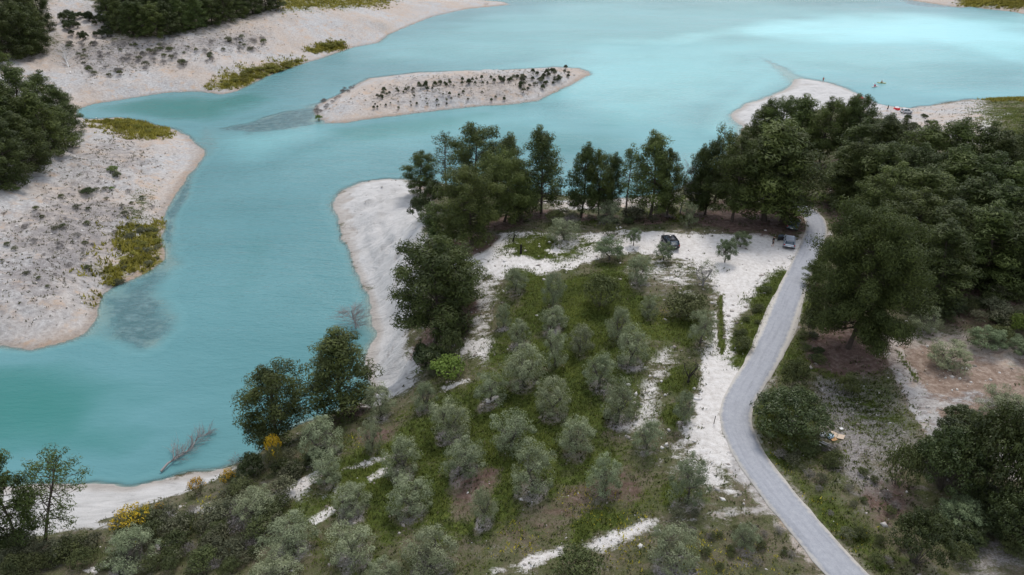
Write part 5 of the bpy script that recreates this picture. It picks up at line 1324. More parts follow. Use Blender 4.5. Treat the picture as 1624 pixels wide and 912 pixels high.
    ('shrub', -71.61, 112.21, 0.86, 1.71, 0, 234),
    ('marshbush', -73.57, 125.96, 0.56, 1.14, 0, 234),
    ('shrub', -75.95, 127.81, 1.07, 2.19, 0, 234),
    ('marshbush', -74.29, 131.1, 0.58, 1.18, 0, 234),
    ('shrub', -72.68, 123.34, 0.6, 1.22, 0, 234),
    ('shrub', -68.69, 119.0, 0.89, 1.78, 0, 234),
    ('marshbush', -70.14, 122.71, 0.62, 1.24, 0, 234),
    ('shrub', -75.89, 127.43, 0.85, 1.74, 0, 234),
    ('marshbush', -73.83, 126.09, 0.89, 1.81, 0, 234),
    ('shrub', -70.66, 112.55, 0.63, 1.25, 0, 234),
    ('marshbush', -72.18, 111.62, 0.95, 1.89, 0, 234),
    ('marshbush', -73.13, 124.32, 0.56, 1.14, 0, 234),
    ('shrub', -71.2, 123.84, 0.55, 1.11, 0, 234),
    ('shrub', -74.01, 125.87, 0.69, 1.4, 0, 234),
    ('marshbush', -72.61, 125.69, 0.99, 2.01, 0, 234),
    ('shrub', -71.42, 111.83, 0.73, 1.45, 0, 234),
    ('marshbush', -72.5, 121.29, 0.53, 1.06, 0, 234),
    ('shrub', -74.52, 132.68, 0.96, 1.97, 0, 234),
    ('shrub', -70.14, 126.41, 0.76, 1.55, 0, 234),
    ('shrub', -70.19, 125.07, 0.64, 1.29, 0, 234),
    ('shrub', -74.89, 124.38, 0.54, 1.09, 0, 234),
    ('shrub', -75.57, 131.52, 0.99, 2.03, 0, 234),
]
SPOT = {'dark_car': [(24.6, 99.64), (24.73, 98.26), (24.29, 103.28)], 'silver_car': [(43.16, 99.55)], 'shade_car': [(46.04, 105.99)], 'person': [(40.36, 98.82)], 'paddlers': [(127.08, 251.42), (131.88, 256.69)], 'beach_person': [(111.14, 257.36)], 'dark_person': [(113.34, 213.09)], 'tent': [(117.04, 214.83)], 'umbrella': [(109.67, 224.35)], 'boat': [(113.79, 224.5)], 'van': [(115.32, 206.03)], 'rubbish': [(31.82, 55.57), (32.49, 55.34), (33.21, 55.4), (32.64, 54.89), (34.08, 56.54)], 'pipes': [(30.71, 54.17), (31.11, 54.52), (31.4, 54.6)], 'boulder': [(30.79, 61.42), (20.41, 63.43), (-2.19, 64.99), (20.82, 64.0)], 'stump': [(0.1, 103.17), (1.37, 98.45)], 'post': [(21.16, 57.56)], 'dead_in_water': [(-43.42, 64.94), (-39.79, 72.59)], 'dead_bush': [(-25.38, 97.65)], 'fallen': [(-150.48, 246.71), (-161.95, 265.12)], 'deadbroken': [(-20.77, 114.61)], 'bare_tree': [(29.43, 114.79)], 'bare_bush': [(-31.51, 60.39)]}

# ---------------------------------------------------------------- helpers
def mesh_np(name, V, F, mat=None, smooth=False, attrs=None, normals=None):
    """mesh from numpy arrays; F is an (n,k) index array"""
    V = np.asarray(V, np.float32); F = np.asarray(F, np.int32)
    me = bpy.data.meshes.new(name); n, k = F.shape
    me.vertices.add(len(V)); me.vertices.foreach_set('co', V.ravel())
    me.loops.add(n*k); me.loops.foreach_set('vertex_index', F.ravel())
    me.polygons.add(n); me.polygons.foreach_set('loop_start', np.arange(n, dtype=np.int32)*k)
    me.polygons.foreach_set('loop_total', np.full(n, k, np.int32))
    if smooth: me.polygons.foreach_set('use_smooth', np.ones(n, bool))
    me.update(calc_edges=True)
    for an, (typ, dom, val) in (attrs or {}).items():
        a = me.attributes.new(an, typ, dom)
        a.data.foreach_set('color' if typ == 'FLOAT_COLOR' else 'value', np.asarray(val, np.float32).ravel())
    if mat: me.materials.append(mat)
    if normals is not None: me.normals_split_custom_set_from_vertices(np.asarray(normals, np.float32))
    return me

def link(name, data, parent=None, **props):
    o = bpy.data.objects.new(name, data); COL.objects.link(o)
    if parent is not None: o.parent = parent
    for k, v in props.items():
        if v: o[k] = v
    return o

def thing(name, label, category, loc=(0, 0, 0), rz=0.0, group=None):
    return_o = link(name, None, None, label=label, category=category, group=group)
    return_o.location = loc; return_o.rotation_euler = (0, 0, rz); return_o.empty_display_size = 0.3
    return return_o

class Mat:
    """small node-tree builder"""
    def __init__(s, name):
        s.m = bpy.data.materials.new(name); s.m.use_nodes = True
        s.n, s.l = s.m.node_tree.nodes, s.m.node_tree.links; s.b = s.n['Principled BSDF']; s.out = s.n['Material Output']
        s.b.inputs['Roughness'].default_value = 0.9; s.b.inputs['Specular IOR Level'].default_value = 0.2
    def put(s, sock, v):
        if hasattr(v, 'is_output'): s.l.new(v, sock)
        elif isinstance(v, (tuple, list)) and len(v) == 3 and sock.type == 'RGBA': sock.default_value = tuple(v)+(1,)
        else: sock.default_value = v
    def pos(s):
        return s.n.new('ShaderNodeNewGeometry').outputs['Position']
    def obj(s):
        return s.n.new('ShaderNodeTexCoord').outputs['Object']
    def attr(s, name, out='Fac'):
        a = s.n.new('ShaderNodeAttribute'); a.attribute_name = name; return a.outputs[out]
    def noise(s, scale, detail=4, rough=0.6, vec=None, stretch=None, dist=0.0):
        t = s.n.new('ShaderNodeTexNoise'); v = vec if vec is not None else s.pos()
        if stretch:
            m = s.n.new('ShaderNodeMapping'); m.inputs['Scale'].default_value = stretch[:3]
            if len(stretch) > 3: m.inputs['Rotation'].default_value = (0, 0, stretch[3])
            s.l.new(v, m.inputs['Vector']); v = m.outputs['Vector']
        s.l.new(v, t.inputs['Vector'])
        t.inputs['Scale'].default_value = scale; t.inputs['Detail'].default_value = detail; t.inputs['Roughness'].default_value = rough
        t.inputs['Distortion'].default_value = dist
        return t.outputs['Fac']
    def voro(s, scale, out='Distance', vec=None):
        t = s.n.new('ShaderNodeTexVoronoi'); s.l.new(vec if vec is not None else s.pos(), t.inputs['Vector']); t.inputs['Scale'].default_value = scale
        return t.outputs[out]
    def math(s, op, a, b=0.0, clamp=False):
        t = s.n.new('ShaderNodeMath'); t.operation = op; t.use_clamp = clamp
        s.put(t.inputs[0], a); s.put(t.inputs[1], b); return t.outputs[0]
    def mapr(s, v, a, b, c=0.0, d=1.0):
        t = s.n.new('ShaderNodeMapRange'); s.put(t.inputs['Value'], v)
        for k, x in zip(('From Min', 'From Max', 'To Min', 'To Max'), (a, b, c, d)): t.inputs[k].default_value = x
        return t.outputs['Result']
    def mix(s, f, a, b, blend='MIX'):
        t = s.n.new('ShaderNodeMix'); t.data_type = 'RGBA'; t.blend_type = blend
        s.put(t.inputs['Factor'], f); s.put(t.inputs['A'], a); s.put(t.inputs['B'], b); return t.outputs['Result']
    def ramp(s, v, stops):
        t = s.n.new('ShaderNodeValToRGB'); e = t.color_ramp.elements
        while len(e) < len(stops): e.new(0.5)
        for q, (p, c) in zip(e, stops): q.position = p; q.color = tuple(c)+(1,)
        s.l.new(v, t.inputs['Fac']); return t.outputs['Color']
    def sep(s, c):
        t = s.n.new('ShaderNodeSeparateColor'); s.l.new(c, t.inputs['Color']); return t.outputs
    def bump(s, h, strength=0.4, dist=0.1):
        t = s.n.new('ShaderNodeBump'); t.inputs['Strength'].default_value = strength; t.inputs['Distance'].default_value = dist
        s.l.new(h, t.inputs['Height']); s.l.new(t.outputs['Normal'], s.b.inputs['Normal']); return t.outputs['Normal']
    def color(s, c): s.put(s.b.inputs['Base Color'], c); return s
    def set(s, **k):
        for a, v in k.items(): s.put(s.b.inputs[a.replace('_', ' ')], v)
        return s

def plain(name, c, rough=0.6, spec=0.4, metal=0.0, vary=0.12, scale=6.0):
    m = Mat(name); f = m.noise(scale, 4, vec=m.obj())
    m.color(m.mix(f, tuple(x*(1-vary) for x in c), tuple(min(1, x*(1+vary)) for x in c)))
    m.set(Roughness=rough, Metallic=metal); m.b.inputs['Specular IOR Level'].default_value = spec
    return m.m

def tube(path, radii, seg=7, cap=True):
    """tapered tube along a path -> verts, quads (numpy)"""
    P = np.asarray(path, float); n = len(P); V = []; F = []
    ref = None
    for i in range(n):
        t = P[min(i+1, n-1)]-P[max(i-1, 0)]; t = t/(np.linalg.norm(t)+1e-9)
        if ref is None: ref = np.array([1.0, 0, 0]) if abs(t[0]) < 0.8 else np.array([0, 1.0, 0])
        a = np.cross(t, ref); a /= np.linalg.norm(a)+1e-9; b = np.cross(t, a); ref = -np.cross(t, a) if False else ref
        for k in range(seg):
            w = 2*math.pi*k/seg; V.append(P[i]+radii[i]*(a*math.cos(w)+b*math.sin(w)))
    for i in range(n-1):
        for k in range(seg):
            F.append((i*seg+k, i*seg+(k+1) % seg, (i+1)*seg+(k+1) % seg, (i+1)*seg+k))
    return np.array(V), np.array(F)

def join(parts):
    V = []; F = []; o = 0
    for v, f in parts:
        V.append(v); F.append(f+o); o += len(v)
    return np.concatenate(V), np.concatenate(F)

# ---------------------------------------------------------------- terrain, lake and road
TER = Terrain(CTRL, LANDS, SHOALS, ROAD)

rows = np.r_[np.linspace(-120, 22, 15)[:-1], 22*(900/22)**np.linspace(0, 1, 470)]
us = np.linspace(-1, 1, 541)
GX = np.array([us*(np.maximum(r, 22)*0.80+26) for r in rows]); GY = np.repeat(rows[:, None], len(us), 1)
GX[:14] *= 1.6
SD = TER.land_sd(GX, GY); GZ = TER(GX, GY)
nr, nc = GX.shape

CH = ['grass', 'white', 'litter', 'pink', 'grey', 'meadow', 'cliff', 'dark']
M = {c: np.zeros(GX.shape) for c in CH}
sdl = poly_sd(LANDS['left_bank'], GX, GY); sdi = poly_sd(LANDS['island'], GX, GY); sdp = poly_sd(LANDS['far_point'], GX, GY)
for s in (sdl, sdi, sdp): M['pink'] = np.maximum(M['pink'], sstep(-6, 1, s))
M['pink'] *= 1-sstep(24, 60, sdl+8*fbm(GX/20, GY/20, 3, 41))*0.7
for ch, P, fe, st in COVER:
    xs = [p[0] for p in P]; ys = [p[1] for p in P]
    m = (GX > min(xs)-9) & (GX < max(xs)+9) & (GY > min(ys)-12) & (GY < max(ys)+12)
    if not m.any(): continue
    x, y = GX[m], GY[m]
    d = poly_sd(P, x, y)+fe*0.8*fbm(x/2.2, y/2.2, 4, 31)+fe*0.7*fbm(x/7, y/5, 3, 36)
    M[ch][m] = np.maximum(M[ch][m], st*sstep(-fe*1.6, fe*1.5, d))
ledge = np.zeros(GX.shape)
M['grass'] = np.clip(M['grass']-0.9*np.clip(fbm(GX/5.5, GY/4, 4, 40)-0.10, 0, 1)*(M['grass'] < 1.15), 0, 2)
for ch, P, fe, st in COVER:                                     # bare rock ledges and leaf litter keep the grass off
    if ch == 'white' and fe > 1.4: M['grass'] *= 1-0.75*sstep(-1.2, 1.0, poly_sd(P, GX, GY)+1.6*fbm(GX/2.0, GY/2.0, 4, 39))*(fe > 1.9)
    if (ch == 'white' and fe <= 1.0) or ch == 'litter':
        k = sstep(-0.8, 0.8, poly_sd(P, GX, GY)+0.7*fbm(GX/1.3, GY/1.3, 4, 38))
        M['grass'] *= 1-k*(0.95 if ch == 'white' else 0.72)
        if ch == 'white' and fe <= 0.5: ledge = np.maximum(ledge, k)
for ch, L, w, st in COVER_LINES:
    d, _ = line_d(L, GX, GY); k = 1-sstep(w*0.6, w*1.5, d+w*0.5*fbm(GX/1.2, GY/1.2, 3, 32))
    if st > 0: M[ch] = np.maximum(M[ch], st*k)
    else:
        M[ch] = np.maximum(M[ch]+st*k, 0)
        if ch != 'dark': M['grass'] = np.maximum(M['grass'], -0.75*st*k)
for k_, x, y, h, w, lean, li in TREES:                    # mulch and pruned litter round each olive foot
    if k_ == 'olive':
        d = np.hypot(GX-x, (GY-y+0.5))
        r = w*0.42; k = 1-sstep(r*0.6, r*1.2, d+0.6*fbm(GX/1.0, GY/1.0, 3, 33))
        q = (math.sin(x*12.9+y*7.7)*43758.5) % 1.0
        M['grey'] = np.maximum(M['grey'], (0.22+0.55*q)*k); M['grass'] *= 1-(0.5+0.4*q)*k
    elif 'pine' in k_ and x > -25:
        d = np.hypot(GX-x, GY-y); k = 1-sstep(w*0.3, w*0.62, d+0.8*fbm(GX/1.5, GY/1.5, 3, 34))
        M['litter'] = np.maximum(M['litter'], 0.85*k); M['grass'] *= 1-0.7*k
M['white'] *= 1-np.clip(M['grass'], 0, 1)*0.6*(M['grass'] > 1)
rd, _ = line_d(ROAD, GX, GY)
verge = (1-sstep(1.9, 2.9, rd+0.7*fbm(GX/0.9, GY/0.9, 3, 35)))*0.5
M['pink'] = np.maximum(M['pink'], verge)
colA = np.stack([M[c] for c in CH[:4]], -1); colB = np.stack([M[c] for c in CH[4:]], -1)

def ground_material():
    m = Mat('ground_cover')
    p = m.pos()
    A = m.sep(m.attr('cover_a', 'Color')); aA = m.attr('cover_a', 'Alpha')
    B = m.sep(m.attr('cover_b', 'Color')); aB = m.attr('cover_b', 'Alpha')
    n1 = m.noise(0.35, 6, 0.65); n2 = m.noise(1.6, 6, 0.68); n3 = m.noise(6.0, 5, 0.7); nb = m.noise(0.06, 3, 0.5)
    nE = m.noise(0.9, 7, 0.72, stretch=(0.55, 1.0, 1.0, 0.25), dist=0.4)
    edge = m.math('ADD', m.math('MULTIPLY', m.math('SUBTRACT', nE, 0.5), 2.1), m.math('MULTIPLY', m.math('SUBTRACT', n3, 0.5), 0.7))
    def thr(a, soft=0.16, n=None, k=0.9):
        v = m.math('ADD', a, m.math('MULTIPLY', edge, k))
        return m.mapr(v, 0.5-soft, 0.5+soft)
    # headland soil: brown earth, dry stalks, olive weeds
    base = m.ramp(n2, [(0.30, (0.056, 0.058, 0.024)), (0.43, (0.095, 0.088, 0.046)), (0.52, (0.150, 0.122, 0.088)), (0.60, (0.090, 0.096, 0.038)), (0.70, (0.21, 0.185, 0.15))])
    base = m.mix(m.mapr(n1, 0.42, 0.62), base, m.ramp(n3, [(0.35, (0.045, 0.056, 0.020)), (0.6, (0.090, 0.098, 0.036))]))
    grass = m.ramp(n2, [(0.28, (0.026, 0.040, 0.007)), (0.45, (0.052, 0.074, 0.012)), (0.58, (0.086, 0.108, 0.020)), (0.72, (0.130, 0.132, 0.036))])
    grass = m.mix(m.mapr(nb, 0.42, 0.6), grass, m.ramp(n3, [(0.3, (0.040, 0.062, 0.011)), (0.7, (0.095, 0.118, 0.022))]))
    white = m.ramp(n2, [(0.25, (0.46, 0.42, 0.385)), (0.5, (0.61, 0.575, 0.545)), (0.7, (0.70, 0.67, 0.645))])
    white = m.mix(m.math('MULTIPLY', m.mapr(n3, 0.60, 0.72), 0.55), white, (0.22, 0.18, 0.14))
    litter = m.ramp(n2, [(0.3, (0.070, 0.042, 0.032)), (0.5, (0.125, 0.080, 0.064)), (0.7, (0.20, 0.15, 0.13))])
    pink = m.ramp(n2, [(0.25, (0.30, 0.245, 0.205)), (0.5, (0.415, 0.355, 0.31)), (0.72, (0.49, 0.435, 0.39))])
    pink = m.mix(m.mapr(nb, 0.40, 0.60), pink, m.ramp(n2, [(0.3, (0.27, 0.255, 0.25)), (0.55, (0.43, 0.415, 0.405)), (0.7, (0.54, 0.525, 0.51))]))
    pink = m.mix(m.mapr(n1, 0.52, 0.70), pink, (0.44, 0.33, 0.25))
    pink = m.mix(m.math('MULTIPLY', m.mapr(n3, 0.57, 0.68), 0.45), pink, (0.16, 0.135, 0.11))
    grey = m.ramp(n3, [(0.32, (0.135, 0.120, 0.115)), (0.5, (0.235, 0.212, 0.205)), (0.68, (0.38, 0.352, 0.335))])
    meadow = m.ramp(n2, [(0.3, (0.085, 0.083, 0.016)), (0.5, (0.16, 0.150, 0.025)), (0.7, (0.25, 0.225, 0.06))])
    rill = m.math('ADD', m.math('MULTIPLY', m.noise(0.55, 8, 0.68, stretch=(0.30, 1.0, 0.5, 0.62), dist=1.3), 0.65), m.math('MULTIPLY', n1, 0.35))
    cliff = m.ramp(rill, [(0.28, (0.27, 0.255, 0.245)), (0.43, (0.44, 0.425, 0.412)), (0.60, (0.54, 0.52, 0.505)), (0.75, (0.47, 0.42, 0.375))])
    dark = m.ramp(n2, [(0.3, (0.150, 0.100, 0.075)), (0.5, (0.245, 0.178, 0.138)), (0.68, (0.36, 0.285, 0.235))])   # tilled brown soil
    c = base
    c = m.mix(thr(A[3] if len(A) > 3 else aA), c, pink)
    c = m.mix(thr(B[0], 0.3, None, 1.3), c, grey)
    c = m.mix(thr(A[1], 0.14), c, white)
    c = m.mix(thr(A[2], 0.2), c, litter)
    c = m.mix(thr(A[0], 0.18), c, grass)
    c = m.mix(thr(B[1], 0.14), c, meadow)
    c = m.mix(thr(B[2], 0.16), c, cliff)
    c = m.mix(thr(aB, 0.2), c, dark)
    # wet rim along the waterline
    z = m.n.new('ShaderNodeSeparateXYZ'); m.l.new(p, z.inputs[0])
    wet = m.mapr(z.outputs['Z'], 0.10, 0.42, 0.62, 0.0)
    c = m.mix(wet, c, m.mix(1.0, c, (0.62, 0.55, 0.48), 'MULTIPLY'))
    m.color(c)
    h = m.math('ADD', m.math('MULTIPLY', n2, 0.7), m.math('MULTIPLY', n3, 0.5))
    h = m.math('ADD', h, m.math('MULTIPLY', m.math('MULTIPLY', rill, B[2]), 2.2))
    m.bump(h, 0.75, 0.35)
    return m.m
# alpha channel of cover_a carries 'pink': Separate Color has three outputs, so read it through the Alpha socket
MAT_GROUND = ground_material()

def bed_material():
    m = Mat('lake_bed_mud'); n2 = m.noise(1.2, 5); n3 = m.noise(5, 5)
    S = m.attr('shoal')
    c = m.ramp(n2, [(0.3, (0.42, 0.37, 0.31)), (0.7, (0.56, 0.52, 0.46))])
    weed = m.ramp(m.noise(0.8, 6, 0.75, stretch=(0.5, 1, 1)), [(0.40, (0.022, 0.017, 0.022)), (0.50, (0.085, 0.072, 0.085)), (0.64, (0.30, 0.275, 0.28))])
    m.color(m.mix(m.mapr(m.math('ADD', S, m.math('MULTIPLY', m.math('SUBTRACT', n2, 0.5), 0.8)), 0.3, 0.7), c, weed)); return m.m

shoal = np.zeros(GX.shape)
for i in (0, 1, 2, 3, 5, 6):
    P, dep, fe = SHOALS[i]; shoal = np.maximum(shoal, sstep(-fe*0.5, fe*0.5, poly_sd(P, GX, GY)+0.5*fe*fbm(GX/5, GY/4, 4, 22))*(0.9 if i != 3 else 0.4))

idx = np.arange(nr*nc).reshape(nr, nc)
Q = np.stack([idx[:-1, :-1], idx[:-1, 1:], idx[1:, 1:], idx[1:, :-1]], -1).reshape(-1, 4)
def at_centre(a): return ((a[:-1, :-1]+a[1:, 1:]+a[:-1, 1:]+a[1:, :-1])/4).reshape(-1)
cz = at_centre(GZ); wet = (GZ.reshape(-1)[Q] < 0.0).all(1)
PV = np.stack([GX, GY, GZ], -1).reshape(-1, 3)
clr = {c[0]: c for c in COVER}
sdh = at_centre(poly_sd(LANDS['headland'], GX, GY))
white_px = COVER[0][1]
region = np.full(len(Q), 'ground', dtype=object)
region[wet] = 'lake_bed'
dry = ~wet
region[dry & (at_centre(sdl) > -3)] = 'left_bank'
region[dry & (at_centre(sdi) > -3)] = 'island'
region[dry & (at_centre(sdp) > -3)] = 'far_shore'
region[(region == 'ground') & (at_centre(M['white']) > 0.6) & (at_centre(poly_sd(white_px, GX, GY)) > -2)] = 'gravel_clearing'
bedm = bed_material()
def sheet(name, mask, mat):
    q = Q[mask]; u, inv = np.unique(q, return_inverse=True)
    me = mesh_np(name, PV[u], inv.reshape(-1, 4), mat, True, {
        'cover_a': ('FLOAT_COLOR', 'POINT', colA.reshape(-1, 4)[u]), 'cover_b': ('FLOAT_COLOR', 'POINT', colB.reshape(-1, 4)[u]),
        'shoal': ('FLOAT', 'POINT', shoal.reshape(-1)[u])})
    return link(name, me, kind='structure')
for nm in ('ground', 'gravel_clearing', 'left_bank', 'island', 'far_shore', 'lake_bed'):
    sheet(nm, region == nm, bedm if nm == 'lake_bed' else MAT_GROUND)

# lake surface: turbid turquoise water, clear enough to show the bed where it is shallow
def water_material():
    m = Mat('lake_water'); n, l = m.n, m.l
    dep = m.attr('depth')
    big = m.noise(0.012, 4, 0.55, stretch=(0.6, 1.0, 1.0)); mid = m.noise(0.05, 4, 0.6, stretch=(0.5, 1.0, 1.0))
    turb = m.math('ADD', m.math('MULTIPLY', big, 0.7), m.math('MULTIPLY', mid, 0.3))
    deep = m.ramp(turb, [(0.36, (0.078, 0.205, 0.218)), (0.5, (0.100, 0.240, 0.256)), (0.64, (0.124, 0.278, 0.295))])
    sunlit_and_silt = m.mix(turb, (0.24, 0.53, 0.545), (0.36, 0.70, 0.71))
    col = m.mix(m.mapr(dep, 0.0, 1.4, 0.20, 0.0), deep, sunlit_and_silt)
    col = m.mix(m.mapr(dep, 4.5, 14.0), col, (0.030, 0.160, 0.142))
    col = m.mix(m.attr('sunlit_and_silt'), col, sunlit_and_silt)  # sunlight on the far band is put in as paler colour, like the silt
    # ripples
    r1 = m.noise(1.5, 4, 0.6, stretch=(0.42, 1.25, 1, 0.12)); r2 = m.noise(0.32, 4, 0.55, stretch=(0.45, 1.2, 1, -0.15))
    h = m.math('ADD', m.math('MULTIPLY', r1, 0.5), m.math('MULTIPLY', r2, 1.1))
    h = m.math('MULTIPLY', h, m.mapr(m.noise(0.018, 3, 0.5, stretch=(0.6, 1.3, 1, 0.3)), 0.38, 0.62, 0.35, 1.25))
    bp = n.new('ShaderNodeBump'); bp.inputs['Strength'].default_value = 1.0; bp.inputs['Distance'].default_value = 0.42; l.new(h, bp.inputs['Height'])
    dif = n.new('ShaderNodeBsdfDiffuse'); m.put(dif.inputs['Color'], col); l.new(bp.outputs[0], dif.inputs['Normal'])
    tr = n.new('ShaderNodeBsdfTransparent'); m.put(tr.inputs['Color'], (0.86, 0.96, 0.95))
    al = m.math('SUBTRACT', 1.0, m.math('POWER', 2.71828, m.math('MULTIPLY', dep, -3.0)), True)
    mx = n.new('ShaderNodeMixShader'); l.new(al, mx.inputs[0]); l.new(tr.outputs[0], mx.inputs[1]); l.new(dif.outputs[0], mx.inputs[2])
    gl = n.new('ShaderNodeBsdfGlossy'); gl.inputs['Roughness'].default_value = 0.22; l.new(bp.outputs[0], gl.inputs['Normal'])
    fr = n.new('ShaderNodeFresnel'); fr.inputs['IOR'].default_value = 1.33; l.new(bp.outputs[0], fr.inputs['Normal'])
    ms = n.new('ShaderNodeMixShader'); l.new(m.math('MULTIPLY', fr.outputs[0], 0.72), ms.inputs[0]); l.new(mx.outputs[0], ms.inputs[1]); l.new(gl.outputs[0], ms.inputs[2])
    l.new(ms.outputs[0], m.out.inputs['Surface'])
    return m.m
wq = (GZ.reshape(-1)[Q] < 0.12).any(1)
u, inv = np.unique(Q[wq], return_inverse=True)
WV = PV[u].copy(); wd = np.maximum(-WV[:, 2], 0); WV[:, 2] = 0
sunlit_silt = np.zeros(len(WV)); wx, wy = WV[:, 0].astype(float), WV[:, 1].astype(float)
for P, amt, fe in SUNLIT_AND_SILT: sunlit_silt = np.maximum(sunlit_silt, amt*sstep(-fe, fe, poly_sd(P, wx, wy)+fe*0.9*fbm(wx/45, wy/30, 4, 81)))
link('lake_water', mesh_np('lake_water', WV, inv.reshape(-1, 4), water_material(), True, {'depth': ('FLOAT', 'POINT', wd), 'sunlit_and_silt': ('FLOAT', 'POINT', sunlit_silt)}), kind='structure')

# hills far beyond the lake, out of the picture, so that the ground goes on to the horizon
a = np.linspace(0, 2*math.pi, 145); rr = np.array([880, 1100, 1500, 2100, 3000, 4500])
HX = np.array([np.sin(a)*r for r in rr]); HY = np.array([np.cos(a)*r for r in rr])
HZ = np.array([0.0, 20, 60, 110, 140, 60])[:, None]*(0.75+0.6*fbm(HX/400, HY/400, 4, 50))-1.5
hi = np.arange(HX.size).reshape(HX.shape); HQ = np.stack([hi[:-1, :-1], hi[:-1, 1:], hi[1:, 1:], hi[1:, :-1]], -1).reshape(-1, 4)
hm = Mat('far_scrub'); hm.color(hm.ramp(hm.noise(0.02, 6), [(0.35, (0.035, 0.045, 0.02)), (0.55, (0.09, 0.09, 0.05)), (0.7, (0.3, 0.26, 0.21))]))
link('hills', mesh_np('hills', np.stack([HX, HY, HZ], -1).reshape(-1, 3), HQ, hm.m, True), kind='structure')
pv = np.array([(-900, -900, -19.5), (900, -900, -19.5), (900, 900, -19.5), (-900, 900, -19.5)])
link('lake_floor', mesh_np('lake_floor', pv*[5, 5, 1], np.array([[0, 1, 2, 3]]), hm.m), kind='structure')

# concrete road: a slab with its own thickness, rough edges and rain streaks
def road_material():
    m = Mat('worn_concrete'); n2 = m.noise(2.2, 6, 0.65); n3 = m.noise(14, 4, 0.6)
    ac = m.attr('across'); al = m.attr('along')
    cv = m.n.new('ShaderNodeCombineXYZ'); m.l.new(ac, cv.inputs[0]); m.l.new(m.math('MULTIPLY', al, 0.07), cv.inputs[1])
    st = m.noise(2.6, 4, 0.6, vec=cv.outputs[0])
    c = m.ramp(m.math('ADD', m.math('MULTIPLY', n2, 0.5), m.math('MULTIPLY', n3, 0.5)), [(0.3, (0.235, 0.24, 0.262)), (0.5, (0.30, 0.306, 0.33)), (0.7, (0.37, 0.374, 0.392))])
    c = m.mix(m.mapr(st, 0.48, 0.66), c, m.mix(1.0, c, (0.86, 0.86, 0.87), 'MULTIPLY'))
    e = m.math('ADD', m.math('ABSOLUTE', ac), m.math('MULTIPLY', m.math('SUBTRACT', n2, 0.5), 0.7))
    c = m.mix(m.mapr(e, 1.25, 1.6), c, (0.50, 0.465, 0.42))
    m.color(c); m.set(Roughness=0.85); m.bump(n3, 0.3, 0.02); return m.m
R = np.array(ROAD)[1:]; RV = []; RF = []; ac = []; al = []; s = 0
dens = []
for i in range(len(R)-1):
    k = max(1, int(np.linalg.norm(R[i+1]-R[i])/0.5))
    for j in range(k): dens.append(R[i]+(R[i+1]-R[i])*j/k)
R = np.array(dens)
for i in range(len(R)):
    t = R[min(i+1, len(R)-1)]-R[max(i-1, 0)]; t[2] = 0; t /= np.linalg.norm(t); nn = np.array([t[1], -t[0], 0])
    if i: s += np.linalg.norm(R[i]-R[i-1])
    w = 1.62+0.55*math.exp(-((s-46)/9)**2)
    eL = w+0.09*vnoise(np.array([s*0.8]), np.array([1.5]), 3)[0]; eR = w+0.09*vnoise(np.array([s*0.8]), np.array([7.5]), 4)[0]
    for off, dz in ((-eL, -0.22), (-eL, 0.09), (-0.8, 0.115), (0, 0.12), (0.8, 0.115), (eR, 0.09), (eR, -0.22)):
        RV.append(R[i]+nn*off+np.array([0, 0, dz])); ac.append(off); al.append(s)
for i in range(len(R)-1):
    for k in range(6): RF.append((i*7+k, i*7+k+1, (i+1)*7+k+1, (i+1)*7+k))
link('road', mesh_np('road', RV, RF, road_material(), True, {'across': ('FLOAT', 'POINT', ac), 'along': ('FLOAT', 'POINT', al)}), kind='structure')

def gz(x, y):
    return float(np.maximum(TER(np.array([float(x)]), np.array([float(y)])), 0.0)[0])
def gzs(x, y): return np.maximum(TER(np.asarray(x, float), np.asarray(y, float)), 0.0)

# ---------------------------------------------------------------- things nobody could count: grass blades, weeds, stones
GR = np.random.RandomState(23)
def sample(weight, n, jit=True):
    """random ground points with a density that follows a mask on the terrain grid (per unit area)"""
    w = at_centre(weight).clip(0)
    area = np.abs((at_centre(np.gradient(GX, axis=1)))*(at_centre(np.gradient(GY, axis=0))))
    cx, cy = at_centre(GX), at_centre(GY)
    vis = (cy > 30) & (np.abs(cx) < cy*0.80+6)
    p = w*area*vis; p = p/p.sum(); k = GR.choice(len(p), n, p=p)
    s = np.sqrt(area[k])*1.1
    x = cx[k]+GR.uniform(-0.5, 0.5, n)*s; y = cy[k]+GR.uniform(-0.5, 0.5, n)*s
    return x, y
def tufts(name, weight, n, h, mat, blades=3, spread=0.10, wide=0.05):
    x, y = sample(weight, n); z = gzs2(x, y)
    ok = z > 0.06; x, y, z = x[ok], y[ok], z[ok]; n = len(x)
    x = np.repeat(x, blades)+GR.normal(0, spread, n*blades); y = np.repeat(y, blades)+GR.normal(0, spread, n*blades); z = np.repeat(z, blades)
    N = len(x); a = GR.uniform(0, 6.28, N); hh = h*GR.uniform(0.5, 1.5, N); lx = GR.normal(0, 0.5, N)*hh; ly = GR.normal(0, 0.5, N)*hh
    ww = wide*GR.uniform(0.6, 1.6, N)
    A = np.stack([x-np.cos(a)*ww, y-np.sin(a)*ww, z-0.04], 1); B = np.stack([x+np.cos(a)*ww, y+np.sin(a)*ww, z-0.04], 1)
    T = np.stack([x+lx, y+ly, z+hh], 1)
    up = np.cross(B-A, T-A)[:, 2] < 0; A[up], B[up] = B[up].copy(), A[up].copy()
    V = np.stack([A, B, T], 1).reshape(-1, 3)
    t = np.clip(0.5+0.6*fbm(x/3, y/3, 3, 61)+GR.normal(0, 0.18, N), 0, 1)
    nv = np.repeat(np.stack([lx*0.4/hh, ly*0.4/hh, np.ones(N)], 1), 3, 0); nv /= np.linalg.norm(nv, axis=1)[:, None]
    return link(name, mesh_np(name, V, np.arange(N*3).reshape(N, 3), mat, True, {'tint': ('FLOAT', 'FACE', t)}, nv), kind='stuff')
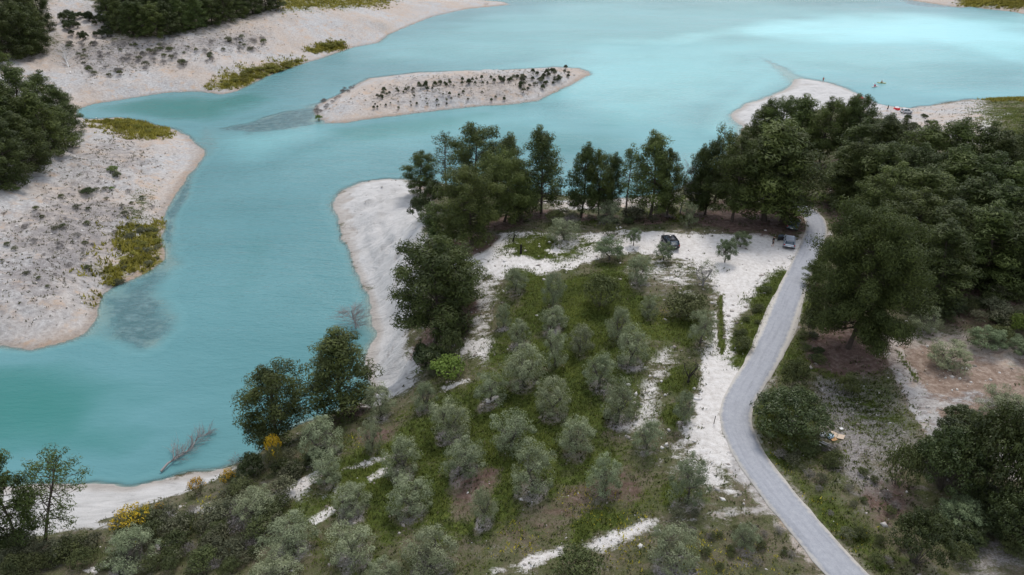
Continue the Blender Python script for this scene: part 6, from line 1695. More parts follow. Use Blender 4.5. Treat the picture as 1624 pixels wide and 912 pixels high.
def gzs2(x, y):
    return np.maximum(TER(np.asarray(x, float), np.asarray(y, float)), 0.0)
def blade_material(name, lo, hi):
    m = Mat(name); c = m.mix(m.attr('tint'), lo, hi); m.color(c); m.set(Roughness=0.7)
    tl = m.n.new('ShaderNodeBsdfTranslucent'); m.l.new(c, tl.inputs['Color']); ms = m.n.new('ShaderNodeMixShader'); ms.inputs[0].default_value = 0.42
    m.l.new(m.b.outputs[0], ms.inputs[1]); m.l.new(tl.outputs[0], ms.inputs[2]); m.l.new(ms.outputs[0], m.out.inputs['Surface']); return m.m
near = 1-sstep(170, 260, GY)
gm = np.clip(M['grass'], 0, 1)**1.5*near*(SD > 0.5)*(rd > 2.0)
tufts('grass', gm, 52000, 0.20, blade_material('grass_blades', (0.042, 0.062, 0.010), (0.150, 0.180, 0.033)), 3, 0.12, 0.055)
soil = np.clip(1-M['white']-M['pink']-M['cliff']-M['grass']*0.6-M['litter']*0.7, 0, 1)*near*(SD > 2)*(rd > 2.0)*(sdi < -5)*(sdl < -5)
tufts('dry_grass', soil+0.10*np.clip(M['white'], 0, 1)*(M['white'] < 0.8), 26000, 0.22, blade_material('dry_stalks', (0.075, 0.070, 0.034), (0.24, 0.215, 0.13)), 3, 0.14, 0.045)
tufts('weeds', np.clip(soil*0.8+M['grey']*0.5*near*(sdl < -5), 0, 1), 11000, 0.24, blade_material('weed_leaves', (0.050, 0.064, 0.020), (0.125, 0.142, 0.055)), 5, 0.16, 0.085)
tufts('marsh_plants', np.clip(M['meadow'], 0, 1.3)**2*(SD > 0.4), 16000, 0.62, blade_material('yellow_green_sprays', (0.095, 0.095, 0.014), (0.30, 0.27, 0.045)), 5, 0.30, 0.17)
tufts('bank_herbs', np.clip(M['grey'], 0, 1)*((sdl > 1) | (sdi > 1))*(0.3+0.7*(GY > 0)), 4200, 0.24, blade_material('dry_herbs', (0.085, 0.084, 0.050), (0.20, 0.19, 0.135)), 4, 0.2, 0.10)
def stones(name, weight, n, smin, smax, mat):
    x, y = sample(weight, n); z = gzs2(x, y); s = smin*(smax/smin)**(GR.uniform(0, 1, len(x))**3.0)
    base = np.array([(1, 0, 0), (0, 1, 0), (-1, 0, 0), (0, -1, 0), (0.1, 0.1, 0.85), (0, 0, -0.6)])
    fc = np.array([(0, 1, 4), (1, 2, 4), (2, 3, 4), (3, 0, 4), (1, 0, 5), (2, 1, 5), (3, 2, 5), (0, 3, 5)])
    N = len(x); V = base[None]*(1+GR.normal(0, 0.28, (N, 6, 1)))*s[:, None, None]*GR.uniform(0.6, 1.3, (N, 1, 3))*[1, 1, 0.75]
    a = GR.uniform(0, 6.28, N); c, sn = np.cos(a)[:, None], np.sin(a)[:, None]
    X = V[..., 0]*c-V[..., 1]*sn+x[:, None]; Y = V[..., 0]*sn+V[..., 1]*c+y[:, None]; Z = V[..., 2]+z[:, None]
    VV = np.stack([X, Y, Z], -1).reshape(-1, 3); F = (fc[None]+np.arange(N)[:, None, None]*6).reshape(-1, 3)
    t = np.repeat(GR.uniform(0, 1, N), 8)
    return link(name, mesh_np(name, VV, F, mat, False, {'tint': ('FLOAT', 'FACE', t)}), kind='stuff')
sm = Mat('pale_stone'); sm.color(sm.ramp(sm.attr('tint'), [(0.0, (0.20, 0.17, 0.145)), (0.4, (0.40, 0.36, 0.325)), (1.0, (0.64, 0.61, 0.58))]))
sw = np.clip(M['white']*(1.15-M['white'])*2.2+M['grey']*0.4+M['pink']*0.16+soil*0.10+ledge*3, 0, 3)*(SD > 0.3)*(rd > 2.0)*(1-sstep(300, 420, GY))
stones('stones', sw, 14000, 0.05, 0.38, sm.m)
dm = Mat('dark_debris'); dm.color(dm.mix(dm.attr('tint'), (0.06, 0.05, 0.042), (0.20, 0.17, 0.14)))
stones('driftwood_debris', np.clip(M['pink']*0.6+M['grey'], 0, 1)*(SD > 0.5)*((sdl > 0) | (sdi > 0) | (GX > 60))*(0.25+np.clip(fbm(GX/6, GY/6, 3, 71), 0, 1)*2), 2600, 0.07, 0.26, dm.m)

fl = np.zeros(GX.shape)
for fx, fy, fr in FLOWER_SPOTS: fl = np.maximum(fl, 1-sstep(fr*0.3, fr, np.hypot(GX-fx, GY-fy)+fr*0.8*fbm(GX/1.5, GY/1.5, 3, 91)))
tufts('yellow_flowers', fl*(rd > 2.2), 900, 0.18, blade_material('yellow_petals', (0.30, 0.27, 0.02), (0.50, 0.45, 0.05)), 2, 0.12, 0.06)

# ---------------------------------------------------------------- trees and bushes
def foliage_material(name, lo, hi, trans, obj_vary=0.25, rough=0.62, extra=None):
    m = Mat(name); n, l = m.n, m.l
    t = m.attr('tint'); oi = n.new('ShaderNodeObjectInfo').outputs['Random']
    c = m.mix(t, lo, hi)
    if extra: c = m.mix(m.mapr(t, 0.93, 0.95), c, extra)
    hsv = n.new('ShaderNodeHueSaturation'); l.new(c, hsv.inputs['Color'])
    l.new(m.mapr(oi, 0, 1, 0.488, 0.512), hsv.inputs['Hue']); l.new(m.mapr(m.math('FRACT', m.math('MULTIPLY', oi, 7.31)), 0, 1, 1-obj_vary, 1+obj_vary), hsv.inputs['Value'])
    c = hsv.outputs[0]
    m.color(c); m.set(Roughness=rough); m.b.inputs['Specular IOR Level'].default_value = 0.25
    tl = n.new('ShaderNodeBsdfTranslucent'); l.new(c, tl.inputs['Color'])
    ms = n.new('ShaderNodeMixShader'); ms.inputs[0].default_value = trans
    l.new(m.b.outputs[0], ms.inputs[1]); l.new(tl.outputs[0], ms.inputs[2]); l.new(ms.outputs[0], m.out.inputs['Surface'])
    return m.m
def bark_material(name, a, b):
    m = Mat(name); v = m.obj(); f = m.noise(7, 5, 0.65, vec=v, stretch=(1, 1, 0.25))
    m.color(m.mix(f, a, b)); m.bump(f, 0.6, 0.05); return m.m
BARK_PINE = bark_material('pine_bark', (0.035, 0.027, 0.022), (0.11, 0.085, 0.07))
BARK_OLIVE = bark_material('olive_bark', (0.05, 0.043, 0.036), (0.15, 0.13, 0.11))
BARK_DEAD = bark_material('dead_wood', (0.16, 0.145, 0.14), (0.36, 0.335, 0.33))
F_PINE = foliage_material('pine_needles', (0.029, 0.043, 0.0125), (0.100, 0.126, 0.029), 0.26, 0.34)
F_LPINE = foliage_material('young_pine_needles', (0.040, 0.056, 0.015), (0.118, 0.142, 0.034), 0.28)
F_OLIVE = foliage_material('olive_leaves', (0.112, 0.135, 0.062), (0.300, 0.328, 0.195), 0.2, 0.16)
F_BLUE = foliage_material('bluish_olive_leaves', (0.074, 0.100, 0.044), (0.205, 0.250, 0.128), 0.2, 0.14)
F_GREEN = foliage_material('dull_green_leaves', (0.042, 0.054, 0.018), (0.125, 0.140, 0.048), 0.25)
F_LIME = foliage_material('bright_green_leaves', (0.065, 0.11, 0.018), (0.17, 0.24, 0.045), 0.3)
F_CAROB = foliage_material('dark_glossy_leaves', (0.026, 0.037, 0.013), (0.078, 0.098, 0.031), 0.22, rough=0.45)
F_GREY = foliage_material('grey_twigs', (0.105, 0.092, 0.085), (0.24, 0.215, 0.195), 0.1, 0.2)
F_SCRUB = foliage_material('scrub_leaves', (0.058, 0.064, 0.032), (0.165, 0.165, 0.095), 0.2, 0.3)
F_BROOM = foliage_material('broom_sprays', (0.06, 0.065, 0.02), (0.15, 0.14, 0.045), 0.2)
F_MARSH = foliage_material('marsh_sprays', (0.085, 0.085, 0.013), (0.27, 0.25, 0.035), 0.2, 0.2)
F_FLOWER = foliage_material('broom_flowers', (0.42, 0.25, 0.012), (0.62, 0.42, 0.03), 0.25, 0.12)

RS = np.random.RandomState
def leaves(clumps, per, size, rs, up=0.35, flat=1.0, slim=0.5, hang=0.0):
    """many small leaf quads spread through clump ellipsoids; clumps: (x,y,z,r)"""
    C = np.asarray(clumps, float); n = len(C)*per
    ci = np.repeat(np.arange(len(C)), per)
    d = rs.normal(size=(n, 3)); d /= np.linalg.norm(d, axis=1)[:, None]
    rad = rs.uniform(0.2, 1.0, n)**0.4*C[ci, 3]*np.exp(rs.normal(0, 0.05, n))
    off = d*rad[:, None]; off[:, 2] *= flat; off[:, 2] -= hang*rad*rs.uniform(0, 1, n)
    P = C[ci, :3]+off
    nrm = d+rs.normal(0, 0.30, (n, 3)); nrm[:, 2] += up; nrm /= np.linalg.norm(nrm, axis=1)[:, None]
    t = np.cross(nrm, rs.normal(size=(n, 3))); t /= np.linalg.norm(t, axis=1)[:, None]+1e-9
    b = np.cross(nrm, t)
    L = size*rs.uniform(0.65, 1.4, n)[:, None]; Wd = L*slim
    V = np.stack([P-t*L*0.5, P+b*Wd*0.5, P+t*L*0.5, P-b*Wd*0.5], 1).reshape(-1, 3)
    F = np.arange(n*4).reshape(n, 4)
    ct = rs.uniform(0, 1, len(C)); tint = np.clip(0.55*ct[ci]+0.45*rs.uniform(0, 1, n), 0, 1)
    return V, F, tint

def limb(p0, p1, r0, r1, rs, bend=0.12, seg=6, n=5, sag=0.0):
    p0 = np.array(p0, float); p1 = np.array(p1, float); L = np.linalg.norm(p1-p0)
    ts = np.linspace(0, 1, n); w = rs.normal(0, bend*L, 3); w[2] *= 0.5
    path = [p0*(1-t)+p1*t+w*math.sin(math.pi*t)*0.6+np.array([0, 0, -sag*L*math.sin(math.pi*t)]) for t in ts]
    return tube(path, [r0*(1-t)+r1*t for t in ts], seg), path

def crown_mesh(name, V, F, t, mat):
    return mesh_np(name, V, F, mat, False, {'tint': ('FLOAT', 'FACE', t)})

def make_pine(seed, h=12.0, w=7.0, bare=0.22, dens=1.0, shape='round', per=120, leaf=0.33, mat=None, lean=0.0):
    rs = RS(seed); parts = []; cl = []
    top = np.array([rs.normal(0, 0.3)+lean*h, rs.normal(0, 0.3), h*0.93])
    ts = np.linspace(0, 1, 9); k = rs.normal(0, 0.28, 2)
    trunk = [np.array([top[0]*t**1.3+k[0]*math.sin(t*5), top[1]*t+k[1]*math.sin(t*4.2), top[2]*t-0.4*(1-t)]) for t in ts]
    r0 = 0.030*h*(0.75+0.25*w/7)*0.55
    parts.append(tube(trunk, [r0*(1-0.86*t)*(1.25 if i == 0 else 1) for i, t in enumerate(ts)], 8))
    def on(t):
        i = min(int(t*8), 7); f = t*8-i; return trunk[i]*(1-f)+trunk[i+1]*f
    nb = int(58*dens)
    for j in range(nb):
        u = (j+rs.uniform(0.1, 0.9))/nb; t = bare+(1-bare)*u
        if shape == 'round': prof = math.sqrt(max(0.03, 1-((u-0.40)/0.64)**2))
        elif shape == 'cone': prof = (1-u)**0.62*0.98*min(1, 0.55+2.2*u)+0.10
        else: prof = 0.55+0.45*math.sin(math.pi*min(1, u*1.05))*1.0
        Lb = 0.5*w*prof*rs.uniform(0.62, 1.12); az = j*2.39996+rs.normal(0, 0.35)
        rise = Lb*rs.uniform(0.10, 0.55)*(0.3+u)
        p0 = on(t*0.94); p1 = p0+np.array([math.cos(az)*Lb, math.sin(az)*Lb, rise-0.10*Lb*(1-u)])
        (g, path) = limb(p0, p1, max(0.025, 0.010*Lb+0.045*(1-u)), 0.012, rs, 0.10, 4, 4, sag=0.06); parts.append(g)
        nc = max(2, int(round(Lb*1.05*dens**0.5)))
        for q in range(nc):
            f = 0.42+0.62*(q+rs.uniform(0.2, 0.8))/nc
            c = p0+(p1-p0)*f+rs.normal(0, 0.22, 3)*[1, 1, 0.6]; c[2] += 0.15
            cl.append((*c, rs.uniform(0.60, 1.02)*(0.74 if shape == 'thin' else 1.0)*(w/7)**0.5))
    for q in range(4): cl.append((top[0]+rs.normal(0, 0.3), top[1]+rs.normal(0, 0.3), h*(0.97-0.06*q), 0.55))
    V, F, t = leaves(cl, per, leaf, rs, up=0.40, flat=0.80, slim=0.24)
    tv, tf = join(parts)
    return mesh_np('trunk', tv, tf, BARK_PINE, True), crown_mesh('crown', V, F, t, mat or F_PINE), h, w

def make_olive(seed, h=4.6, w=4.6, mat=None, n=58, per=120, leaf=0.175, stems=3, open_=0.0, bark=None, low=0.10, slim=0.32, gap=0.0, rad=0.70):
    rs = RS(seed); parts = []; cl = []
    forks = []
    base = [np.array([0, 0, -0.35]), np.array([rs.normal(0, .06), rs.normal(0, .06), 0.16*h])]
    parts.append(tube([base[0], base[0]*0.5+base[1]*0.5, base[1]], [0.24*w/4.6, 0.17*w/4.6, 0.15*w/4.6], 8))
    for s in range(stems):
        az = s*2*math.pi/stems+rs.normal(0, 0.4); e = np.array([math.cos(az)*w*0.24, math.sin(az)*w*0.24, h*rs.uniform(0.45, 0.62)])
        g, path = limb(base[1], e, 0.10*w/4.6, 0.045*w/4.6, rs, 0.14, 6, 5); parts.append(g); forks.append(e)
    for j in range(n):
        u = rs.uniform(0, 1); az = j*2.39996+rs.normal(0, 0.3); zz = low+(1-low)*u
        R = 0.5*w*math.sqrt(max(0.05, 1-((u-0.42)/0.66)**2))*(rs.uniform(0.55, 1.02) if j % 4 else rs.uniform(0.1, 0.6))
        c = np.array([math.cos(az)*R, math.sin(az)*R, zz*h*0.90])
        if gap and rs.uniform() < gap: continue
        f = forks[rs.randint(len(forks))]
        g, _ = limb(f, c, 0.022, 0.008, rs, 0.08, 3, 3); parts.append(g)
        cl.append((*c, rs.uniform(0.7, 1.15)*rad*(w/4.6)**0.8))
        if j % 3 == 0:                                            # shoots that break the outline
            o = c*[1.10, 1.10, 1.04]+rs.normal(0, 0.1, 3); cl.append((*o, 0.42*rad))
    V, F, t = leaves(cl, per, leaf, rs, up=0.30, flat=0.92, slim=slim)
    tv, tf = join(parts)
    return mesh_np('trunk', tv, tf, bark or BARK_OLIVE, True), crown_mesh('crown', V, F, t, mat or F_OLIVE), h, w

def make_bush(seed, h=1.6, w=2.2, mat=None, n=22, per=48, leaf=0.17, rad=0.42, slim=0.45, twig=None):
    rs = RS(seed); parts = []; cl = []
    for j in range(n):
        az = j*2.39996; R = 0.5*w*math.sqrt((j+0.5)/n)*rs.uniform(0.75, 1.1)
        zz = h*(0.15+0.72*math.sqrt(max(0, 1-(R/(0.56*w))**2))*rs.uniform(0.55, 1.05))
        c = np.array([math.cos(az)*R, math.sin(az)*R, zz]); cl.append((*c, rad*rs.uniform(0.7, 1.25)))
        if j % 2 == 0:
            g, _ = limb((c[0]*0.1, c[1]*0.1, -0.2), c, 0.03, 0.008, rs, 0.1, 3, 4); parts.append(g)
    V, F, t = leaves(cl, per, leaf, rs, up=0.3, flat=0.8, slim=slim)
    tv, tf = join(parts)
    return mesh_np('stems', tv, tf, twig or BARK_OLIVE, True), crown_mesh('foliage', V, F, t, mat or F_GREEN), h, w

LIB = {}
LIB['pine'] = [make_pine(100+i, 12, 7, 0.13+0.035*(i % 3), 1.0, 'cone' if i % 2 else 'round') for i in range(6)]
LIB['woodpine'] = [make_pine(160+i, 12, 7, 0.05, 1.0, 'round' if i == 2 else 'cone') for i in range(5)]
LIB['roundpine'] = [make_pine(120+i, 12, 9, 0.16, 1.35, 'round', 110, 0.32, F_LPINE) for i in range(2)]
LIB['bigpine'] = [make_pine(131, 16, 14.5, 0.20, 2.1, 'round', 130, 0.34)]
LIB['thinpine'] = [make_pine(140, 11, 5, 0.25, 0.75, 'thin', 24, 0.30, F_LPINE), make_pine(141, 11, 6, 0.28, 0.95, 'thin', 30, 0.30)]
LIB['tallpine'] = [make_pine(150, 13, 4.2, 0.52, 0.55, 'round', 60, 0.32)]
LIB['olive'] = [make_olive(200+i, gap=0.05+0.05*(i % 4), n=56+2*i, stems=2+i % 3) for i in range(7)]
LIB['youngolive'] = [make_olive(220+i, 3.4, 3.2, F_BLUE, 50, 110, 0.16, 2, low=0.28, rad=0.66) for i in range(3)]
LIB['twigolive'] = [make_olive(230, 4.2, 4.4, F_OLIVE, 60, 26, 0.15, 4, bark=BARK_DEAD)]
LIB['gnarled'] = [make_olive(240, 4.2, 3.6, F_GREEN, 30, 40, 0.18, 4, bark=bark_material('black_bark', (0.018, 0.015, 0.013), (0.06, 0.05, 0.045)), gap=0.25)]
LIB['greenshrub'] = [make_bush(300+i, 2.4, 3.4, F_GREEN, 34, 64, 0.20, 0.52) for i in range(3)]
LIB['limeshrub'] = [make_bush(310+i, 2.4, 3.4, F_LIME, 26, 60, 0.24, 0.5) for i in range(2)]
LIB['carob'] = [make_bush(320+i, 3.6, 4.0, F_CAROB, 46, 90, 0.24, 0.58, 0.5) for i in range(4)]
LIB['bigcarob'] = [make_bush(325+i, 7.0, 8.0, F_CAROB, 120, 110, 0.24, 0.72, 0.5) for i in range(3)]
LIB['shrub'] = [make_bush(330+i, 1.5, 2.2, F_SCRUB, 24, 50, 0.15, 0.36) for i in range(4)]
LIB['scrubgrey'] = [make_bush(340+i, 1.2, 1.9, F_GREY, 24, 34, 0.16, 0.36, 0.2, BARK_DEAD) for i in range(3)]
LIB['marshbush'] = [make_bush(370+i, 1.6, 2.6, F_MARSH, 26, 50, 0.2, 0.42, 0.4) for i in range(3)]
LIB['broom'] = [make_bush(350+i, 1.6, 2.6, F_BROOM, 30, 40, 0.2, 0.4, 0.18) for i in range(2)]
def flower_mesh(seed, h=1.6, w=2.6):
    rs = RS(seed); cl = []
    for j in range(24):
        az = j*2.39996; R = 0.5*w*math.sqrt((j+0.5)/24)*rs.uniform(0.7, 1.15)
        cl.append((math.cos(az)*R, math.sin(az)*R, h*(0.35+0.68*math.sqrt(max(0, 1-(R/(0.6*w))**2))), 0.26))
    V, F, t = leaves(cl, 30, 0.12, rs, up=0.6, flat=0.8, slim=0.6)
    return crown_mesh('flowers', V, F, t, F_FLOWER)
FLOWERS = [flower_mesh(360+i) for i in range(2)]

def measured(v):
    co = np.empty(len(v[1].vertices)*3, np.float32); v[1].vertices.foreach_get('co', co); co = co.reshape(-1, 3)
    return v[0], v[1], float(np.percentile(co[:, 2], 99.3)), 2*float(np.percentile(np.hypot(co[:, 0], co[:, 1]), 93))
LIB = {k: [measured(v) for v in vs_] for k, vs_ in LIB.items()}

KIND = {'pine': ('pine_tree', 'pine tree'), 'roundpine': ('pine_tree', 'pine tree'), 'woodpine': ('pine_tree', 'pine tree'), 'bigpine': ('pine_tree', 'pine tree'), 'thinpine': ('pine_tree', 'pine tree'), 'tallpine': ('pine_tree', 'pine tree'),
        'olive': ('olive_tree', 'olive tree'), 'youngolive': ('olive_tree', 'olive tree'), 'twigolive': ('olive_tree', 'olive tree'), 'gnarled': ('old_tree', 'tree'),
        'greenshrub': ('green_bush', 'bush'), 'limeshrub': ('bright_bush', 'bush'), 'carob': ('dark_bush', 'bush'), 'bigcarob': ('dark_bush', 'bush'), 'shrub': ('shrub', 'shrub'), 'scrubgrey': ('shrub', 'shrub'), 'marshbush': ('marsh_bush', 'bush'), 'broom': ('broom_bush', 'bush')}
tz = gzs([t[1] for t in TREES], [t[2] for t in TREES])
prs = random.Random(11)
for i, (kind, x, y, h, w, lean, li) in enumerate(TREES):
    lab, grp = LABELS[li]
    lib = LIB[kind]; tm, cmh, h0, w0 = lib[i % len(lib)]
    nm, cat = KIND[kind]
    bushy = tm.name.startswith('stems')
    g = grp or {'olive_tree': 'olive trees of the grove', 'pine_tree': 'pines around the cove'}.get(nm)
    o = thing(nm, lab, cat, (x, y, float(tz[i])), prs.uniform(0, 6.28), g)
    sh, sw = h/h0, w/w0*(1.04 if 'pine' in kind else 0.94 if kind == 'olive' else 1.0)
    o.scale = (sw, sw*prs.uniform(0.9, 1.08), sh)
    if lean: o.rotation_euler = (0, lean, 0.0)
    a = link('stems' if bushy else 'trunk', tm, o); b = link('foliage' if bushy else 'crown', cmh, o)
    if kind == 'broom': link('flowers', FLOWERS[i % 2], o, kind='stuff')

# ---------------------------------------------------------------- cars, people, boats and small things
def lathe_mesh(name, prof, mat, seg=16, axis='z'):
    V = []; F = []; n = len(prof)
    for r, z in prof:
        for k in range(seg):
            w = 2*math.pi*k/seg
            V.append({'z': (r*math.cos(w), r*math.sin(w), z), 'x': (z, r*math.cos(w), r*math.sin(w)), 'y': (r*math.cos(w), z, r*math.sin(w))}[axis])
    for i in range(n-1):
        for k in range(seg): F.append((i*seg+k, i*seg+(k+1) % seg, (i+1)*seg+(k+1) % seg, (i+1)*seg+k))
    return mesh_np(name, V, F, mat, True)
def loft(name, secs, mat, smooth=True, close=True):
    """secs: list of equally long point rings"""
    k = len(secs[0]); V = [p for s in secs for p in s]; F = []
    for i in range(len(secs)-1):
        for j in range(k if close else k-1): F.append((i*k+j, i*k+(j+1) % k, (i+1)*k+(j+1) % k, (i+1)*k+j))
    me = bpy.data.meshes.new(name); caps = [tuple(range(k)), tuple(reversed(range((len(secs)-1)*k, len(secs)*k)))] if close else []
    me.from_pydata([tuple(map(float, v)) for v in V], [], F+caps); me.materials.append(mat)
    if smooth:
        for p in me.polygons: p.use_smooth = len(p.vertices) == 4
    me.update(); return me
def box_mesh(name, c, s, mat, bev=0.0, rot=None):
    bm = bmesh.new(); bmesh.ops.create_cube(bm, size=1.0)
    for v in bm.verts: v.co = Vector((v.co.x*s[0], v.co.y*s[1], v.co.z*s[2]))
    if bev: bmesh.ops.bevel(bm, geom=bm.edges[:], offset=bev, segments=2, affect='EDGES')
    if rot: bmesh.ops.transform(bm, matrix=rot, verts=bm.verts)
    bmesh.ops.translate(bm, vec=c, verts=bm.verts)
    me = bpy.data.meshes.new(name); bm.to_mesh(me); bm.free(); me.materials.append(mat); return me
def tube_mesh(name, path, radii, mat, seg=7):
    v, f = tube(path, radii, seg); return mesh_np(name, v, f, mat, True)

GLASS = plain('car_glass', (0.05, 0.07, 0.09), 0.06, 0.8, vary=0.05)
RUBBER = plain('tyre_rubber', (0.018, 0.018, 0.019), 0.85, 0.2)
ALLOY = plain('wheel_alloy', (0.45, 0.45, 0.47), 0.35, 0.5, 0.7)
RED_LAMP = plain('tail_lamp', (0.36, 0.02, 0.02), 0.25, 0.6)
CLEAR_LAMP = plain('head_lamp', (0.62, 0.64, 0.66), 0.15, 0.7)
WHITE_PLATE = plain('plate_white', (0.75, 0.75, 0.73), 0.5, 0.3)
TRIM = plain('black_trim', (0.022, 0.022, 0.024), 0.6, 0.3)
CABIN = plain('cabin_cloth', (0.035, 0.035, 0.04), 0.9, 0.1)

def make_car(label, x, y, heading, paint, L=4.1, Wd=1.76, H=1.48, open_door=None, dz=0.0):
    z = gz(x, y); t = thing('parked_car', label, 'car', (x, y, z+dz), heading, 'cars parked at the clearing')
    # body runs along +x (front); ring: seven points up each side
    h = Wd/2
    st = [(-0.50, 0.80, 0.42, 0.62, 0.74), (-0.485, 0.93, 0.30, 0.66, 0.92), (-0.40, 1.0, 0.24, 0.70, 0.98), (-0.30, 1.0, 0.22, 0.70, 0.97), (0.10, 1.0, 0.22, 0.70, 0.93), (0.24, 1.0, 0.22, 0.68, 0.93), (0.34, 0.98, 0.24, 0.66, 0.88), (0.45, 0.90, 0.28, 0.60, 0.76), (0.495, 0.72, 0.36, 0.54, 0.64)]
    secs = []
    for fx, fw, zb, zm, zt in st:
        w = h*fw
        secs.append([(fx*L, -w*0.86, zb), (fx*L, -w*0.985, zb+0.12), (fx*L, -w, zm-0.06), (fx*L, -w*0.955, zt-0.05), (fx*L, -w*0.86, zt), (fx*L, w*0.86, zt), (fx*L, w*0.955, zt-0.05), (fx*L, w, zm-0.06), (fx*L, w*0.985, zb+0.12), (fx*L, w*0.86, zb)])
    body = link('body', loft('body', secs, paint), t)
    gs = []
    for fx, fw, zt in [(-0.475, 0.80, 0.94), (-0.40, 0.74, H-0.10), (-0.33, 0.70, H-0.03), (-0.08, 0.70, H-0.02), (0.06, 0.70, H-0.08), (0.24, 0.80, 0.945)]:
        w = h*fw
        gs.append([(fx*L, -w*(1 if zt < 1 else 1.0), zt-0.02), (fx*L, -h*0.90, 0.90), (fx*L, h*0.90, 0.90), (fx*L, w, zt-0.02), (fx*L, w*0.6, zt+0.012), (fx*L, -w*0.6, zt+0.012)])
    link('windows', loft('windows', gs, GLASS), t)
    rs_ = []
    for fx, fw, zt in [(-0.405, 0.735, H-0.085), (-0.33, 0.71, H-0.01), (-0.08, 0.71, H), (0.055, 0.70, H-0.055)]:
        w = h*fw; rs_.append([(fx*L, -w, zt-0.035), (fx*L, w, zt-0.035), (fx*L, w*0.92, zt+0.012), (fx*L, 0, zt+0.03), (fx*L, -w*0.92, zt+0.012)])
    link('roof', loft('roof', rs_, paint), t)
    for s in (-1, 1):
        for a, b in (((-0.40, 0.735, H-0.09), (-0.475, 0.86, 0.93)), ((0.055, 0.70, H-0.06), (0.235, 0.86, 0.93)), ((-0.12, 0.705, H-0.03), (-0.12, 0.915, 0.92))):
            link('pillar', tube_mesh('pillar', [(a[0]*L, s*h*a[1], a[2]), (b[0]*L, s*h*b[1], b[2])], [0.045, 0.05], paint, 5), t)
        link('headlight', box_mesh('headlight', (0.462*L, s*h*0.66, 0.68), (0.12, 0.34, 0.14), CLEAR_LAMP, 0.03), t)
        link('tail_light', box_mesh('tail_light', (-0.482*L, s*h*0.80, 0.80), (0.12, 0.24, 0.22), RED_LAMP, 0.03), t)
        link('wing_mirror', box_mesh('wing_mirror', (0.17*L, s*h*1.09, 0.97), (0.12, 0.2, 0.13), paint, 0.03), t)
    link('front_bumper', box_mesh('front_bumper', (0.485*L, 0, 0.40), (0.10, h*1.35, 0.16), TRIM, 0.03), t)
    link('rear_bumper', box_mesh('rear_bumper', (-0.497*L, 0, 0.44), (0.10, h*1.62, 0.20), TRIM, 0.03), t)
    link('number_plate', box_mesh('number_plate', (-0.512*L, 0, 0.62), (0.03, 0.50, 0.11), WHITE_PLATE), t)
    for fx in (-0.31, 0.31):
        for s in (-1, 1):
            w = link('wheel', lathe_mesh('tyre', [(0.20, -0.10), (0.30, -0.11), (0.325, -0.06), (0.325, 0.06), (0.30, 0.11), (0.20, 0.10)], RUBBER, 18, 'y'), t)
            w.location = (fx*L, s*(h-0.10), 0.32)
            r = link('rim', lathe_mesh('rim', [(0.0, 0.085), (0.12, 0.10), (0.21, 0.095), (0.21, -0.095), (0.0, -0.085)], ALLOY, 14, 'y'), w)
    if open_door:
        s = open_door; hx = 0.17*L
        d = link('front_door', box_mesh('front_door', (-0.52, 0, 0.62), (1.04, 0.09, 0.66), TRIM, 0.03), t); d.location = (hx, s*h*0.98, 0); d.rotation_euler = (0, 0, -s*math.radians(64))
        link('door_window', box_mesh('door_window', (-0.56, 0, 1.13), (0.86, 0.03, 0.36), GLASS, 0.01), d)
        link('seat', box_mesh('seat', (0.0, s*h*0.45, 0.72), (0.5, 0.5, 0.5), CABIN, 0.05), t)
    return t
SILVER = plain('silver_blue_paint', (0.34, 0.37, 0.42), 0.28, 0.6, 0.35, 0.04)
BLACK = plain('black_paint', (0.014, 0.015, 0.019), 0.2, 0.6, 0.1, 0.05)
BLUEGREY = plain('blue_grey_paint', (0.14, 0.19, 0.23), 0.3, 0.6, 0.2, 0.05)

def body_mesh(name, joints, edges, radii, mat):
    """one continuous figure: joints + bones grown by a Skin modifier, baked to a mesh"""
    me = bpy.data.meshes.new(name); me.from_pydata([tuple(j) for j in joints], edges, []); me.update()
    o = bpy.data.objects.new(name, me); COL.objects.link(o)
    sk = o.modifiers.new('skin', 'SKIN'); sk.use_smooth_shade = True
    for i, r in enumerate(radii): me.skin_vertices[0].data[i].radius = (r, r)
    me.skin_vertices[0].data[0].use_root = True
    sb = o.modifiers.new('sub', 'SUBSURF'); sb.levels = 1; sb.render_levels = 1
    dg = bpy.context.evaluated_depsgraph_get(); out = bpy.data.meshes.new_from_object(o.evaluated_get(dg))
    bpy.data.objects.remove(o); bpy.data.meshes.remove(me)
    out.materials.clear(); out.materials.append(mat); out.name = name
    return out
SKIN = plain('skin', (0.46, 0.29, 0.21), 0.55, 0.35); HAIR = plain('dark_hair', (0.03, 0.02, 0.015), 0.7, 0.2); EYE = plain('eye', (0.02, 0.02, 0.02), 0.2, 0.6)
